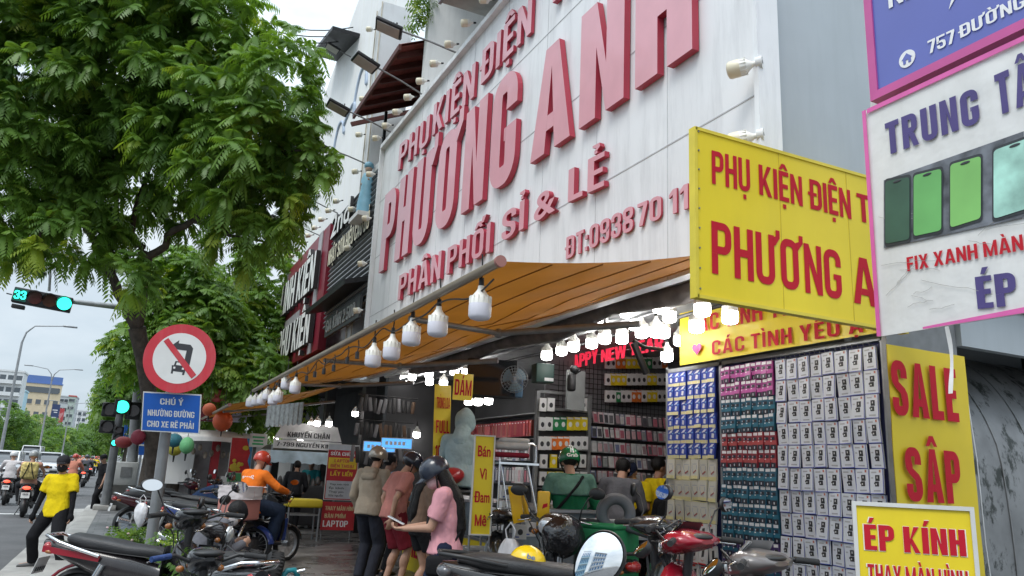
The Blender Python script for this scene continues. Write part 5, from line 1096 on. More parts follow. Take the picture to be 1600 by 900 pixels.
m = MB(); m.prism([(-.036, .0), (0, .036), (.036, .0), (.026, .0), (.026, -.03), (.009, -.03), (.009, -.008), (-.009, -.008), (-.009, -.03), (-.026, -.03), (-.026, .0)], Vector((-.0055, hc_.y, hc_.z)), -UY, UZ, .002); m.build('house_shape', mat('periwinkle_panel', (.105, .13, .44)), ico)
bo = nx(1486, 14)-nsign[1]; m = MB(); m.prism([(0, 0), (.10, .11), (.055, .11), (.10, .20), (.03, .20), (0, .09), (.035, .09)], Vector((-.003, bo.y+.01, bo.z)), -UY, UZ, .003); m.build('lightning_bolt', wl, nsign[0])
wbk = thing('white_sign_box', 'plain white sign box edge seen behind the pink framed blue sign', 'sign', (NX+.2, 3.12, 4.0)); m = MB(); m.box((.05, -.75, .85), (.16, 1.7, 1.9)); m.build('panel', wall_w, wbk)
bz0 = at(1370, 515, X=NX).z-.05; ban = board('printed_banner', 'creased white banner with pink edges, purple lettering and pictures of green screened phones', (NX-.03, 3.12, bz0), -UY, UZ, 1.6, 4.03-bz0, .006, mat('white_vinyl', (.74, .735, .72), .5, 0, .06, 3, .9, 2.6, grime=.3, gcol=(.5, .49, .46)), None, 0, None, 40, 36, .005, 'banner')
pk = mat('pink_tape', (.72, .13, .40), .5, 0, .1, 5)
m = MB(); Hb = 4.03-bz0
for a in ([(0, 0), (.026, 0), (.026, Hb), (0, Hb)], [(.30, .0), (1.6, .0), (1.6, .05), (.30, .012)], [(.036, Hb-.03), (1.6, Hb-.03), (1.6, Hb), (.036, Hb)]): m.prism(a, Vector((-.006, 0, 0)), -UY, UZ, .003)
m.build('pink_edge', pk, ban[0])
pur = mat('purple_print', (.075, .055, .20), .6, 0, .1, 6); BX = NX-.0335
def bpx(body, x0, y0, x1, y1, yt, m_, bold, **k):
    a, b, c = at(x0, y0, X=BX), at(x1, y1, X=BX), at(x0, yt, X=BX); U = Vector((0, b.y-a.y, b.z-a.z)); o = a-ban[1]; return text(body, Vector((BX-ban[1].x, o.y, o.z)), U, UZ, U.length, c.z-a.z, m_, ban[0], 'lettering', bold, 0, .0015, **k)
bpx('TRUNG', 1386, 243, 1532, 191, 192, pur, .075, space=1.05); bpx('TÂM', 1560, 181, 1660, 142, 115, pur, .075, space=1.05); bpx('FIX XANH MÀN HÌNH', 1418, 424, 1680, 376, 402, red_ink, .05); bpx('ÉP KÍNH', 1528, 483, 1760, 460, 432, pur, .07)
def phone(x0, x1, yt0, yt1, yb0, yb1, scr, bx=BX):
    q = [at(x0, yb0, X=bx)-ban[1], at(x1, yb1, X=bx)-ban[1], at(x1, yt1, X=bx)-ban[1], at(x0, yt0, X=bx)-ban[1]]
    def ins(f, dx):
        c = sum(q, Vector())/4; r = [c+(p-c)*f for p in q]; out = []
        for i in range(4):
            a, b, d = r[i-1], r[i], r[(i+1) % 4]
            for k in range(5): s = k/4; out.append(((b+(a-b).normalized()*.022)*(1-s)**2+b*2*s*(1-s)+(b+(d-b).normalized()*.022)*s*s))
        return [Vector((bx-ban[1].x+dx, p.y, p.z)) for p in out]
    m = MB(); v = ins(1, -.004); m.add(v, [tuple(range(len(v)))]); f_ = m.build('phone_picture', mat('print_black', (.03, .035, .04), .5), ban[0], fix=False)
    m = MB(); v = ins(.92, -.007); m.add(v, [tuple(range(len(v)))]); m.build('screen_picture', scr, f_, fix=False)
    m = MB(); c = (q[2]+q[3])/2; c = c+(q[0]+q[1]-q[2]-q[3]).normalized()*.03; m.ell((bx-ban[1].x-.0085, c.y, c.z), (.001, .028, .008), n=12); m.build('camera_notch', mat('print_black', (.03, .035, .04), .5), f_)
m = MB(); a_ = [at(x, y, X=BX)-ban[1] for x, y in ((1381, 388), (1600, 340), (1600, 205), (1381, 282))]; m.add([Vector((BX-ban[1].x-.001, p.y, p.z)) for p in a_], [(0, 1, 2, 3)]); m.build('photo_print', mat('photo_backdrop', (.12, .13, .15), .55, 0, .7, 9), ban[0], fix=False)
phone(1383, 1424, 280, 272, 386, 378, mat('print_dark_green', (.045, .115, .075), .5, 0, .3, 3)); phone(1427, 1474, 271, 259, 374, 364, mat('print_green', (.15, .44, .13), .5, 0, .12, 3)); phone(1484, 1536, 254, 239, 361, 345, mat('print_lime', (.22, .52, .14), .5, 0, .1, 3)); phone(1551, 1625, 232, 205, 348, 325, mat('print_mint', (.38, .66, .56), .5, 0, .45, 5))
bpx('2:30', 1566, 253, 1592, 245, 238, wl, .03)
m = MB(); rg_ = random.Random(4)
for k in range(16):
    u0, v0 = rg_.uniform(.03, .8), rg_.uniform(.05, .55)*Hb; an_ = rg_.uniform(-.5, .9); L_ = rg_.uniform(.08, .35); pts = []
    for i in range(7): q = i/6*L_; pts.append(Vector((BX-ban[1].x-.0015, -(u0+q*math.cos(an_)), v0+q*math.sin(an_)+rg_.uniform(-.008, .008))))
    m.tube(pts, .0011, 4)
m.build('crease_lines', mat('crease_grey', (.36, .355, .34), .7), ban[0])
stp = thing('torn_strip', 'torn white plastic strip hanging below the phone banner in front of the sale banner', 'strip', at(1479, 510, X=NX-.05)); m = MB(); m.grid(lambda u, v: Vector((.02*math.sin(v*4), -(u-.5)*.022*(1+.2*math.sin(v*9)), -.36*v)), 2, 14); m.build('strip', mat('white_vinyl', (.74, .735, .72)), stp)
# the love banner on the shop front wall
CX = 5.3; a, b, c, d = [at(x, y, X=CX) for x, y in ((1062, 574), (1440, 517), (1440, 440), (1064, 491))]
cty = board('love_banner', 'yellow vinyl banner with a magenta heart and red lettering under the lit bulbs', (CX, a.y, 2.95), -UY, UZ, a.y-3.85, .58, .006, yellow_vinyl, None, 0, None, 40, 10, .010, 'banner'); CX2 = CX-.0055
def cpx(body, x0, y0, x1, y1, yt, m_, bold, t=cty, X=CX2, **k):
    a, b, c = at(x0, y0, X=X), at(x1, y1, X=X), at(x0, yt, X=X); U = Vector((0, b.y-a.y, b.z-a.z)); o = a-t[1]; return text(body, Vector((X-t[1].x, o.y, o.z)), U, UZ, U.length, c.z-a.z, m_, t[0], 'lettering', bold, 0, .004, **k)
cpx('CÁC TÌNH YÊU Ạ HÀNG', 1113, 555, 1480, 499, 533, red_ink, .06, space=1.08); cpx('CÁC TÌNH YÊU', 1077, 522, 1260, 487, 497, red_ink, .06, space=1.08); cpx('Ạ MUA', 1300, 487, 1420, 466, 462, red_ink, .06)
h_ = at(1089, 545, X=CX2)-cty[1]; m = MB(); hp2 = [(.075*(math.sin(t)**3), .07*(13*math.cos(t)-5*math.cos(2*t)-2*math.cos(3*t)-math.cos(4*t))/16) for t in np.linspace(0, 2*math.pi, 41)[:-1]]; m.prism(hp2, Vector((CX2-cty[1].x, h_.y, h_.z)), -UY, UZ, .004); m.build('heart', mat('magenta_print', (.60, .01, .20), .5), cty[0])
# festive lettering
fx = thing('festive_lettering', 'red foil letters spelling a new year greeting strung across the shop ceiling', 'decoration', (5.9, 10.2, 3.3)); foil = mat('red_foil_glow', (.78, .03, .07), .3, 0, .15, 14, emit=.7)  # foil gives off no light; this glow is added to brighten the letters
for body, x0, y0, x1, y1, yt in (('HAPPY', 887, 578, 934, 567, 558), ('NEW', 940, 566, 978, 559, 547), ('YEAR', 984, 556, 1037, 546, 536)):
    a, b, c = at(x0, y0, X=5.9), at(x1, y1, X=5.9), at(x0, yt, X=5.9); U = Vector((0, b.y-a.y, b.z-a.z)); text(body, a-fx.location, U, UZ, U.length, c.z-a.z, foil, fx, 'letters', .06, .012, 0)
m = MB(); a, b = at(885, 560, X=5.92), at(1040, 534, X=5.92); m.tube([a-fx.location, a.lerp(b, .5)-fx.location-Vector((0, 0, .03)), b-fx.location], .004, 5); m.build('string', wall_w, fx)
# SALE banner on the end wall
sy = 4.20; tl4, tr4 = at(1386, 540, Y=sy), at(1502, 557, Y=sy)
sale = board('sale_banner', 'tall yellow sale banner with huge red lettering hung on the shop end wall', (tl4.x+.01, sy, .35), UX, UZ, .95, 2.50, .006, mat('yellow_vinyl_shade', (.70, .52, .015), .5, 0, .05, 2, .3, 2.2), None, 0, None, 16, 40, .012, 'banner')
def spx(body, x0, y0, x1, y1, yt, m_, bold, t=sale, Y=sy-.0065, **k):
    a, b, c = at(x0, y0, Y=Y), at(x1, y1, Y=Y), at(x0, yt, Y=Y); U = Vector((b.x-a.x, 0, b.z-a.z)); o = a-t[1]; return text(body, Vector((o.x, Y-t[1].y, o.z)), U, UZ, U.length, c.z-a.z, m_, t[0], 'lettering', bold, 0, .004, **k)
spx('SALE', 1396, 648, 1499, 660, 562, red2, .075, space=1.06); spx('SẬP', 1418, 783, 1504, 788, 698, red2, .08, space=1.06); spx('SÀN', 1430, 925, 1528, 930, 843, red2, .08, space=1.06)
# grey vaulted metal shutter housing at the right
gv = thing('metal_vault', 'grey stained curved sheet metal housing beside the sale banner', 'shutter', (6.9, 4.6, 0)); stm = mat('stained_sheet_metal', (.21, .215, .22), .5, .35, .25, 3, .2, 6, grime=.92, gcol=(.018, .024, .02), g0=.53, g1=.60, gz=.6); m = MB()
def vf(u, v):
    a = v*math.pi*.62; x = 6.38+3.0*u
    return (Vector((x, 4.50+.9*(1-math.cos(max(0, a-.35))), .0+2.1*min(1, v/.35)+1.05*math.sin(max(0, (v-.35)/.65)*1.45)))-gv.location)
m.grid(vf, 18, 24); m.build('sheet', stm, gv); m = MB()
for k in range(6):
    u = (k+.5)/6; m.tube([vf(u, v)-Vector((0, .006, 0)) for v in np.linspace(0, 1, 22)], .007, 5)
m.build('ribs', grey_metal, gv); rp = thing('white_rope', 'thin white rope hanging against the curved grey metal', 'rope', (6.6, 4.45, 2.6)); m = MB(); m.tube([(.0, 0, 0), (.03, -.02, -.6), (.07, 0, -1.3), (.12, -.03, -2.3)], .006, 5); m.build('rope', wall_w, rp)
nbw = thing('steel_beam', 'grey steel beam and post above the curved sheet metal', 'beam', (7.2, 4.36, 3.42)); m = MB(); m.box((0, 0, 0), (3.4, .10, .08)); m.box((.55, .02, .2), (.10, .08, .4)); m.build('beam', grey_metal, nbw)
# low framed sign at the lower right
ep0 = at(1346, 940, D=4.35); U_ep = (at(1505, 790, D=4.25)-at(1343, 786, D=4.42)); U_ep.z = 0
ep = board('glass_repair_sign', 'yellow signboard in a white frame offering screen glass repair in red lettering', Vector((ep0.x, ep0.y, .98)), U_ep, UZ, .575, at(1346, 790, D=4.42).z-.98, .03, yellow_vinyl, mat('white_frame', (.62, .62, .60), .5, 0, .08, 5), .022)
eh = at(1346, 790, D=4.42).z-.98; outl = mat('outline_white', (.80, .78, .70), .5)
for body, u, v, w, h, bd in (('ÉP KÍNH', .028, eh-.245, .52, .145, .075), ('THAY MÀN HÌNH', .035, eh-.43, .51, .115, .06), ('LAPTOP', .06, eh-.60, .45, .11, .06)):
    text(body, ep[2]*u+ep[3]*v, ep[2], UZ, w, h, outl, ep[0], 'letter_outline', bd+.035, 0, .003); text(body, ep[2]*(u+.006)+ep[3]*(v+.004), ep[2], UZ, w-.012, h-.006, red2, ep[0], 'lettering', bd, 0, .0055)
m = MB()
for u in (.05, .52): q = ep[2]*u-ep[4]*.04; m.cyl(q+Vector((0, 0, .4)), q+Vector((0, 0, -.70)), .016, n=8)
m.build('stand', steel, ep[0])

# ================================================================ PRODUCT BOARDS
rail_m = steel
PX = 5.42
bb0 = thing('display_rack', 'steel display rack of hooks holding the hanging product packs at the shop front', 'display rack', (PX, 5.7, 0)); o = bb0.location
yA, yB, yC, yD, yE = 4.36, at(1211, 600, X=5.4).y, at(1124, 600, X=5.4).y, at(1120, 600, X=5.4).y, at(1043, 600, X=5.4).y
m = MB(); m.box(Vector((PX+.06, (yA+yE)/2, 1.6))-o, (.02, yE-yA, 2.7)); m.build('backboard', mat('navy_backing', (.035, .04, .14), .6), bb0)
m = MB()
for y in (yA-.03, yC, yE+.03): m.box(Vector((PX+.03, y, 1.55))-o, (.07, .045, 2.85))
m.box(Vector((PX+.03, (yA+yE)/2, 2.93))-o, (.07, yE-yA+.1, .04)); m.build('frame', rail_m, bb0)
m = MB(); m.box(Vector((5.40, 4.28, 1.55))-o, (.05, .05, 2.9)); m.build('corner_post', grey_metal, bb0)
m = MB()
for k in range(20): y = yA+.05+k*(yB-yA)/20; m.tube([Vector((PX+.02, y, 2.88))-o, Vector((PX-.06, y, 2.87))-o, Vector((PX-.06, y, 2.91))-o], .004, 5)
m.build('hooks', steel, bb0)
def pack(name, label, cat, w, h, layers, t=.014, group=None):
    """hanging pack: front faces -Y; layers = list of (material, [polygons in 0..1 units])"""
    m = MB(); ms = []; m.box((0, 0, -h/2), (w, t, h), m=0); ms.append(layers[0])
    for k, (mt, polys) in enumerate(layers[1:]):
        ms.append(mt)
        for p in polys: m.prism([(-w/2+q[0]*w, -h+q[1]*h) for q in p], Vector((0, -t/2-.0004*(k+1), 0)), UX, UZ, .0006+.0001*k, k+1)
    o = m.build(name, ms); o.location = (0, 0, 0); return tag(o, label, cat, group)
R = lambda a, b, c, d: [(a, b), (c, b), (c, d), (a, d)]
def hang_rows(src, y0, y1, n, zs, label=None, first=True, X=PX-.02, jit=.008, keep=None, zslope=0.0):
    k = 0
    for r, z in enumerate(zs):
        for i in range(n):
            if keep and not keep(r, i): continue
            y = y1-(i+.5)*(y1-y0)/n; o = place(src, first and k == 0, (X+random.uniform(-.012, .006), y+random.uniform(-jit, jit)*.5, z+random.uniform(-jit, jit)*.5), rad(-90+random.uniform(-5, 5)), label); k += 1
            o.rotation_euler.x = rad(random.uniform(-5, 5)); o.rotation_euler.y = rad(random.uniform(-2.5, 2.5))
wcm = mat('card_white', (.68, .71, .77), .3, 0, .04, 9); ink = mat('card_ink', (.035, .035, .04), .5); bluec = mat('card_blue', (.05, .07, .42), .4, 0, .05); greyi = mat('card_grey_print', (.42, .43, .46), .5)
p = pack('cable_pack', 'white hanging cable pack printed with a dark device on the large right board', 'product pack', .131, .193, [wcm, (greyi, [R(.25, .10, .75, .16), R(.12, .84, .5, .90), R(.1, .62, .25, .68)]), (ink, [R(.36, .30, .66, .50), R(.40, .52, .72, .76), R(.30, .40, .36, .46)]), (mat('card_red_dot', (.55, .2, .15), .5), [R(.70, .86, .82, .96)]), (bluec, [R(0, 0, 1, .03), R(.96, 0, 1, 1)]), (wall_w, [R(.43, .36, .5, .42), R(.52, .62, .58, .70)])], .012, 'white cable packs on the right board')
hang_rows(p, yA+.01, yB-.01, 8, [2.865-.198*k for k in range(12)])
def tall_pack(nm, lab, base, band, dark, grp): return pack(nm, lab, 'product pack', .082, .165, [base, (band, [R(0, .28, 1, .50)]), (dark, [R(.08, .0, .92, .26), R(.3, .52, .75, .70)]), (mat('pack_tab_white', (.72, .72, .74), .4), [R(.15, .80, .85, .97), R(.1, .44, .3, .50)]), (mat('pack_shine', (.55, .55, .6), .3), [R(.42, .05, .58, .18), R(.2, .58, .3, .66)])], .02, grp)
mag = mat('pack_magenta', (.30, .03, .20), .35, 0, .1, 9); magl = mat('pack_pink', (.52, .10, .36), .35, 0, .15, 9); teal = mat('pack_teal', (.018, .10, .16), .35, 0, .15, 9); teall = mat('pack_teal_light', (.03, .17, .25), .35, 0, .15, 9); redp = mat('pack_red', (.26, .02, .035), .35, 0, .1, 9); redl = mat('pack_red_light', (.48, .07, .07), .35, 0, .15, 9); prp = mat('pack_purple', (.07, .04, .14), .35, 0, .15, 9); dk = mat('pack_dark', (.02, .022, .035), .4)
zrow = [2.875-.167*k for k in range(14)]
for nm, base, band, lab, rows in (('magenta', mag, magl, 'magenta accessory pack in the two top rows of the middle board', (0, 1)), ('teal', teal, teall, 'teal accessory pack in the many blue green rows of the middle board', (2, 3, 6, 7, 8, 9)), ('red', redp, redl, 'dark red accessory pack in the two red rows of the middle board', (4, 5)), ('purple', prp, teal, 'dark purple accessory pack in the lowest rows of the middle board', (10, 11, 12))):
    hang_rows(tall_pack('accessory_pack', lab, base, band, dk, nm+' accessory packs on the middle board'), yB+.01, yC-.03, 10, [zrow[r] for r in rows])
bp1 = mat('pack_royal_blue', (.03, .06, .36), .35, 0, .1, 9); bp2 = mat('pack_cream', (.66, .60, .30), .45, 0, .06, 9); wtp = mat('pack_white', (.66, .66, .66), .4)
p = pack('charger_pack', 'royal blue and cream charger pack in the upper rows of the left board', 'product pack', .104, .158, [bp1, (bp2, [R(0, 0, 1, .22)]), (wtp, [[(.30, .34), (.62, .30), (.70, .58), (.38, .62)], [(.1, .70), (.6, .74), (.86, .94), (.5, .90)], R(.66, .04, .72, .18)]), (mat('pack_sky', (.15, .35, .6), .4), [R(.72, .66, .95, .74)])], .02, 'blue charger packs on the left board')
hang_rows(p, yD+.02, yE-.01, 7, [2.90-.157*k for k in range(6)])
p = pack('earphone_pack', 'cream white earphone pack with a cable picture in the middle rows of the left board', 'product pack', .122, .212, [mat('pack_ivory', (.60, .58, .50), .45, 0, .05), (bp2, [R(0, 0, 1, .16), R(0, .96, 1, 1)]), (greyi, [[(.2+.3*math.cos(a)*.9+.3, .45+.22*math.sin(a)) for a in np.linspace(math.pi, 2*math.pi, 9)]+[(.5+.2*math.cos(a), .47+.15*math.sin(a)) for a in np.linspace(2*math.pi, math.pi, 9)], R(.2, .70, .8, .74), R(.14, .46, .24, .66), R(.76, .46, .86, .66)]), (mat('pack_brick', (.34, .10, .08), .5), [[(.36, .24), (.80, .38), (.76, .45), (.34, .32)]])], .02, 'earphone packs on the left board')
hang_rows(p, yD+.02, yE-.01, 6, [1.955-.214*k for k in range(3)])
p = pack('razor_pack', 'white and red pack with a dark device in the lowest rows of the left board', 'product pack', .122, .20, [wtp, (mat('pack_scarlet', (.55, .04, .05), .45), [R(0, 0, 1, .07), R(.1, .88, .5, .97)]), (ink, [[(.36, .34), (.66, .40), (.70, .80), (.40, .76)]]), (mat('pack_rose', (.60, .30, .28), .5), [[(.18, .30), (.5, .14), (.8, .26), (.5, .20)]])], .02, 'razor packs on the left board')
hang_rows(p, yD+.02, yE-.01, 6, [1.31-.205*k for k in range(4)])

# ================================================================ SHOP INTERIOR
rk = thing('grid_rack', 'black wire grid rack covering the far wall inside the shop', 'display rack', (7, 10.05, 0)); o = rk.location; m = MB(); m.box(Vector((7.3, 10.12, 1.8))-o, (3.8, .04, 3.6)); m.build('backboard', mat('rack_back', (.16, .16, .17), .7), rk)
m = MB()
for k in range(48): m.cyl(Vector((5.6+k*.075, 10.06, .2))-o, Vector((5.6+k*.075, 10.06, 3.4))-o, .004, n=4)
for k in range(42): m.cyl(Vector((5.45, 10.055, .25+k*.075))-o, Vector((9.1, 10.055, .25+k*.075))-o, .004, n=4)
m.build('wire_grid', black_metal, rk)
m = MB()
for z in (.5, .80, 1.01, 1.22, 1.43, 1.64, 1.85, 2.06, 2.27, 2.48): m.box(Vector((7.3, 9.93, z))-o, (3.5, .22, .018))
m.build('shelves', black_metal, rk)
case_cols = [(.10, .10, .11), (.35, .36, .38), (.50, .50, .52), (.30, .20, .22), (.12, .14, .25), (.45, .30, .32), (.22, .24, .24), (.05, .05, .06), (.62, .62, .62), (.38, .10, .14)]
case = pack('phone_case', 'phone case pack standing in the long shelf rows on the far shop wall', 'phone case', .085, .165, [mat('case_base', (.3, .3, .3), .25), (mat('case_print', (.1, .1, .1), .3), [R(.12, .08, .88, .80)]), (wtp, [R(.2, .84, .8, .96)])], .02, 'phone case packs on the far shop wall')
cm = [mat('case_col_%d' % i, tuple(min(.75, q*1.5+.05) for q in c), .22, 0, .15, 12) for i, c in enumerate(case_cols)]
k = 0
for z in (.98, 1.19, 1.40, 1.61, 1.82, 2.03, 2.24, 2.45, 2.66):
    for i in range(21):
        x = 6.0+i*.098+random.uniform(-.01, .01); oo = place(case, k == 0, (x, 9.86, z), rad(random.uniform(-14, 14))); oo.rotation_euler.x = rad(-10+random.uniform(-4, 4)); k += 1
        for s_, mm_ in ((0, random.choice(cm)), (1, random.choice(cm))): oo.material_slots[s_].link = 'OBJECT'; oo.material_slots[s_].material = mm_
def card_kind(name, lab, base, mark, grp, w=.105, h=.175): return pack(name, lab, 'product pack', w, h, [base, (mark, [[(.5+.26*math.cos(a), .45+.2*math.sin(a)) for a in np.linspace(0, 6.28, 11)[:-1]]]), (wtp, [R(.1, .84, .9, .97)])], .025, grp)
orange_p = mat('pack_orange', (.68, .16, .02), .4); yel_p = mat('pack_yellow', (.75, .58, .02), .4); grn_p = mat('pack_green', (.02, .20, .07), .4)
kinds = {'w': card_kind('hanging_pack', 'white hanging pack with a dark gadget picture in the racks inside the shop', wtp, ink, 'white packs in the inner racks'), 'o': card_kind('hanging_pack', 'orange hanging pack in the racks inside the shop', orange_p, wtp, 'orange packs in the inner racks'), 'y': card_kind('hanging_pack', 'yellow hanging pack in the racks inside the shop', yel_p, wtp, 'yellow packs in the inner racks'), 'g': card_kind('hanging_pack', 'green hanging pack in the racks inside the shop', grn_p, wtp, 'green packs in the inner racks')}
used_k = set()
def hang(kind, p, rz=0): o = place(kinds[kind], kind not in used_k, p, rad(rz+random.uniform(-6, 6))); used_k.add(kind); return o
for row, yy, x0, x1 in (('wwooyyyggwwo', 558, 946, 1042), ('wyyywwwwyyww', 584, 946, 1042), ('wwgwwoowyyww', 610, 946, 1042)):
    for i, ch in enumerate(row):
        if ch == '.': continue
        x = x0+(x1-x0)*(i+.5)/len(row); hang(ch, at(x, yy, Y=9.84))
# narrow rack nearer the counter
NY = 9.3; xa, xb = at(842, 700, Y=NY).x, at(918, 700, Y=NY).x
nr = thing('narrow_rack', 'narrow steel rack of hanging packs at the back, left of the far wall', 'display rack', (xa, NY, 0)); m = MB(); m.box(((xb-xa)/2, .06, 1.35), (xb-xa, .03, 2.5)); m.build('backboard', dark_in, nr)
m = MB()
for x in (-.03, xb-xa+.03): m.box((x, .03, 1.45), (.05, .05, 2.75))
for z in (.3, 2.6, 2.82): m.box(((xb-xa)/2, .03, z), (xb-xa, .04, .035))
for z in (.95, 1.25, 1.5, 1.76, 2.02, 2.28): m.box(((xb-xa)/2, -.0, z-.21), (xb-xa, .10, .012))
m.build('frame', grey_metal, nr)
for row, yy in (('ww..ww', 630), ('wwggyyy', 660), ('wwooowww', 690), ('wywww', 718), ('wyywww', 745), ('wwyww', 775)):
    for i, ch in enumerate(row):
        if ch != '.': hang(ch, at(842+76*(i+.5)/len(row), yy-8, Y=NY-.05))
# shelf along the depth of the shop at the left
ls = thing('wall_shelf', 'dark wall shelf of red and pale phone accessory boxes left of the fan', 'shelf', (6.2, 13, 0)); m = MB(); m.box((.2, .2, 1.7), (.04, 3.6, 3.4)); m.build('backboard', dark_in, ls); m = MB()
for z in (1.55, 1.95, 2.32, 2.75): m.box((.08, .2, z), (.25, 3.6, .02))
m.build('shelves', grey_metal, ls)
bx0 = pack('accessory_box', 'slim box standing in the rows of the dark wall shelf left of the fan', 'product box', .10, .27, [cm[0], (cm[1], [R(.1, .1, .9, .8)]), (wtp, [R(.3, .84, .7, .9)])], .05, 'slim boxes on the dark wall shelf'); k = 0
for z, pal in ((2.63, [redp, redl, mat('box_rust', (.3, .07, .05), .4)]), (2.22, cm), (1.84, cm)):
    for i in range(24):
        oo = place(bx0, k == 0, (6.12, 11.9+i*.115, z), rad(-90+random.uniform(-8, 8))); k += 1; q = random.choice(pal)
        for s_ in (0, 1): oo.material_slots[s_].link = 'OBJECT'; oo.material_slots[s_].material = q if s_ == 0 else random.choice(pal)
# TV, fan, box
def cpos(x, y, D): return at(x, y, D=D)
tv = thing('television', 'dark wall television hanging above the dark shelf', 'television', cpos(768, 592, 11.2), rad(-25)); m = MB(); m.rbox((0, 0, 0), (.72, .05, .56), .012); m.build('housing', black_metal, tv); m = MB(); m.box((0, -.027, .01), (.68, .004, .50)); m.build('screen', glass_mat('screen_black', (.012, .02, .028), .12), tv)
fn = thing('wall_fan', 'round wall fan with a wire guard and blue grey blades', 'fan', cpos(804, 593, 10.4), rad(-30)); m = MB()
for r_ in (.06, .10, .14, .18): m.torus((0, -.03-.05*(1-r_/.18), 0), r_, .004, 'Y', 24, 5)
for k in range(24): a = 2*math.pi*k/24; m.tube([(0, -.08, 0), (.12*math.cos(a), -.065, .12*math.sin(a)), (.185*math.cos(a), -.0, .185*math.sin(a)), (.05*math.cos(a), .07, .05*math.sin(a))], .003, 4)
m.build('guard', steel, fn); m = MB()
for k in range(3):
    a0 = 2.1*k
    m.grid(lambda u, v: Vector(((.03+.13*v)*math.cos(a0+u*1.3), -.02+.02*u, (.03+.13*v)*math.sin(a0+u*1.3))), 6, 4)
m.build('blades', mat('fan_blade', (.22, .32, .38), .35), fn); m = MB(); m.cyl((0, 0, 0), (0, .14, 0), .05); m.rbox((.06, .12, -.10), (.10, .10, .26), .02); m.build('motor', mat('fan_blue', (.12, .22, .36), .45), fn)
bxg = thing('green_box', 'dark green cabinet box mounted beside the fan', 'box', cpos(848, 584, 9.9), rad(-8)); m = MB(); m.rbox((0, 0, 0), (.24, .2, .24), .01); m.build('case', mat('dark_green_case', (.02, .06, .05), .5), bxg); m = MB(); m.box((.05, -.102, -.08), (.12, .004, .04)); m.build('sticker', wtp, bxg)
cmr = thing('hanging_holder', 'black articulated arm hanging from the ceiling in front of the far wall', 'bracket', cpos(1000, 560, 7.8)); m = MB(); m.rbox((.0, 0, 0), (.06, .05, .34), .01, Matrix.Rotation(rad(-28), 4, 'Y')); m.tube([(-.08, 0, .17), (.05, 0, .12), (.35, .1, .14)], .02); m.build('arm', black_metal, cmr)
sc2 = thing('hanging_camera', 'black camera holder hanging before the pale panel under the red lettering', 'camera', cpos(893, 595, 9.5)); m = MB(); m.rbox((0, 0, -.02), (.10, .09, .22), .03); m.ell((.02, -.03, .14), (.06, .05, .05)); m.tube([(.0, 0, .12), (.07, .02, .10), (.12, 0, .14)], .016); m.build('body', black_metal, sc2)
pp = thing('pale_panel', 'pale grey narrow panel behind the camera holder', 'panel', cpos(905, 615, 10.2)); m = MB(); m.box((0, .1, .05), (.27, .04, .52)); m.build('panel', mat('pale_panel', (.20, .21, .21), .6), pp)
# strip banners
t = board('strip_banner', 'narrow yellow strip banner with red lettering hanging beside the ceiling bulbs', at(676, 735, D=9.0), UX, Vector((-.04, 0, 1)), .21, 1.0, .004, yellow_vinyl, None, 0, None, 4, 14, .012, 'banner')
for i, (b, h) in enumerate((('TRÒNG LOA', .13), ('FULL', .15), ('100K', .15))): on(t, b, .02, .72-i*.29, .17, h, red2, .05, lift=.012)
t = board('small_banner', 'small yellow price banner under the left ceiling bulbs', at(707, 624, D=9.8), UX, UZ, .27, .34, .01, yellow_vinyl, None, 0, cat='banner'); on(t, 'DÁM', .02, .06, .23, .20, red2, .06)
t = board('slogan_board', 'tall yellow board with four red words beside the pink shirted woman', at(735, 834, D=7.0), Vector((1, -.25, 0)), UZ, .175, .87, .02, yellow_vinyl, mat('white_frame', (.62, .62, .60), .5), .012)
for i, (b, w) in enumerate((('Bán', .12), ('Vì', .07), ('am', .085), ('ê', .042))): on(t, b, (.175-w)/2+(.028 if i == 2 else .032 if i == 3 else 0), .685-i*.205, w, .10, red2, .03)
on(t, 'Đ', .022, .685-.41, .046, .10, red2); on(t, 'M', .032, .685-.615, .062, .10, red2)
m = MB()
for u in (-.005, .18): q = t[2]*u-t[4]*.03; m.cyl(q+Vector((0, 0, .87)), q+Vector((0, 0, -1.0)), .009, n=8)
m.build('stand', steel, t[0])
# counter with yellow front
ct = thing('glass_counter', 'glass topped shop counter with yellow red lettered front behind the customers', 'counter', (4.3, 9.6, .24)); m = MB(); m.box((0, 0, .34), (.62, 4.6, .68)); m.build('cabinet', yellow_vinyl, ct); m = MB(); m.box((0, 0, .90), (.58, 4.5, .44)); m.build('glass_case', glass_mat('case_glass', (.16, .20, .22), .08), ct); m = MB()
for z in (.68, 1.12): m.box((0, 0, z), (.64, 4.62, .03))
for y in (-2.3, -1.15, 0, 1.15, 2.3): m.box((-.30, y, .9), (.03, .03, .44))
m.build('case_frame', ALU(), ct)
for i, (b, y) in enumerate((('SIÊU', 2.1), ('SALE', .9), ('100K', -.3), ('SIÊU', -1.4))): text(b, Vector((-.312, y, .22)), -UY, UZ, .75, .30, red2, ct, 'lettering', .06)
for i, (x, y, D, w, lb) in enumerate(((590, 697, 11.3, .45, 'left one of two blue lit strips on the glass counter'), (618, 692, 10.9, .42, 'right one of two blue lit strips on the glass counter'))):
    t = board('light_strip', lb, at(x-22, y+7, D=D), Vector((.9, -.4, 0)), UZ, w, .13, .03, mat('blue_lit_panel', (.10, .38, .80), .4, emit=.9), mat('white_frame', (.62, .62, .60)), .01); m = MB(); [m.box(t[2]*(.07+k*.06)+t[3]*.065+t[4]*.004, (.04, .004, .05), M=Matrix.Rotation(math.atan2(-.4, .9), 4, 'Z')) for k in range(5)]; m.build('marks', wl, t[0])
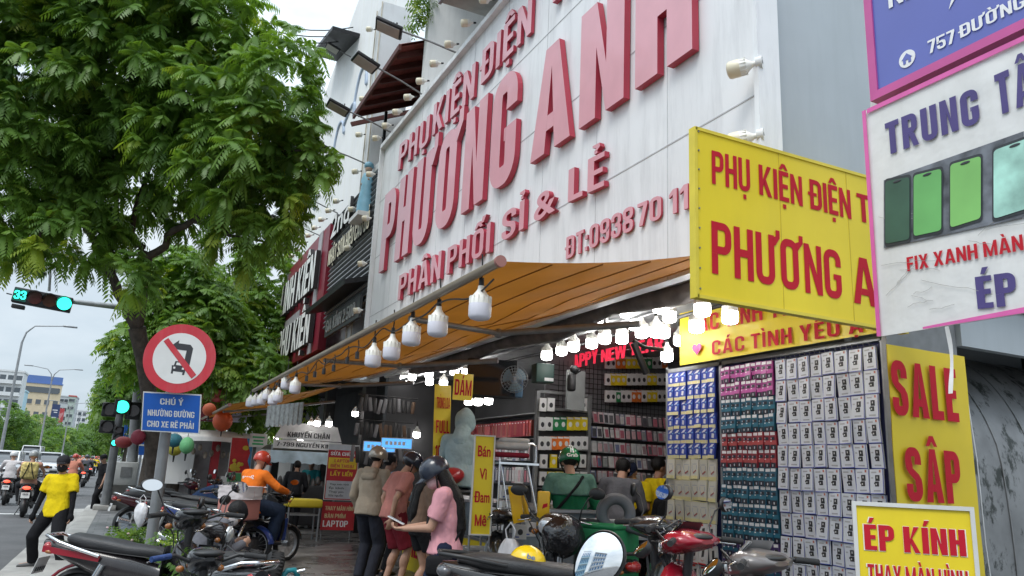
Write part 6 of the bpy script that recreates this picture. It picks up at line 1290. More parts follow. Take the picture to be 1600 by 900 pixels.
# chrome rack with towels in front
cs = thing('chrome_rack', 'chrome folding rack with towels and hanging yellow phone stands', 'rack', cpos(800, 905, 7.4), rad(-14)); z0 = cs.location.z; m = MB(); k_ = 1.05-z0+.0
T_ = at(800, 690, D=7.4).z-z0; m.tube([(-.17, 0, T_), (.15, 0, T_), (.19, 0, T_-.03), (.19, 0, T_-.18)], .011); m.box((.0, 0, T_-.20), (.40, .22, .02)); m.tube([(-.15, .05, T_-.2), (-.05, .0, T_-.75)], .010); m.tube([(.12, .05, T_-.2), (.30, 0, T_-1.0)], .014); m.tube([(-.17, 0, T_), (-.17, 0, -.2)], .010); m.build('frame', CHROME(), cs)
tw1 = thing('grey_towel', 'folded pale grey towels on the chrome rack', 'towel', cpos(798, 697, 7.38), rad(-14)); m = MB(); m.rbox((0, 0, .0), (.34, .2, .07), .03); m.rbox((.03, 0, .05), (.28, .18, .05), .025); m.build('cloth', cloth('towel_grey', (.45, .44, .43)), tw1)
tw2 = thing('red_towel', 'folded dark red towel below the grey ones on the chrome rack', 'towel', cpos(798, 711, 7.36), rad(-14)); m = MB(); m.rbox((0, 0, -.0), (.33, .2, .045), .02); m.build('cloth', cloth('towel_red', (.20, .015, .03)), tw2)
ystd = mat('yellow_plastic', (.72, .42, .01), .35, 0, .06)
t = thing('phone_stand', 'open folded yellow plastic stand hanging left of the green jacket', 'stand', cpos(815, 788, 6.9), rad(-10)); m = MB(); m.box((-.05, 0, 0), (.10, .02, .32), M=Matrix.Rotation(rad(-12), 4, 'Y')); m.box((.035, .03, .01), (.02, .10, .30), M=Matrix.Rotation(rad(-16), 4, 'Y')); m.build('panels', ystd, t)
t = thing('yellow_tag', 'upright yellow plastic holder with a red mark beside the green jacket', 'stand', cpos(849, 795, 6.8), rad(-10)); m = MB(); m.rbox((0, 0, 0), (.11, .04, .30), .012); m.build('panel', ystd, t); m = MB(); m.prism([(-.02, 0), (.03, .02), (.03, .05), (-.01, .04)], (0.0, -.0212, 0), UX, UZ, .001); m.build('red_mark', red2, t)
# clutter table with white gadgets under the rack
gt = thing('gadget_table', 'steel table with plastic wrapped white gadgets under the chrome rack', 'table', cpos(800, 860, 7.8), rad(-14)); m = MB(); m.box((0, 0, 0), (.95, .5, .03)); m.build('tabletop', steel, gt)
for sx in (-.45, .45):
    for sy_ in (-.22, .22): m = MB(); m.cyl((sx, sy_, -.75), (sx, sy_, -.015), .014, n=8); m.build('leg', steel, gt)
gd = pack('gadget_box', 'white boxed gadget stacked on the steel table under the chrome rack', 'gadget', .12, .13, [wtp, (ink, [[(.5+.22*math.cos(a), .5+.22*math.sin(a)) for a in np.linspace(0, 6.28, 11)[:-1]]]), (mat('pack_blue_mark', (.1, .15, .4), .4), [R(.1, .1, .4, .2)])], .09, 'white gadget boxes under the chrome rack')
k = 0
for x, y, D in ((792, 770, 7.7), (806, 772, 7.7), (790, 795, 7.7), (804, 800, 7.6), (818, 806, 7.6), (795, 822, 7.6), (812, 832, 7.5), (826, 828, 7.6), (765, 805, 7.8), (775, 835, 7.7)): place(gd, k == 0, cpos(x, y-12, D), rad(random.uniform(-35, 20))); k += 1
def bag(label, loc, s, c=(.66, .66, .68)):
    t = thing('plastic_bag', label, 'plastic bag', loc, random.uniform(0, 3), scale=s); m = MB(); m.loft([(0, 0, 0, .01, .01)]*2) if False else None
    def f(u, v):
        a = 2*math.pi*u; r = .13*math.sin(math.pi*min(1, .15+.85*(1-v)**.75))*(1-.55*v)+.012; r *= 1+.22*noise.noise(Vector((math.cos(a)*1.7, math.sin(a)*1.7, v*3))); return Vector((r*math.cos(a), r*.7*math.sin(a), -.30+.34*v))
    m.grid(f, 28, 14); m.tube([(-.03, 0, .02), (-.05, 0, .10), (0, 0, .15)], .006, 5); m.tube([(.03, 0, .02), (.05, 0, .10), (0, 0, .15)], .006, 5)
    m.build('film', mat('bag_film', c, .25, 0, .12, 9, .6, 14, spec=.6), t); return t
bag('large white plastic bag hanging below the steel table beside the yellow helmet', cpos(797, 850, 6.6), 1.15)
bag('white plastic bag with a shopping load hanging on a bike by the tree', cpos(222, 790, 10.5), .95)
bag('small white plastic bag hanging under the rack beside the left product board', cpos(1030, 860, 7.2), .7)
# red cushion and stool of the hooded person
rc = thing('red_cushion', 'glossy red round cushion behind the long haired woman', 'cushion', cpos(704, 744, 8.6)); m = MB(); m.ell((0, 0, 0), (.16, .13, .095), Matrix.Rotation(rad(-10), 4, 'Y')); m.build('cover', mat('red_vinyl', (.36, .02, .025), .3, coat=.3), rc)
sl = thing('high_stool', 'high steel chair under the seated hooded person', 'stool', cpos(722, 768, 8.9)); gz = sl.location.z-.25; m = MB(); m.rbox((0, 0, 0), (.42, .38, .05), .02); m.build('seat', SEATV(), sl)
for sx in (-.18, .18):
    for sy_ in (-.16, .16): m = MB(); m.cyl((sx*1.15, sy_*1.15, -gz), (sx, sy_, 0), .014, n=8); m.build('leg', CHROME(), sl)
bt_ = thing('steel_railing', 'steel barrier rail with small goods at the foot of the inner rack', 'railing', cpos(985, 815, 7.6), rad(-12)); m = MB(); m.tube([(-.5, 0, 0), (.5, 0, 0)], .018); m.tube([(.42, 0, 0), (.42, 0, -.9)], .018); m.tube([(-.42, 0, 0), (-.42, 0, -.9)], .018); m.build('rail', steel, bt_); m = MB(); m.box((0, .12, -.16), (.95, .24, .02)); m.build('tray', steel, bt_)

# dark goods hanging in the passage left of the customers
hg_ = thing('hanging_goods', 'rails of dark cases and straps hanging in the passage behind the customers', 'goods rack', at(602, 655, D=14.4)); m = MB()
for r_ in range(3):
    m.cyl((-.55, r_*.12, .42-r_*.45), (.6, r_*.12, .42-r_*.45), .012, n=6)
    for k in range(12): x = -.5+k*.092; m.rbox((x, r_*.12-.02, .24-r_*.45+random.uniform(-.03, .03)), (.07, .03, random.uniform(.22, .32)), .01, Matrix.Rotation(random.uniform(-.2, .2), 4, 'Y'), m=random.choice((0, 0, 1, 2)))
m.build('goods', [mat('goods_black', (.025, .024, .025), .5), mat('goods_brown', (.10, .055, .03), .6), mat('goods_grey', (.16, .16, .17), .45)], hg_)
pwc = thing('power_cable', 'thin black overhead cables running from the tall white building towards the tree', 'cable', (4.6, 22.6, 15.5)); m = MB()
for k in range(3): m.tube([Vector((-.05*i*9, -.1*i, -.06*i*(14-i)*.35-.22*k)) for i in range(0, 15)], .018, 5)
m.build('cables', black_metal, pwc)
# ================================================================ STREET FURNITURE
ALUP = mat('pole_grey', (.30, .31, .32), .5, .4, .15, 5, grime=.4, gcol=(.12, .12, .12))
# no-turn sign
sp = thing('traffic_sign', 'round no left turn sign over a blue notice on a leaning grey pole', 'traffic sign', at(236, 852, D=8.9)); so = sp.location.copy(); so.z = pz(so.x); sp.location = so
top = at(281, 513, D=8.9)-so; m = MB(); m.cyl((0, 0, 0), top*1.0, .062, .058, 16); m.build('pole', ALUP, sp)
cN = (Vector((0, 0, 1.7))-at(281, 560, D=8.9)); 
face = Vector((-.30, -.95, 0)).normalized(); U_ = Vector((face.y*-1, face.x, 0)); U_ = Vector((.95, -.30, 0)).normalized()
tiltU = (U_*math.cos(rad(4.0))-UZ*math.sin(rad(4.0))); tiltV = (UZ*math.cos(rad(4))+U_*math.sin(rad(4)))
c0 = at(281, 560, D=8.75)-so; Rr = 54*8.75/F
sred = mat('sign_red', (.50, .025, .04), .4, 0, .08, 6, grime=.3, gcol=(.5, .3, .3)); swh = mat('traffic_white', (.66, .66, .64), .45, 0, .06, 5); sblk = mat('sign_black', (.03, .03, .035), .5); sblue = mat('sign_blue', (.015, .11, .46), .4, 0, .06, 5)
disc = lambda r, n=48: [(r*math.cos(a), r*math.sin(a)) for a in np.linspace(0, 2*math.pi, n+1)[:-1]]
Wn = tiltU.cross(tiltV)
m = MB(); m.prism(disc(Rr), c0, tiltU, tiltV, .012); m.build('disc', sred, sp); m = MB(); m.prism(disc(Rr*.735), c0+Wn*.013, tiltU, tiltV, .001); m.build('white_field', swh, sp)
k = Rr/54; m = MB()
def P2(m_, pts, l): m_.prism([(x*k, -y*k) for x, y in pts], c0+Wn*l, tiltU, tiltV, .0008)
P2(m, [(8, 14), (8, -13), (-6, -13), (-6, -7), (-17, -17), (-6, -28), (-6, -23), (12, -23), (17, -18), (17, 14)], .0145); m.build('arrow', sblk, sp)
m = MB(); P2(m, [(-8, 19), (-9, 12), (-6, 12), (-5, 5), (9, 5), (10, 12), (13, 12), (12, 25), (9, 25), (9, 21), (-5, 21), (-5, 25), (-8, 25)], .0145); cb = m.build('car_symbol', sblk, sp); m = MB(); P2(m, [(-3, 11), (-2.5, 7), (6.5, 7), (7, 11)], .0156); P2(m, [(-6, 14), (-3, 14), (-3, 17), (-6, 17)], .0156); P2(m, [(7, 14), (10, 14), (10, 17), (7, 17)], .0156); m.build('car_windows', swh, cb)
m = MB(); P2(m, [(-29, -23), (-23, -29), (30, 22), (24, 29)], .0165); m.build('slash', sred, sp)
b0_ = at(221, 673, D=8.72)-so; b1_ = at(312, 678, D=8.72)-so; b2_ = at(229, 612, D=8.72)-so
Ub = (b1_-b0_); bw_ = Ub.length; Ub.normalize(); Vb = (b2_-b0_); bh_ = Vb.length; Vb = (Vb-Ub*Vb.dot(Ub)).normalized()
Wb = Ub.cross(Vb); m = MB(); m.prism([(0, 0), (bw_, 0), (bw_, bh_), (0, bh_)], b0_, Ub, Vb, .010); m.build('notice_border', swh, sp); m = MB(); q = .012; m.prism([(q, q), (bw_-q, q), (bw_-q, bh_-q), (q, bh_-q)], b0_+Wb*.0105, Ub, Vb, .001); pn = m.build('notice', sblue, sp)
for body, v, w in (('CHÚ Ý', .70, .40), ('NHƯỜNG ĐƯỜNG', .40, .80), ('CHO XE RẼ PHẢI', .12, .80)): text(body, b0_+Ub*(bw_*(1-w)/2)+Vb*(v*bh_), Ub, Vb, bw_*w, bh_*.155, swh, sp, 'lettering', .03, 0, .013)
# traffic light post
def lens(par, c, r, m_, W, name='lens'):
    q = MB(); q.cyl(c, Vector(c)+W*.012, r, r, 20); return q.build(name, m_, par)
lit_g = mat('lamp_green_lit', (.03, 1.0, .62), .3, emit=2.2, var=0); off_l = mat('lamp_off', (.05, .03, .03), .25, coat=.4)
tp_ = thing('traffic_light', 'grey post traffic light with a glowing green lamp and a small pedestrian lamp', 'traffic light', col(163, 23.0, .16)); to = tp_.location; tpt = at(190, 632, D=22.5)-to
m = MB(); m.cyl((0, 0, 0), (tpt.x*.95, tpt.y, tpt.z), .135, .10, 16); m.build('post', ALUP, tp_); m = MB(); m.rbox((0, 0, .06), (.62, .62, .16), .03); m.build('base', concrete, tp_)
W1 = Vector((-.1, -1, 0)).normalized()
def head(par, px_, py_, D, w, h, lamps, vertical=True, dep=.25, visor=True):
    c = at(px_, py_, D=D)-par.location; q = MB(); q.rbox(c, (w, dep, h), .03); hd = q.build('housing', black_metal, par)
    n = len(lamps)
    for i, l in enumerate(lamps):
        o_ = ((i-(n-1)/2)/n)*(h if vertical else w); p = c+(Vector((0, 0, -o_)) if vertical else Vector((o_, 0, 0)))+Vector((0, -dep/2, 0)); r = (min(w, h/n) if vertical else min(h, w/n))*.42
        lens(hd, p, r, l, W1)
        if visor:
            q = MB(); q.grid(lambda u, v: p+Vector((r*1.12*math.cos(u*math.pi), -.20*v, r*1.12*math.sin(u*math.pi))), 12, 2); q.build('visor', black_metal, hd)
    return hd
head(tp_, 191, 636, 22.3, .42, .42, [lit_g], visor=False); head(tp_, 172, 640, 22.6, .42, .40, [off_l]); head(tp_, 168, 667, 22.6, .42, .36, [off_l]); head(tp_, 208, 642, 22.6, .40, .50, [off_l]); head(tp_, 185, 678, 22.5, .26, .42, [off_l, off_l]); head(tp_, 179, 692, 22.4, .18, .22, [lit_g], visor=False)
tp2 = thing('signal_mast', 'thicker grey signal mast behind the traffic light, its arm carrying the overhead signal', 'mast', col(201, 24.2, .16)); mo_ = tp2.location; a1 = at(213, 638, D=24)-mo_; a2 = at(228, 494, D=23.2)-mo_
m = MB(); m.cyl((0, 0, 0), a1, .17, .15, 16); m.tube([a1, a2, at(205, 482, D=22.6)-mo_, at(120, 472, D=22.0)-mo_, at(104, 470, D=21.9)-mo_], [.15, .10, .09, .07, .06], 12); m.build('mast', ALUP, tp2)
ov_ = thing('overhead_signal', 'horizontal overhead traffic signal showing a green lamp and a green countdown', 'traffic light', at(67, 469, D=21.6), scale=.88); m = MB()
w_ = 92*21.6/F; h__ = 27*21.6/F; TL = Matrix.Rotation(rad(5), 4, 'Y'); m.rbox((0, 0, 0), (w_, .26, h__), .03, TL); m.rbox((-.62, 0, -.30), (.36, .2, .12), .02, TL); m.cyl((-.85, 0, .06), (-1.0, 0, .08), .02); hs = m.build('housing', black_metal, ov_)
for i, l in enumerate((None, mat('lamp_red_off', (.10, .02, .02), .25, coat=.4), mat('lamp_amber_off', (.09, .03, .02), .25, coat=.4), lit_g)):
    p = TL @ Vector(((-1.5+i)*w_/4, -.135, .0))
    if l: lens(hs, p, h__*.42, l, Vector((0, -1, 0)))
    else:
        q = MB(); q.box(p, (.38, .012, .38), M=TL); q.build('countdown_screen', mat('countdown_dark', (.01, .12, .09), .4), hs); text('33', p+Vector((-.16, -.007, -.13)), UX, UZ, .32, .27, lit_g, hs, 'countdown_digits', .04)
    if l: q = MB(); q.grid(lambda u, v: p+Vector((h__*.46*math.cos(u*math.pi), -.16*v, h__*.46*math.sin(u*math.pi))), 12, 2); q.build('visor', black_metal, hs)
cc = thing('dome_camera', 'white and black dome camera on a thin hooked rod above the overhead signal', 'camera', at(65, 424, D=21.6)); m = MB(); co_ = cc.location; q1, q2, q3 = at(77, 455, D=21.6)-co_, at(80, 410, D=21.6)-co_, at(68, 410, D=21.6)-co_
m.tube([q1, q2-Vector((0, 0, .1)), at(79, 407, D=21.6)-co_], .035); m.tube([at(79, 412, D=21.6)-co_, at(72, 405, D=21.6)-co_, at(66, 411, D=21.6)-co_, (0, 0, .12)], .025); m.build('rod', ALUP, cc); m = MB(); m.lathe([(.06, .14), (.13, .10), (.14, -.04)], None, 16); m.build('housing', wall_w, cc); m = MB(); m.ell((0, 0, -.05), (.12, .12, .13)); m.build('dome', glass_mat('dome_dark', (.02, .02, .025)), cc)
cbx = thing('control_cabinet', 'pale grey roadside control cabinet on a dark concrete plinth behind the post', 'cabinet', col(182, 23.4, .16)); m = MB(); m.box((0, 0, .35), (.85, .6, .7)); m.build('plinth', mat('dark_concrete', (.12, .12, .115), .9, 0, .2, 4), cbx); m = MB(); m.rbox((.1, 0, 1.05), (.66, .5, .7), .03); m.build('cabinet', mat('cabinet_grey', (.48, .49, .48), .6), cbx); m = MB(); m.box((.1, -.26, 1.1), (.3, .02, .3)); m.build('vent', grey_metal, cbx)
rs = thing('direction_sign', 'blue direction signs on a pole behind the tree trunk', 'traffic sign', col(211, 36, .16)); m = MB(); m.cyl((0, 0, 0), (0, 0, 4.3), .06); m.build('pole', ALUP, rs)
for x, y, w, h in ((204, 682, .8, 1.0), (218, 690, .8, 1.2)):
    p = at(x, y, D=35.8)-rs.location; m = MB(); m.box(p, (w, .04, h)); m.build('panel', sblue, rs); m = MB(); m.box(p+Vector((0, -.025, .1)), (w*.7, .01, .08)); m.box(p+Vector((0, -.025, -.15)), (w*.6, .01, .08)); m.build('marks', swh, rs)
# lamp posts
def lamp_post(label, px_, D, h, double, group, z=0.2, reach=2.4):
    t = thing('street_lamp', label, 'street lamp', col(px_, D, z), group=group); m = MB(); m.cyl((0, 0, 0), (0, 0, h*.86), .12, .075, 10); m.build('pole', ALUP, t); m = MB()
    for s in ((-1, 1) if double else (1,)):
        a = MB(); a.tube([(0, 0, h*.86), (s*.15, 0, h*.93), (s*.6, 0, h*.98), (s*reach, 0, h*1.0)], [.07, .06, .05, .04], 8); a.build('arm', ALUP, t); a = MB(); a.rbox((s*(reach+.35), 0, h*1.0), (.9, .28, .12), .04); a.build('lamp_head', steel, t)
    return t
lamp_post('nearest street lamp with a single curved arm at the left edge against the sky', -6, 52, 10.4, False, None)
for i, (px_, D, h, lb) in enumerate(((56, 88, 11.3, 'double armed street lamp nearest the camera, right of the cream building'), (94, 122, 9.7, 'double armed street lamp second from the camera, before the white towers'), (112, 162, 10.2, 'double armed street lamp third from the camera'), (130, 215, 9.6, 'double armed street lamp fourth from the camera, before the hazy tree'), (139, 270, 10, 'double armed street lamp fifth from the camera, before the hazy tree'), (147, 330, 10, 'double armed street lamp sixth from the camera, before the hazy tree'), (152, 400, 10, 'farthest double armed street lamp on the avenue'))): lamp_post(lb, px_, D, h, True, 'double armed street lamps', .2, 2.2)
# lanterns
def lantern(label, p, r, c, nm, stretch=.85):
    t = thing('paper_lantern', label, 'lantern', p); m = MB()
    prof = []
    for i in range(15): a = -math.pi/2+math.pi*i/14; prof.append((max(.02, r*math.cos(a)*(1+.02*math.cos(i*math.pi))), r*stretch*math.sin(a)))
    m.lathe(prof, None, 20); m.build('shade', mat(nm, c, .6), t); m = MB(); m.cyl((0, 0, r*stretch), (0, 0, r*stretch+.5), .006, n=5); m.build('cord', black_metal, t); m = MB(); m.cyl((0, 0, -r*stretch), (0, 0, -r*stretch-.12), .02, .012, 8); m.build('tassel', black_metal, t)
lantern('dusty red lantern hanging in front of the traffic light post', at(193, 691, D=16), .17, (.30, .04, .04), 'lantern_red', .7); lantern('dark red lantern tucked behind the tree trunk', at(216, 683, D=15.6), .14, (.22, .02, .04), 'lantern_maroon', 1.1)
lantern('teal lantern behind the sign pole below the blue notice', at(272, 688, D=14.5), .15, (.03, .16, .20), 'lantern_teal'); lantern('green lantern hanging below the right corner of the blue notice', at(292, 696, D=13.5), .12, (.12, .38, .16), 'lantern_green', 1.2); lantern('olive yellow lantern behind the sign pole', at(273, 703, D=15), .13, (.35, .32, .03), 'lantern_olive')
lantern('big orange red lantern under the second awning', at(348, 658, D=18.5), .23, (.62, .10, .03), 'lantern_orange', 1.05)
lantern('orange lantern half hidden above the blue notice corner', at(327, 640, D=19), .16, (.60, .13, .05), 'lantern_orange2', 1.0)
pf = thing('pink_decoration', 'pink and maroon flower decoration above the second awning', 'decoration', at(338, 618, D=22)); m = MB()
for k in range(10): a = .7*k; m.ell((.16*math.cos(a)*(k % 3), .05, .10*math.sin(a)), (.15, .12, .10), n=10, k=6)
m.build('petals', mat('pink_petals', (.60, .14, .20), .6), pf); m = MB(); m.box((-.1, .2, -.45), (.5, .3, .55)); m.build('box', mat('maroon_box', (.16, .01, .03), .5), pf); m = MB(); m.box((.55, .2, -.45), (.7, .3, .5)); m.build('panel', mat('lilac_panel', (.45, .48, .68), .5), pf)
# kiosk etc. on the far pavement
kz = thing('kiosk', 'round roofed white kiosk with a red pillar beyond the parked motorbikes', 'kiosk', col(318, 21.5, .2)); m = MB(); m.grid(lambda u, v: Vector(((u-.5)*2.9, -.9*math.sin(math.pi*u)*v-.1, 2.15+.20*(1-v)-.1*(2*u-1)**2)), 16, 6); m.grid(lambda u, v: Vector(((u-.5)*2.9, -.9*math.sin(math.pi*u)-.1, 2.15-.12*v-.1*(2*u-1)**2)), 16, 2); m.build('roof', wall_w, kz)
m = MB(); m.box((.0, .5, 1.0), (2.6, .2, 2.2)); m.build('back_wall', mat('kiosk_grey', (.25, .25, .26), .7), kz); m = MB(); m.box((.10, .1, 1.05), (.22, .2, 2.1)); m.build('pillar', mat('kiosk_red', (.38, .02, .03), .5), kz); m = MB(); m.box((.72, .12, .55), (.8, .5, 1.1)); m.build('counter', wall_w, kz); m = MB(); m.box((-.9, .12, 1.4), (.9, .3, 1.1)); m.build('side_panel', wall_w, kz); m = MB(); m.box((1.25, .0, 1.05), (.12, .12, 2.2)); m.build('post', wall_w, kz)
m = MB()
for k in range(9): m.ell((-.5+.16*k, -.05, 1.75+.12*math.sin(k*2.0)), (.06, .06, .10), n=8, k=5)
m.build('goods', mat('kiosk_goods', (.3, .25, .2), .6, 0, .8, 5), kz)
po = board('festival_poster', 'red and blue printed poster with yellow blossoms beside the kiosk', at(356, 738, D=19.5), UX, UZ, .52, .86, .02, mat('poster_red', (.50, .02, .025), .5), mat('white_frame', (.62, .62, .60)), .01)
m = MB(); m.prism([(.36, .86), (.52, .86), (.52, .1), (.44, .3), (.48, .5)], po[2]*0+po[4]*.003, UX, UZ, .002); m.build('blue_print', mat('poster_blue', (.05, .25, .48), .5), po[0]); m = MB()
for k in range(14): m.ell((random.uniform(.06, .32), -.004, random.uniform(.03, .30)), (.05, .003, .045), n=8, k=5)
m.ell((.36, -.004, .62), (.08, .003, .06), n=8, k=5); m.build('blossom_print', mat('poster_yellow', (.65, .48, .04), .5), po[0]); m = MB(); m.box((.26, -.002, -.12), (.52, .03, .22)); m.build('green_strip', mat('poster_green', (.08, .36, .14), .5), po[0])
gb = board('menu_board', 'small white board with green lettering right of the festival poster', at(389, 698, D=19.8), UX, UZ, .42, .34, .02, wtp, None); m = MB(); [m.box((.21, -.002, z), (w, .006, .045)) for z, w in ((.25, .30), (.16, .24), (.08, .28))]; m.build('green_lines', mat('green_print', (.05, .4, .15), .5), gb[0])
va = thing('fringed_valance', 'grey white fringed valance hanging under the far end of the long awning', 'valance', at(418, 634, D=15.5)); m = MB(); e_ = at(475, 628, D=14.6)-va.location; m.grid(lambda u, v: Vector((e_.x*u, e_.y*u+.03*math.sin(u*50), e_.z*u-.38*v-.05*abs(math.sin(u*22))*v)), 60, 8); m.build('lace', mat('lace_grey', (.40, .41, .40), .8, 0, .3, 16, .7, 30), va)
# food stall
fs = thing('food_stall', 'white topped street food stall with an address strip and striped valance behind the orange rider', 'stall', col(456, 18.5, .24)); m = MB(); m.prism([(-.75, 0), (.85, 0), (.72, .34), (-.55, .40)], (0, -.6, 2.05), UX, UZ, -.02); m.box((.0, .1, 2.4), (1.3, 1.3, .05)); m.build('sign_panel', wtp, fs); m = MB(); m.box((.05, -.60, 1.93), (1.60, .06, .20)); m.build('address_strip', wtp, fs); text('7-799 NGUYỄN KIM.P', (-.68, -.632, 1.88), UX, UZ, 1.42, .095, ink, fs, 'lettering', .05)
text('KHUYẾN CHÂN', (-.45, -.622, 2.10), UX, UZ, 1.0, .12, ink, fs, 'lettering', .05)
m = MB(); m.grid(lambda u, v: Vector((-.8+1.6*u, -.66-.10*v, 1.78-.26*v-.03*abs(math.sin(u*25))*v)), 40, 4); m.build('striped_valance', mat('valance_pink_blue', (.45, .58, .66), .6, 0, .35, 2.2), fs); m = MB(); m.grid(lambda u, v: Vector((-.85+1.75*u, -.62+1.2*(1-v), 1.80+.10*math.sin(v*1.6))), 10, 4); m.build('cream_cover', cloth('cream_cloth', (.60, .56, .45)), fs)
for sx in (-.75, .80): m = MB(); m.cyl((sx, -.55, 0), (sx, -.55, 1.9), .025, n=8); m.build('post', steel, fs)
m = MB(); m.rbox((0, -.2, .55), (1.5, .8, .9), .03); m.build('cart', dark_in, fs); m = MB()
for k in range(12): m.ell((-.6+.11*k, -.5, 1.05+.08*math.sin(k*3)), (.06, .06, .10+.05*(k % 3)), n=8, k=6)
m.build('goods', mat('stall_goods', (.16, .15, .14), .5, 0, .9, 6), fs)
yt = thing('yellow_table', 'steel framed table with a yellow top left of the red repair boards', 'table', col(467, 15.4, .23)); m = MB(); m.rbox((0, 0, .74), (.68, .55, .16), .03); m.build('tabletop', mat('yellow_table_top', (.68, .52, .03), .5, 0, .06, 4, .3, 6), yt); m = MB()
for sx in (-.30, .30):
    for sy_ in (-.22, .22): m.cyl((sx, sy_, 0), (sx, sy_, .68), .022, n=8)
for z in (.18, .52): m.box((0, -.22, z), (.6, .03, .03)); m.box((0, .22, z), (.6, .03, .03))
m.build('legs', steel, yt)
rb0 = at(506, 780, D=15.8); rb = board('repair_board', 'tall red board listing phone and laptop repairs beside the entrance passage', rb0, Vector((1, -.1, 0)), UZ, .62, at(506, 693, D=15.8).z-rb0.z, .03, mat('board_red', (.46, .02, .03), .5, 0, .06), mat('white_frame', (.62, .62, .60)), .01); hh = at(506, 693, D=15.8).z-rb0.z
def strip(t, u, v, w, h, m_, l=.003, nm='band'): q = MB(); q.prism([(u, v), (u+w, v), (u+w, v+h), (u, v+h)], t[4]*l, t[2], t[3], .001); return q.build(nm, m_, t[0])
yl = mat('board_yellow', (.72, .50, .03), .5); strip(rb, 0, hh*.90, .62, hh*.10, mat('board_pale', (.50, .52, .56), .5)); strip(rb, .02, hh*.56, .58, hh*.20, yl); strip(rb, .02, .02, .58, hh*.32, mat('board_pale', (.50, .52, .56), .5))
on(rb, 'SỬA CHỮA', .05, hh*.80, .50, hh*.065, wl, .05, lift=.006); on(rb, 'LAPTOP', .14, hh*.675, .33, hh*.06, sred, .05, lift=.006); on(rb, 'ĐIỆN THOẠI', .07, hh*.58, .47, hh*.06, sred, .05, lift=.006); on(rb, 'LẤY LIỀN', .08, hh*.43, .45, hh*.075, yl, .05, lift=.006)
for i, b in enumerate(('Thay màn hình', 'Ép kính', 'Thay pin', 'Sửa nguồn')): on(rb, b, .08, hh*(.26-i*.068), .30+.1*(len(b) > 9), hh*.035, ink, .02, lift=.006)
rc0 = at(500, 828, D=15.5); rc_ = board('repair_board', 'low red board with cream and white lettering below the tall red repair board', rc0, Vector((1, -.1, 0)), UZ, .66, at(500, 784, D=15.5).z-rc0.z, .03, mat('board_red', (.46, .02, .03), .5), None); h2 = at(500, 784, D=15.5).z-rc0.z
on(rc_, 'THAY MÀN HÌNH', .06, h2*.70, .60, h2*.15, mat('board_cream', (.66, .56, .30), .5), .05); on(rc_, 'BÀN PHÍM', .06, h2*.43, .42, h2*.15, mat('board_cream', (.66, .56, .30), .5), .05); on(rc_, 'LAPTOP', .04, h2*.12, .50, h2*.22, wl, .06)
m = MB()
for u in (.03, .6): q = rc_[2]*u-rc_[4]*.03; m.cyl(q+Vector((0, 0, -.25)), q+Vector((0, 0, h2)), .014, n=8)
m.build('stand', steel, rc_[0])
# white flower bush on the pavement
for (x, y, D, s, lb) in ((205, 826, 10.8, 1.0, 'low flowering bush with pale pink blossoms beside the grey sign pole'), (268, 845, 8.0, .7, 'small green bush between the sign pole and the blue handgrip'), (292, 880, 6.2, .7, 'green potted plant behind the bikes at the lower left')):
    p = at(x, y, D=D); bu = thing('flower_bush', lb, 'bush', (p.x, p.y, pz(p.x))); hgt = max(.2, p.z-pz(p.x)); P, Dd = crown_points([(np.array((0, 0, hgt*.6)), (.30*s, .30*s, hgt*.55))], 60, -.2, int(x), .1); leaf_mesh('foliage', P, Dd, np.clip(RNG.normal(.55, .2, len(P)), 0, 1), .14, 4, .24, LEAF2, bu, (3, 5), .3)
    m = MB(); m.tube([(0, 0, 0), (.03, 0, hgt*.5)], .015); m.tube([(0, 0, 0), (-.06, .04, hgt*.6)], .012); m.build('stems', BARK, bu)
    if x < 250:
        m = MB()
        for k in range(34): a = random.uniform(0, 6.28); r_ = random.uniform(.05, .32); m.ell((r_*math.cos(a), r_*math.sin(a), hgt*random.uniform(.35, 1.1)), (.020, .020, .014), n=6, k=4)
        m.build('blossoms', mat('pale_blossom', (.62, .45, .46), .7, 0, .3, 40), bu)
nt_ = thing('blue_tarpaulin', 'dark blue tarpaulin thrown over parked motorbikes beyond the sign', 'tarpaulin', col(332, 15.2, .25)); m = MB(); m.grid(lambda u, v: Vector(((u-.5)*1.9, (v-.5)*1.0, .95*(1-abs(2*u-1)**2.4)*(1-.5*abs(2*v-1)**2)+.10*noise.noise(Vector((u*5, v*5, 1)))+.05)), 30, 16); m.build('sheet', cloth('navy_tarp', (.012, .035, .10), .5, 8, .6), nt_)
# ================================================================ MOTORBIKES
def put(bike, ref, px_, D, rz, s, z=None, py=None):
    """stand a bike on the ground so that its local point ref sits in column px at distance D"""
    M3 = Matrix.Rotation(rad(rz), 3, 'Z'); off = M3 @ (Vector(ref)*s)
    g = .2
    for _ in range(3): p = col(px_, D, g+ref[2]*s); loc = p-off; g = pz(loc.x) if loc.x > -.9 else 0
    bike.location = (loc.x, loc.y, g if z is None else z); bike.rotation_euler = (0, 0, rad(rz)); bike.scale = (s,)*3
    return bike
pblack = paint('paint_black', (.014, .014, .016), .5, .22); pred = paint('paint_red', (.30, .008, .022), .6, .22); pbrown = paint('paint_bronze_grey', (.13, .115, .11), .5, .3); pwhite = paint('paint_white', (.68, .68, .68)); pblue = paint('paint_blue', (.02, .05, .22)); pgrey = paint('paint_grey', (.16, .17, .18)); pmaroon = paint('paint_maroon', (.09, .012, .018), .5, .25); pgreen = paint('paint_green', (.02, .22, .08))
A = motorbike('black motorbike with long seat, chrome grab rail and red tail at the lower left', 'under', paint('paint_black_red', (.018, .014, .016), .5, .24), None); put(A, (0, -.38, .80), 175, 6.6, -113, 1.0); A.rotation_euler.x = rad(-4)
m = MB()
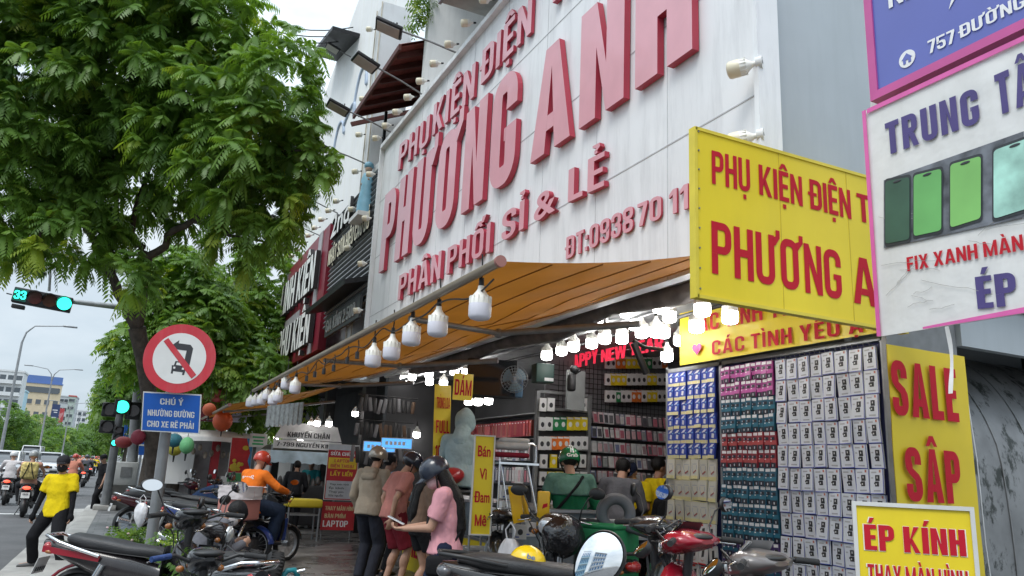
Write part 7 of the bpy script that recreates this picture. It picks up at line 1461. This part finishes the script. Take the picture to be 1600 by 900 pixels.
for s in (-1, 1): m.prism([(-.93, .685), (-.46, .655), (-.45, .70), (-.93, .735)], (s*.135, 0, 0), UY, UZ, s*.012)
m.build('red_side_panel', pred, A)
m = MB(); m.torus((0, -.60, .275), .335, .014, 'X', 30, 6); m.build('wheel_guard', pred, A)
B_ = motorbike('black motorbike facing away with a white topped mirror in front of the parked row', 'under', pblack, None); put(B_, (0, .36, 1.0), 300, 6.3, 15, 1.08)
C_ = motorbike('black motorbike with a blue handgrip and silver brake lever, nearest at the lower left', 'under', pblack, None, mirror=False); put(C_, (0, .36, 1.02), 322, 4.75, 8, .95)
for c_k in C_.children_recursive:
    if c_k.name.startswith('grip') and min(v.co.x for v in c_k.data.vertices) < 0: c_k.material_slots[0].link = 'OBJECT'; c_k.material_slots[0].material = mat('blue_grip', (.015, .045, .16), .6, 0, .2, 20, .4, 60)
AB = motorbike('black scooter with a sharp tail carrying a yellow helmet at the bottom centre', 'scooter', pblack, None, plate=False); put(AB, (0, -.93, .80), 697, 5.2, -108, 1.12)
set_mat(AB, 'tail_light', mat('smoked_lens', (.10, .10, .11), .1, 0, .1, coat=.8)); t_ = text('AIRBLADE', (-.150, -.42, .685), (0, -1, 0), (0, 0, 1), .34, .035, mat('chrome_letters', (.5, .5, .52), .3, .8), AB, 'badge', .03, 0, .02)
m = MB(); m.prism([(-.94, .74), (-.60, .60), (-.30, .56), (-.12, .60), (-.35, .66), (-.7, .735)], (-.166, 0, 0), UY, UZ, .012); m.build('tail_panel', mat('charcoal_panel_gloss', (.035, .036, .04), .35, coat=.4), AB)
RS = motorbike('metallic red scooter with a dark windscreen and amber reflecting mirrors', 'scooter', pred, None, sides=(1,)); put(RS, (0, .34, 1.02), 1078, 4.95, 14, 1.06)
SS = motorbike('bronze grey scooter with a clear glossy cowl in front of the white cable packs', 'scooter', pbrown, None, mirror=False); put(SS, (0, .34, 1.02), 1188, 4.25, 12, 1.02)
for q_, mt in ((RS, mat('smoke_screen', (.05, .05, .055), .1, 0, .1, coat=1)), (SS, mat('clear_cowl', (.55, .56, .57), .08, .5, .15, 5, coat=1))):
    m = MB(); m.grid(lambda u, v: Vector(((u-.5)*.30*(1-.35*v), .50-.10*v-.30*(u-.5)**2, 1.03+.115*v)), 10, 6); m.grid(lambda u, v: Vector(((u-.5)*.30*(1-.35*v), .49-.10*v-.30*(u-.5)**2, 1.03+.113*v)), 10, 6); m.build('windscreen', mt, q_)
GB = motorbike('black delivery scooter under the green box', 'scooter', pblack, None, mirror=False); put(GB, (0, -.70, .95), 950, 6.5, 25, 1.05)
MF = motorbike('dark scooter whose big mirror fills the bottom edge and reflects the street', 'scooter', pgrey, None, mirror=False); put(MF, (.30, .34, 1.0), 948, 2.42, -18, 1.05)
MF.location.z = .2
mc = at(934, 876, D=2.42); mt_ = thing('tmp', 'x', 'x'); bpy.data.objects.remove(mt_)
def big_mirror(par, c, target=(-27, -4, 7.5), size=1.0):
    """round mirror on a stem, its glass facing the rider"""
    inv = (Matrix.Translation(par.location) @ Matrix.Rotation(par.rotation_euler.z, 4, 'Z') @ Matrix.Diagonal((par.scale[0],)*3+(1,))).inverted()
    w = (Vector(CAM)-c).normalized(); n = (w+(Vector(target)-c).normalized()).normalized()
    u = UZ.cross(n).normalized(); v = n.cross(u); a = rad(-38); u, v = u*math.cos(a)+v*math.sin(a), v*math.cos(a)-u*math.sin(a)
    outl = lambda k: [(size*k*.068*math.cos(t)*(1+.14*math.sin(t)), size*k*.092*math.sin(t)) for t in np.linspace(0, 2*math.pi, 41)[:-1]]
    m = MB(); rings = [[inv @ (c+u*x+v*y-n*d) for x, y in outl(k)] for k, d in ((1.06, -.004), (1.10, .006), (1.02, .03), (.7, .05), (.2, .058))]
    vs = sum(rings, []); k = 40; m.add(vs, [(i*k+j, i*k+(j+1) % k, (i+1)*k+(j+1) % k, (i+1)*k+j) for i in range(4) for j in range(k)]+[tuple(range(160, 200))], 0, True); mo = m.build('mirror', BLKPL(), par)
    g = MB(); vs = []
    for q in np.linspace(1, .05, 9): vs += [inv @ (c+u*x+v*y+n*(.001+.012*size*(1-q*q))) for x, y in outl(q)]
    g.add(vs, [(i*40+j, i*40+(j+1) % 40, (i+1)*40+(j+1) % 40, (i+1)*40+j) for i in range(8) for j in range(40)]+[tuple(range(320, 360))], 0, True); g.build('mirror_glass', MIRROR(), mo, fix=False)
    g = MB(); g.tube([inv @ (c-n*.05), inv @ (c-n*.07-UZ*.10), inv @ (c-n*.02-UZ*.24)], .007, 8); g.build('mirror_stem', BLKPL(), mo)
big_mirror(MF, mc); big_mirror(RS, at(1001, 856, D=4.6), (3.2, 9, 3.3), .62); big_mirror(SS, at(1110, 886, D=4.0), (2.9, 8, 3.2), .62)
BK = motorbike('black motorbike draped with a glossy black bag, left of the green delivery box', 'under', pblack, None, plate=False); put(BK, (0, .36, 1.0), 868, 6.5, 128, 1.08)
# things on the bikes
hb_ = thing('helmet', 'yellow open helmet with small blue lettering resting on the black scooter seat', 'helmet', at(824, 880, D=5.25)); m = MB(); T4 = Matrix.Diagonal((.128, .112, .118, 1)); m.lathe([(.92, -.25), (1.0, -.05), (.985, .15), (.93, .38), (.80, .61), (.60, .80), (.35, .93), (.0001, 1.0)], T4, 28); m.build('shell', mat('helmet_yellow', (.78, .52, .01), .25, 0, .04, coat=.5), hb_)
m = MB(); m.torus((0, 0, -.03), .118, .008, 'Z', 28, 6); m.build('rim', BLKPL(), hb_); hb_.rotation_euler = (0, rad(12), rad(-20)); m = MB(); m.grid(lambda u, v: Vector((.10+.08*v, (u-.5)*.17*(1-.3*v), -.005-.02*v-.03*(2*u-1)**2)), 8, 3); m.build('peak', mat('helmet_yellow', (.78, .52, .01)), hb_)
text('be', (-.028, -.1085, .035), UX, (0, .38, .92), .055, .034, mat('helmet_blue', (.03, .12, .30), .4), hb_, 'lettering', .05, 0, .006)
gbx = thing('delivery_box', 'green cube delivery box on the scooter rack with white lettering down its side', 'delivery box', at(950, 822, D=6.5)-Vector((0, 0, .42)), rad(20)); gbm = mat('box_green', (.012, .19, .065), .5, 0, .08, 4, .15, 10)
gbx.rotation_euler.z = rad(-25+47); m = MB(); m.rbox((0, 0, .20), (.38, .38, .42), .02); m.build('case', gbm, gbx); m = MB(); m.rbox((0, 0, .425), (.40, .40, .05), .02); m.build('lid', gbm, gbx)
text('Grab', (.192, -.04, .08), (0, 0, 1), (0, -1, 0), .26, .09, wl, gbx, 'lettering', .04, 0, .003)
text('Grab', (.192, .05, .36), (0, 0, -1), (0, 1, 0), .26, .09, wl, gbx, 'lettering', .04, 0, .003)
ncp = thing('ribbed_cushion', 'grey ribbed ring cushion lying on the green delivery box', 'cushion', at(962, 812, D=6.5)); m = MB(); Mx = Matrix.Rotation(rad(-30), 4, 'Z')
gcl = cloth('grey_vinyl', (.12, .125, .135), .2, 10, .6)
for dy, r_ in ((-.05, .115), (0, .125), (.05, .115)): q = MB(); q.torus((0, dy, .05), r_, .042, 'Y', 28, 10); m.add([Mx @ Vector(v) for v in q.v], q.f, 0, True)
m.build('ring', gcl, ncp); m = MB(); m.cyl(Mx @ Vector((.03, -.08, -.03)), Mx @ Vector((.26, -.14, -.09)), .045, .04, 14); m.build('roll', gcl, ncp)
bgx = thing('black_bag', 'glossy black bag heaped on the motorbike left of the green box', 'bag', at(880, 838, D=6.2)); m = MB()
m.grid(lambda u, v: Vector((.17*math.cos(6.283*u)*math.sin(math.pi*v)*(1+.3*noise.noise(Vector((3*math.cos(6.283*u), 3*math.sin(6.283*u), 4*v)))), .13*math.sin(6.283*u)*math.sin(math.pi*v), -.16*math.cos(math.pi*v)*(1+.2*noise.noise(Vector((2*math.cos(6.283*u), 2, 4*v)))))), 32, 20); m.build('cover', mat('glossy_black_film', (.012, .012, .014), .18, 0, .2, 9, .9, 16, spec=.8), bgx)
tyr = thing('scooter_tyre', 'small black ribbed tyre standing upright on the pavement, left one of a pair', 'tyre', at(392, 893, D=8.4), group=None); m = MB()
def tyre_mesh():
    m = MB(); m.torus((0, 0, 0), .155, .075, 'X', 36, 14, sq=1.25)
    for k in range(36):
        a = 2*math.pi*k/36; m.box((0, .222*math.cos(a), .222*math.sin(a)), (.13, .013, .018), M=Matrix.Rotation(a, 4, 'X'))
    return m
tyre_mesh().build('rubber', RUBBER(), tyr); m = MB(); m.torus((0, 0, 0), .095, .02, 'X', 28, 8); m.build('bead', BLKPL(), tyr); tyr.rotation_euler = (0, rad(10), rad(-20)); ty2 = copy_tree(tyr); ty2.location = at(424, 895, D=8.3); ty2.rotation_euler = (0, rad(12), rad(-5)); tag(ty2, 'small black ribbed tyre standing upright on the pavement, right one beside a teal hose')
hs_ = thing('teal_hose', 'teal air hose with a steel coupling beside the two tyres', 'hose', at(452, 895, D=8.3)); m = MB(); m.tube([(-.08, 0, -.05), (-.02, .02, .02), (.05, 0, .03), (.10, .03, -.04)], .03, 10); m.build('hose', mat('teal_plastic', (.02, .25, .30), .4), hs_); m = MB(); m.cyl((.08, 0, .01), (.16, -.02, .03), .018); m.build('coupling', CHROME(), hs_)
# parked row behind the sign pole
park = [('under', pblack, 306, 12.2, -125, 'dark motorbike right behind the grey sign pole in the parked row'), ('scooter', pgrey, 322, 13.4, -105, 'grey scooter second in the parked row behind the sign pole'), ('under', pblue, 344, 12.0, -128, 'dark blue motorbike third in the parked row, before the blue tarpaulin'), ('scooter', pblack, 356, 14.2, -112, 'black scooter beside the blue tarpaulin in the parked row'), ('under', pmaroon, 262, 15.5, -80, 'maroon motorbike half hidden behind the tree trunk'), ('scooter', pblack, 305, 16.5, -95, 'black scooter farther back in the parked row below the kiosk'), ('under', pgrey, 270, 18.5, -95, 'grey motorbike beyond the tree trunk on the pavement')]
protos = {}
for st_, pm, x, D, rz, lb in park:
    if st_ in protos: b = copy_tree(protos[st_]); 
    else: b = protos[st_] = motorbike('x', st_, pblack, 'motorbikes parked on the pavement')
    for part in ('body', 'leg_shield', 'front_fender', 'handlebar_cowl'): set_mat(b, part, pm)
    b['group'] = 'motorbikes parked on the pavement'; b['label'] = lb; put(b, (0, 0, .7), x, D, rz, 1.04)
OB = motorbike('black motorbike ridden by the orange jacket rider, with a wrapped box on its rack', 'under', pblack, None, screen=False); put(OB, (0, -.30, .8), 384, 11.7, -55, 1.0)
m = MB(); m.prism([(.25, .35), (.42, .35), (.44, .68), (.30, .66)], (.14, 0, 0), UY, UZ, .02); m.build('blue_panel', pblue, OB)
pb = thing('wrapped_box', 'salmon delivery box wrapped in clear plastic on the rack behind the orange rider', 'box', at(374, 786, D=11.3)-Vector((0, 0, .24)), rad(-52)); m = MB(); m.rbox((0, 0, .22), (.44, .42, .42), .03); m.build('box', mat('salmon_box', (.50, .20, .17), .6, 0, .1, 4), pb); m = MB(); m.grid(lambda u, v: Vector((.27*math.copysign(abs(math.cos(6.283*u))**.5, math.cos(6.283*u))*(1+.06*noise.noise(Vector((u*12, v*6, 2)))), .25*math.copysign(abs(math.sin(6.283*u))**.5, math.sin(6.283*u))*(1+.06*noise.noise(Vector((u*12, v*6, 5)))), .30+.18*v)), 40, 8)
m.grid(lambda u, v: Vector(((u-.5)*.54, (v-.5)*.50, .475+.015*noise.noise(Vector((u*6, v*6, 0))))), 12, 12); m.build('plastic_wrap', mat('plastic_wrap', (.62, .56, .56), .25, 0, .12, 7, .7, 12, spec=.7), pb)

# ================================================================ PEOPLE
Vv = lambda *a: Vector(a)
def stand(px_, D, z=None):
    p = col(px_, D, .2); zz = (pz(p.x) if p.x > -.5 else 0) if z is None else z; return col(px_, D, zz)
yel = cloth('yellow_tshirt', (.74, .55, .01)); blk = cloth('black_cloth', (.012, .012, .014)); blk2 = cloth('charcoal_cloth', (.025, .025, .028)); navy = cloth('navy_denim', (.012, .017, .040)); beige = cloth('beige_hoodie', (.33, .275, .21)); rose = cloth('rose_tshirt', (.46, .19, .16)); maroon = cloth('maroon_shorts', (.17, .015, .025)); brown = cloth('brown_top', (.19, .125, .09)); pink = cloth('pink_tshirt', (.62, .30, .34), .2); lblue = cloth('pale_blue_hoodie', (.34, .45, .47)); ggreen = cloth('grab_green', (.012, .12, .055)); gsage = cloth('sage_green', (.10, .20, .16)); greyc = cloth('grey_shirt', (.12, .12, .135)); orange = cloth('orange_jacket', (.72, .17, .02)); jean = cloth('dark_blue_jeans', (.022, .035, .065)); white_c = cloth('white_shirt', (.62, .58, .58)); salmon = cloth('salmon_jacket', (.60, .24, .17))
hgold = mat('helmet_champagne', (.40, .36, .30), .28, .4, .06, coat=.5); hnavy = mat('helmet_navy', (.018, .024, .04), .25, 0, .1, coat=.5); hred = mat('helmet_red', (.45, .045, .025), .25, 0, .08, coat=.5); hgreen = mat('helmet_green', (.005, .15, .055), .22, 0, .08, coat=.6); hwhite = mat('helmet_white', (.62, .62, .62), .3, 0, .05, coat=.4); hgrey = mat('helmet_grey', (.30, .31, .31), .3, 0, .05, coat=.4)
# 1 man in yellow on the kerb
loc = at(73, 889, Z=0.0); yman, _ = person('man in a yellow t-shirt with black face scarf and cap standing at the kerb', (loc.x, loc.y, 0), rad(150), 1.74, pelvis=(0, 0, .905), side=2, lean=1, feet=(Vv(-.27, .06, .09), Vv(.27, -.04, .09)), footdir=(Vv(-.5, 1, 0), Vv(.9, .6, 0)), hands=(Vv(-.30, .10, .74), Vv(.32, .06, .76)), head=(8, 18), top=yel, bottom=blk, mask=blk2, gear=('cap', blk2), sleeves_mat=blk, loose=1.12, hair=('short', BLACK_HAIR()), seed=2, shoes=mat('shoe_grey', (.10, .10, .10), .6), eyes=True)
# 2 man in black beyond
person('man in a black t-shirt and cap walking on the pavement beside the traffic light post', stand(152, 23.4), rad(125), 1.78, lean=4, feet=(Vv(-.08, .22, .09), Vv(.12, -.18, .12)), hands=(Vv(-.22, .16, .82), Vv(.28, -.1, .84)), head=(14, 10), top=blk, bottom=blk, gear=('cap', blk), hair=('short', BLACK_HAIR()), seed=3, eyes=True, vox=.016)
# 3 orange rider
sit = dict(pelvis=(0, -.26, .91), feet=(Vv(-.17, .10, .36), Vv(.17, .10, .36)), knee=(Vv(-.5, 1, .5), Vv(.5, 1, .5)), elbow=(Vv(-1, -.6, -.5), Vv(1, -.6, -.5)))
orr, oi = person('rider in an orange jacket and red helmet seated on a black motorbike', OB.location, OB.rotation_euler.z, 1.7*1.02, lean=13, hands=(Vv(-.30, .20, 1.06), Vv(.30, .20, 1.06)), head=(6, -4), top=orange, sleeve='long', bottom=jean, gear=('helmet', hred), loose=1.32, seed=4, **sit)
u_ = oi['up']; text('Shopee', u_(.12, -.150, .30), (-1, 0, 0), UZ, .24, .055, wl, orr, 'back_print', .04, 0, .012)
# 4 crouched man
cl_ = stand(292, 7.6); person('man in a grey top, black cap and white mask sitting low behind the bikes', (cl_.x, cl_.y, cl_.z), rad(-75), 1.7, pelvis=(0, 0, .55), lean=28, feet=(Vv(-.16, .42, .08), Vv(.16, .42, .08)), hands=(Vv(-.08, .42, .72), Vv(.08, .44, .72)), head=(35, 0), top=greyc, sleeve='long', bottom=navy, gear=('cap', blk), mask=white_c, hair=('short', BLACK_HAIR()), seed=5, knee=(Vv(-.4, 1, 1), Vv(.4, 1, 1)))
# 5 beige hoodie
person('man in a beige hoodie and champagne helmet seen from behind at the counter', stand(568, 10.1), rad(-50), 1.76, lean=4, feet=(Vv(-.10, .02, .08), Vv(.11, -.06, .08)), hands=(Vv(-.24, .12, .86), Vv(.27, .10, .80)), head=(10, -8), top=beige, sleeve='long', bottom=mat('blue_black_trousers', (.010, .012, .022), .85, 0, .2, 8, .4, 14), collar=beige, gear=('helmet', hgold), hair=('short', BLACK_HAIR()), loose=1.08, seed=6, vox=.010)
# 6 behind him
person('dark haired man in a pale blue shirt hidden behind the beige hoodie man', stand(592, 10.9), rad(-60), 1.70, hands=(Vv(-.38, .0, .92), Vv(.22, .25, 1.0)), head=(12, -20), top=cloth('pale_blue_shirt', (.30, .36, .46)), bottom=blk, hair=('short', BLACK_HAIR()), skin=SKIN_D(), seed=7, eyes=True)
# 7 rose t-shirt
person('man in a rose t-shirt, maroon shorts and navy helmet leaning over the counter', stand(606, 9.5), rad(-82), 1.73, lean=12, feet=(Vv(-.10, -.02, .08), Vv(.11, .08, .08)), hands=(Vv(-.20, .0, .84), Vv(.18, -.12, .86)), head=(24, -6), top=rose, bottom=maroon, legs='shorts', gear=('helmet', hnavy), hair=('short', BLACK_HAIR()), loose=1.08, seed=8, vox=.010, eyes=True, shoes=mat('sandal', (.06, .05, .05), .7))
# 8 brown top woman
person('woman in a brown top with navy helmet and long black hair at the counter', stand(648, 8.3), rad(-90), 1.60, lean=8, female=True, feet=(Vv(-.09, -.04, .08), Vv(.10, .10, .08)), hands=(Vv(-.15, .28, .98), Vv(.15, .30, 1.0)), head=(14, 0), top=brown, sleeve='long', bottom=blk, legs='short', gear=('bucket', hnavy), hair=('long', BLACK_HAIR()), seed=9, shoes=mat('shoe_white', (.6, .6, .6), .6))
# 9 pink t-shirt woman
gl = stand(684, 6.15); pw, pi_ = person('woman in a pink t-shirt with navy helmet and long black hair checking her phone', gl, rad(62), 1.63, lean=4, female=True, hands=(Vv(-.06, .34, 1.06), Vv(.05, .36, 1.06)), elbow=(Vv(-.6, -.9, -.8), Vv(.6, -.9, -.8)), head=(30, 2), top=pink, bottom=navy, mask=cloth('pink_mask', (.55, .36, .36)), gear=('helmet', hnavy), hair=('long', BLACK_HAIR()), vox=.0085, seed=10, curl=.55, palm=(Vv(.3, .1, 1), Vv(-.3, .1, 1)), eyes=True)
ph = pw.matrix_basis @ Vector((-.005, .445, 1.095)); pt = thing('phone', 'white phone held by the woman in the pink t-shirt', 'phone', Vector(gl)+Matrix.Rotation(rad(62), 3, 'Z') @ Vector((0, .42, 1.075)), rad(62)); m = MB(); m.rbox((0, 0, 0), (.074, .150, .009), .004, Matrix.Rotation(rad(24), 4, 'X')); m.build('case', wtp, pt); m = MB(); m.box((0, .001, .0052), (.068, .14, .001), M=Matrix.Rotation(rad(24), 4, 'X')); m.build('screen', mat('phone_screen', (.3, .34, .38), .1, emit=.4), pt)
up9 = pi_['up']; m = MB(); pts = [up9(.10, -.06, .43), up9(.13, .06, .38), up9(.06, .15, .26), up9(-.04, .155, .12), up9(-.13, .08, .0), up9(-.17, .0, -.08)]; m.tube(pts, .011, 6); pts = [up9(.10, -.06, .43), up9(.05, -.14, .30), up9(-.08, -.14, .10), up9(-.17, -.03, -.08)]; m.tube(pts, .011, 6); stp_ = m.build('bag_strap', blk, pw); m = MB(); m.rbox(up9(-.20, .03, -.16), (.09, .22, .16), .03); m.build('shoulder_bag', blk, pw)
# 10 hooded person on the stool
hl = at(716, 752, D=8.9); person('person in a pale blue hooded jacket seated high with their back turned', hl-Vector((0, 0, .52)), rad(-40), 1.68, pelvis=(0, 0, .60), lean=10, feet=(Vv(-.14, .40, .14), Vv(.14, .40, .14)), hands=(Vv(-.20, .34, .66), Vv(.20, .34, .66)), head=(10, 0), top=lblue, sleeve='long', bottom=navy, hood=lblue, loose=1.12, seed=11, knee=(Vv(-.3, 1, 1), Vv(.3, 1, 1)))
# 11 green jacket delivery man
gm_, gi = person('delivery man in a two tone green jacket and green helmet seen from behind', stand(886, 8.1), rad(-22), 1.76, lean=5, hands=(Vv(-.20, .26, 1.02), Vv(.22, .24, 1.0)), head=(14, 4), top=ggreen, sleeve='long', bottom=blk, gear=('helmet', hgreen), loose=1.14, seed=12, vox=.010, hair=('short', BLACK_HAIR()))
ug = gi['up']; T = MB(); barrel(T, [(ug(0, -.006, z), Vector((1, 0, 0)), Vector((0, 1, 0)), a, b) for z, a, b in ((.26, .204, .160), (.33, .208, .157), (.41, .18, .132), (.462, .10, .095))])
for i, s in ((0, -1), (1, 1)): J_ = gi['J']; capsule(T, ug(s*.07, -.01, .395), J_['sh', i], .086, .077); T.cyl(J_['sh', i], J_['sh', i].lerp(J_['el', i], .45), .077, .071, 14)
remesh_obj(T, 'jacket_yoke', gsage, gm_, .011, .010, 6.5, 1, 5)
m = MB(); m.tube([ug(.12, -.10, .44), ug(.05, -.165, .34), ug(-.08, -.172, .18), ug(-.19, -.09, .05)], .016, 6); m.build('cross_strap', blk, gm_)
hg = gi['hp']; text('Grab', hg(-.06, -.149, .0), Vector((1, 0, 0)), hg(0, 0, 1)-hg(0, 0, 0), .12, .035, wl, gm_, 'helmet_print', .03, 0, .010)
for s in (-.012, .012): m = MB(); m.tube([hg(s, -.145, .05), hg(s, -.125, .115), hg(s, -.08, .152), hg(s, -.02, .163)], .006, 6); m.build('helmet_stripe', wl, gm_)
# 12-14 inside the shop
person('man in a grey shirt and black cap bending over goods inside the shop', stand(966, 9.0), rad(-40), 1.72, lean=14, hands=(Vv(-.16, .34, 1.0), Vv(.18, .34, 1.0)), head=(22, -8), top=greyc, sleeve='long', bottom=blk, gear=('cap', blk), hair=('short', BLACK_HAIR()), seed=13)
person('shop assistant in a yellow t-shirt half hidden behind the grey shirted man', stand(993, 9.8), rad(110), 1.66, lean=8, hands=(Vv(-.14, .30, .98), Vv(.14, .30, 1.0)), head=(24, 10), top=yel, bottom=blk, gear=('cap', navy), hair=('short', BLACK_HAIR()), seed=14, eyes=True)
person('young man in a yellow t-shirt with short black hair beside the left product board', stand(1026, 9.9), rad(-95), 1.70, lean=2, head=(4, -5), top=yel, bottom=blk2, hair=('short', BLACK_HAIR()), seed=15, eyes=True, skin=mat('skin_tan', (.34, .18, .12), .55, 0, .1, 12))
person('person in a dark jacket, back turned, at the edge of the left product board', stand(1046, 8.9), rad(-70), 1.44, lean=4, top=blk, sleeve='long', bottom=blk, hair=('short', BLACK_HAIR()), seed=16, vox=.014)
# 15 stall keeper in teal and customer
person('stall keeper in a teal shirt working inside the food stall', stand(478, 19.3), rad(150), 1.6, hands=(Vv(-.2, .3, 1.0), Vv(.2, .3, 1.0)), head=(18, 0), top=cloth('teal_shirt', (.03, .26, .28)), bottom=blk, hair=('short', BLACK_HAIR()), seed=17, vox=.018)
person('dark clothed customer bending at the food stall behind the orange rider', stand(452, 17.2), rad(-20), 1.58, lean=16, top=blk2, sleeve='long', bottom=blk, hair=('short', BLACK_HAIR()), seed=18, vox=.018, hands=(Vv(-.2, .35, .95), Vv(.2, .35, .95)))

# ================================================================ TRAFFIC
def rider(lb, top, helmet, skin=None, bag=None, sleeve='long'):
    r_, i_ = person(lb, (0, 0, 0), 0, 1.7, lean=6, hands=(Vv(-.30, .20, 1.03), Vv(.30, .20, 1.03)), head=(4, 0), top=top, sleeve=sleeve, bottom=blk2, gear=('helmet', helmet), vox=.02, seed=21, **sit)
    return r_
bikeR = motorbike('x', 'scooter', pblack, None, detail=False, lit=True); bikeU = motorbike('x', 'under', pred, None, detail=False, lit=True)
def on_road(b, r, x, y, rz=0, s=1.0):
    p = at(x, y, Z=0.0)
    for o_ in (b, r):
        o_.location = p; o_.rotation_euler = (0, 0, rad(rz)); o_.scale = (s,)*3
def colour_bike(b, m_):
    for part in ('body', 'leg_shield', 'front_fender', 'handlebar_cowl'): set_mat(b, part, m_)
r1 = rider('x', cloth('rider_tan_sleeveless', (.50, .27, .20)), hgrey, sleeve='none'); r2 = rider('x', white_c, hwhite); r3 = rider('x', salmon, hred); r4 = rider('x', cloth('dark_grey_jacket', (.07, .07, .08)), hnavy)
bikeR['label'] = 'black scooter with a glowing tail light ridden by the backpack rider in traffic'; on_road(bikeR, r1, 36, 806, 3, 1.06); r1['label'] = 'traffic rider in a grey helmet carrying a yellow patterned backpack'
bpk = thing('backpack', 'yellow and grey patterned backpack on the back of the nearest traffic rider', 'backpack', r1.location+Vector((-.0, -.48, 1.22))); m = MB(); m.rbox((0, 0, 0), (.42, .20, .46), .08); m.build('bag', mat('backpack_yellow', (.55, .44, .16), .8, 0, .75, 11), bpk); m = MB()
for s in (-1, 1): m.tube([(s*.02, -.11, .22), (s*.07, -.112, 0), (s*.14, -.10, -.2)], .012, 6)
m.build('straps', blk2, bpk)
b2 = copy_tree(bikeR); b2['label'] = 'black scooter at the left picture edge, ridden by the white shirted rider'; on_road(b2, r2, 8, 788, 2, 1.04); r2['label'] = 'traffic rider in a white shirt and white helmet at the left edge'; r2['group'] = b2['group'] = 'x'; del r2['group'], b2['group']
bikeU['label'] = 'red motorbike ridden by the salmon jacket rider beside the yellow shirted man'; on_road(bikeU, r3, 109, 774, -4, 1.05); r3['label'] = 'traffic rider in a salmon jacket and red helmet right of the yellow shirted man'
b4 = copy_tree(bikeR); colour_bike(b4, pgrey); b4['label'] = 'dark motorbike with a white plate ridden by the dark jacket rider'; on_road(b4, r4, 129, 761, -2, 1.05); r4['label'] = 'traffic rider in a dark jacket and navy helmet, right of the salmon rider'
far_r = [(146, 744, r3, 'yl'), (139, 748, r4, 0), (120, 742, r3, 0), (132, 738, r2, 0), (148, 735, r4, 0), (141, 733, r3, 0), (112, 738, r2, 0), (126, 732, r1, 0), (152, 729, r3, 0), (136, 728, r4, 0), (117, 731, r4, 0), (145, 727, r2, 0), (106, 748, r4, 0), (156, 727, r1, 0), (129, 726, r3, 0)]
for i, (x, y, r_, c) in enumerate(far_r):
    b = copy_tree(bikeR if i % 2 else bikeU); r = copy_tree(r_)
    if c: set_mat(r, 'jacket', yel)
    colour_bike(b, [pblack, pwhite, pblue, pgrey, pred][i % 5]); on_road(b, r, x, y, random.uniform(-4, 4), 1.0)
    if c: r['label'] = 'traffic rider in a yellow jacket ahead of the salmon rider'; b['label'] = 'motorbike under the yellow jacketed traffic rider'
    else: r['group'] = 'distant riders in the traffic'; b['group'] = 'distant motorbikes in the traffic'; r['label'] = 'small distant rider in the motorbike traffic on the avenue'; b['label'] = 'small distant motorbike in the traffic on the avenue'
r1.pop if False else None
cars = [('suv', pwhite, 0, 754, 180, 'white van like car cut by the left picture edge'), ('suv', paint('paint_silver', (.45, .46, .47)), 32, 748, 180, 'silver white car second from the left edge facing the camera'), ('pickup', paint('paint_pale_silver', (.52, .53, .54)), 74, 745, 180, 'silver pickup facing the camera, behind the yellow shirted man'), ('van', pwhite, 46, 734, 180, 'tall white van roof showing above the silver cars'), ('van', paint('paint_pale_green', (.50, .60, .55)), 108, 722, 0, 'pale green and white van far ahead in the traffic'), ('sedan', pgrey, 143, 722, 0, 'small grey car far ahead at the end of the traffic'), ('suv', pwhite, 88, 727, 180, 'white car behind the silver pickup')]
for k, pm, x, y, rz, lb in cars: c = car(lb, k, pm); c.location = at(x, y, Z=0); c.rotation_euler.z = rad(rz)
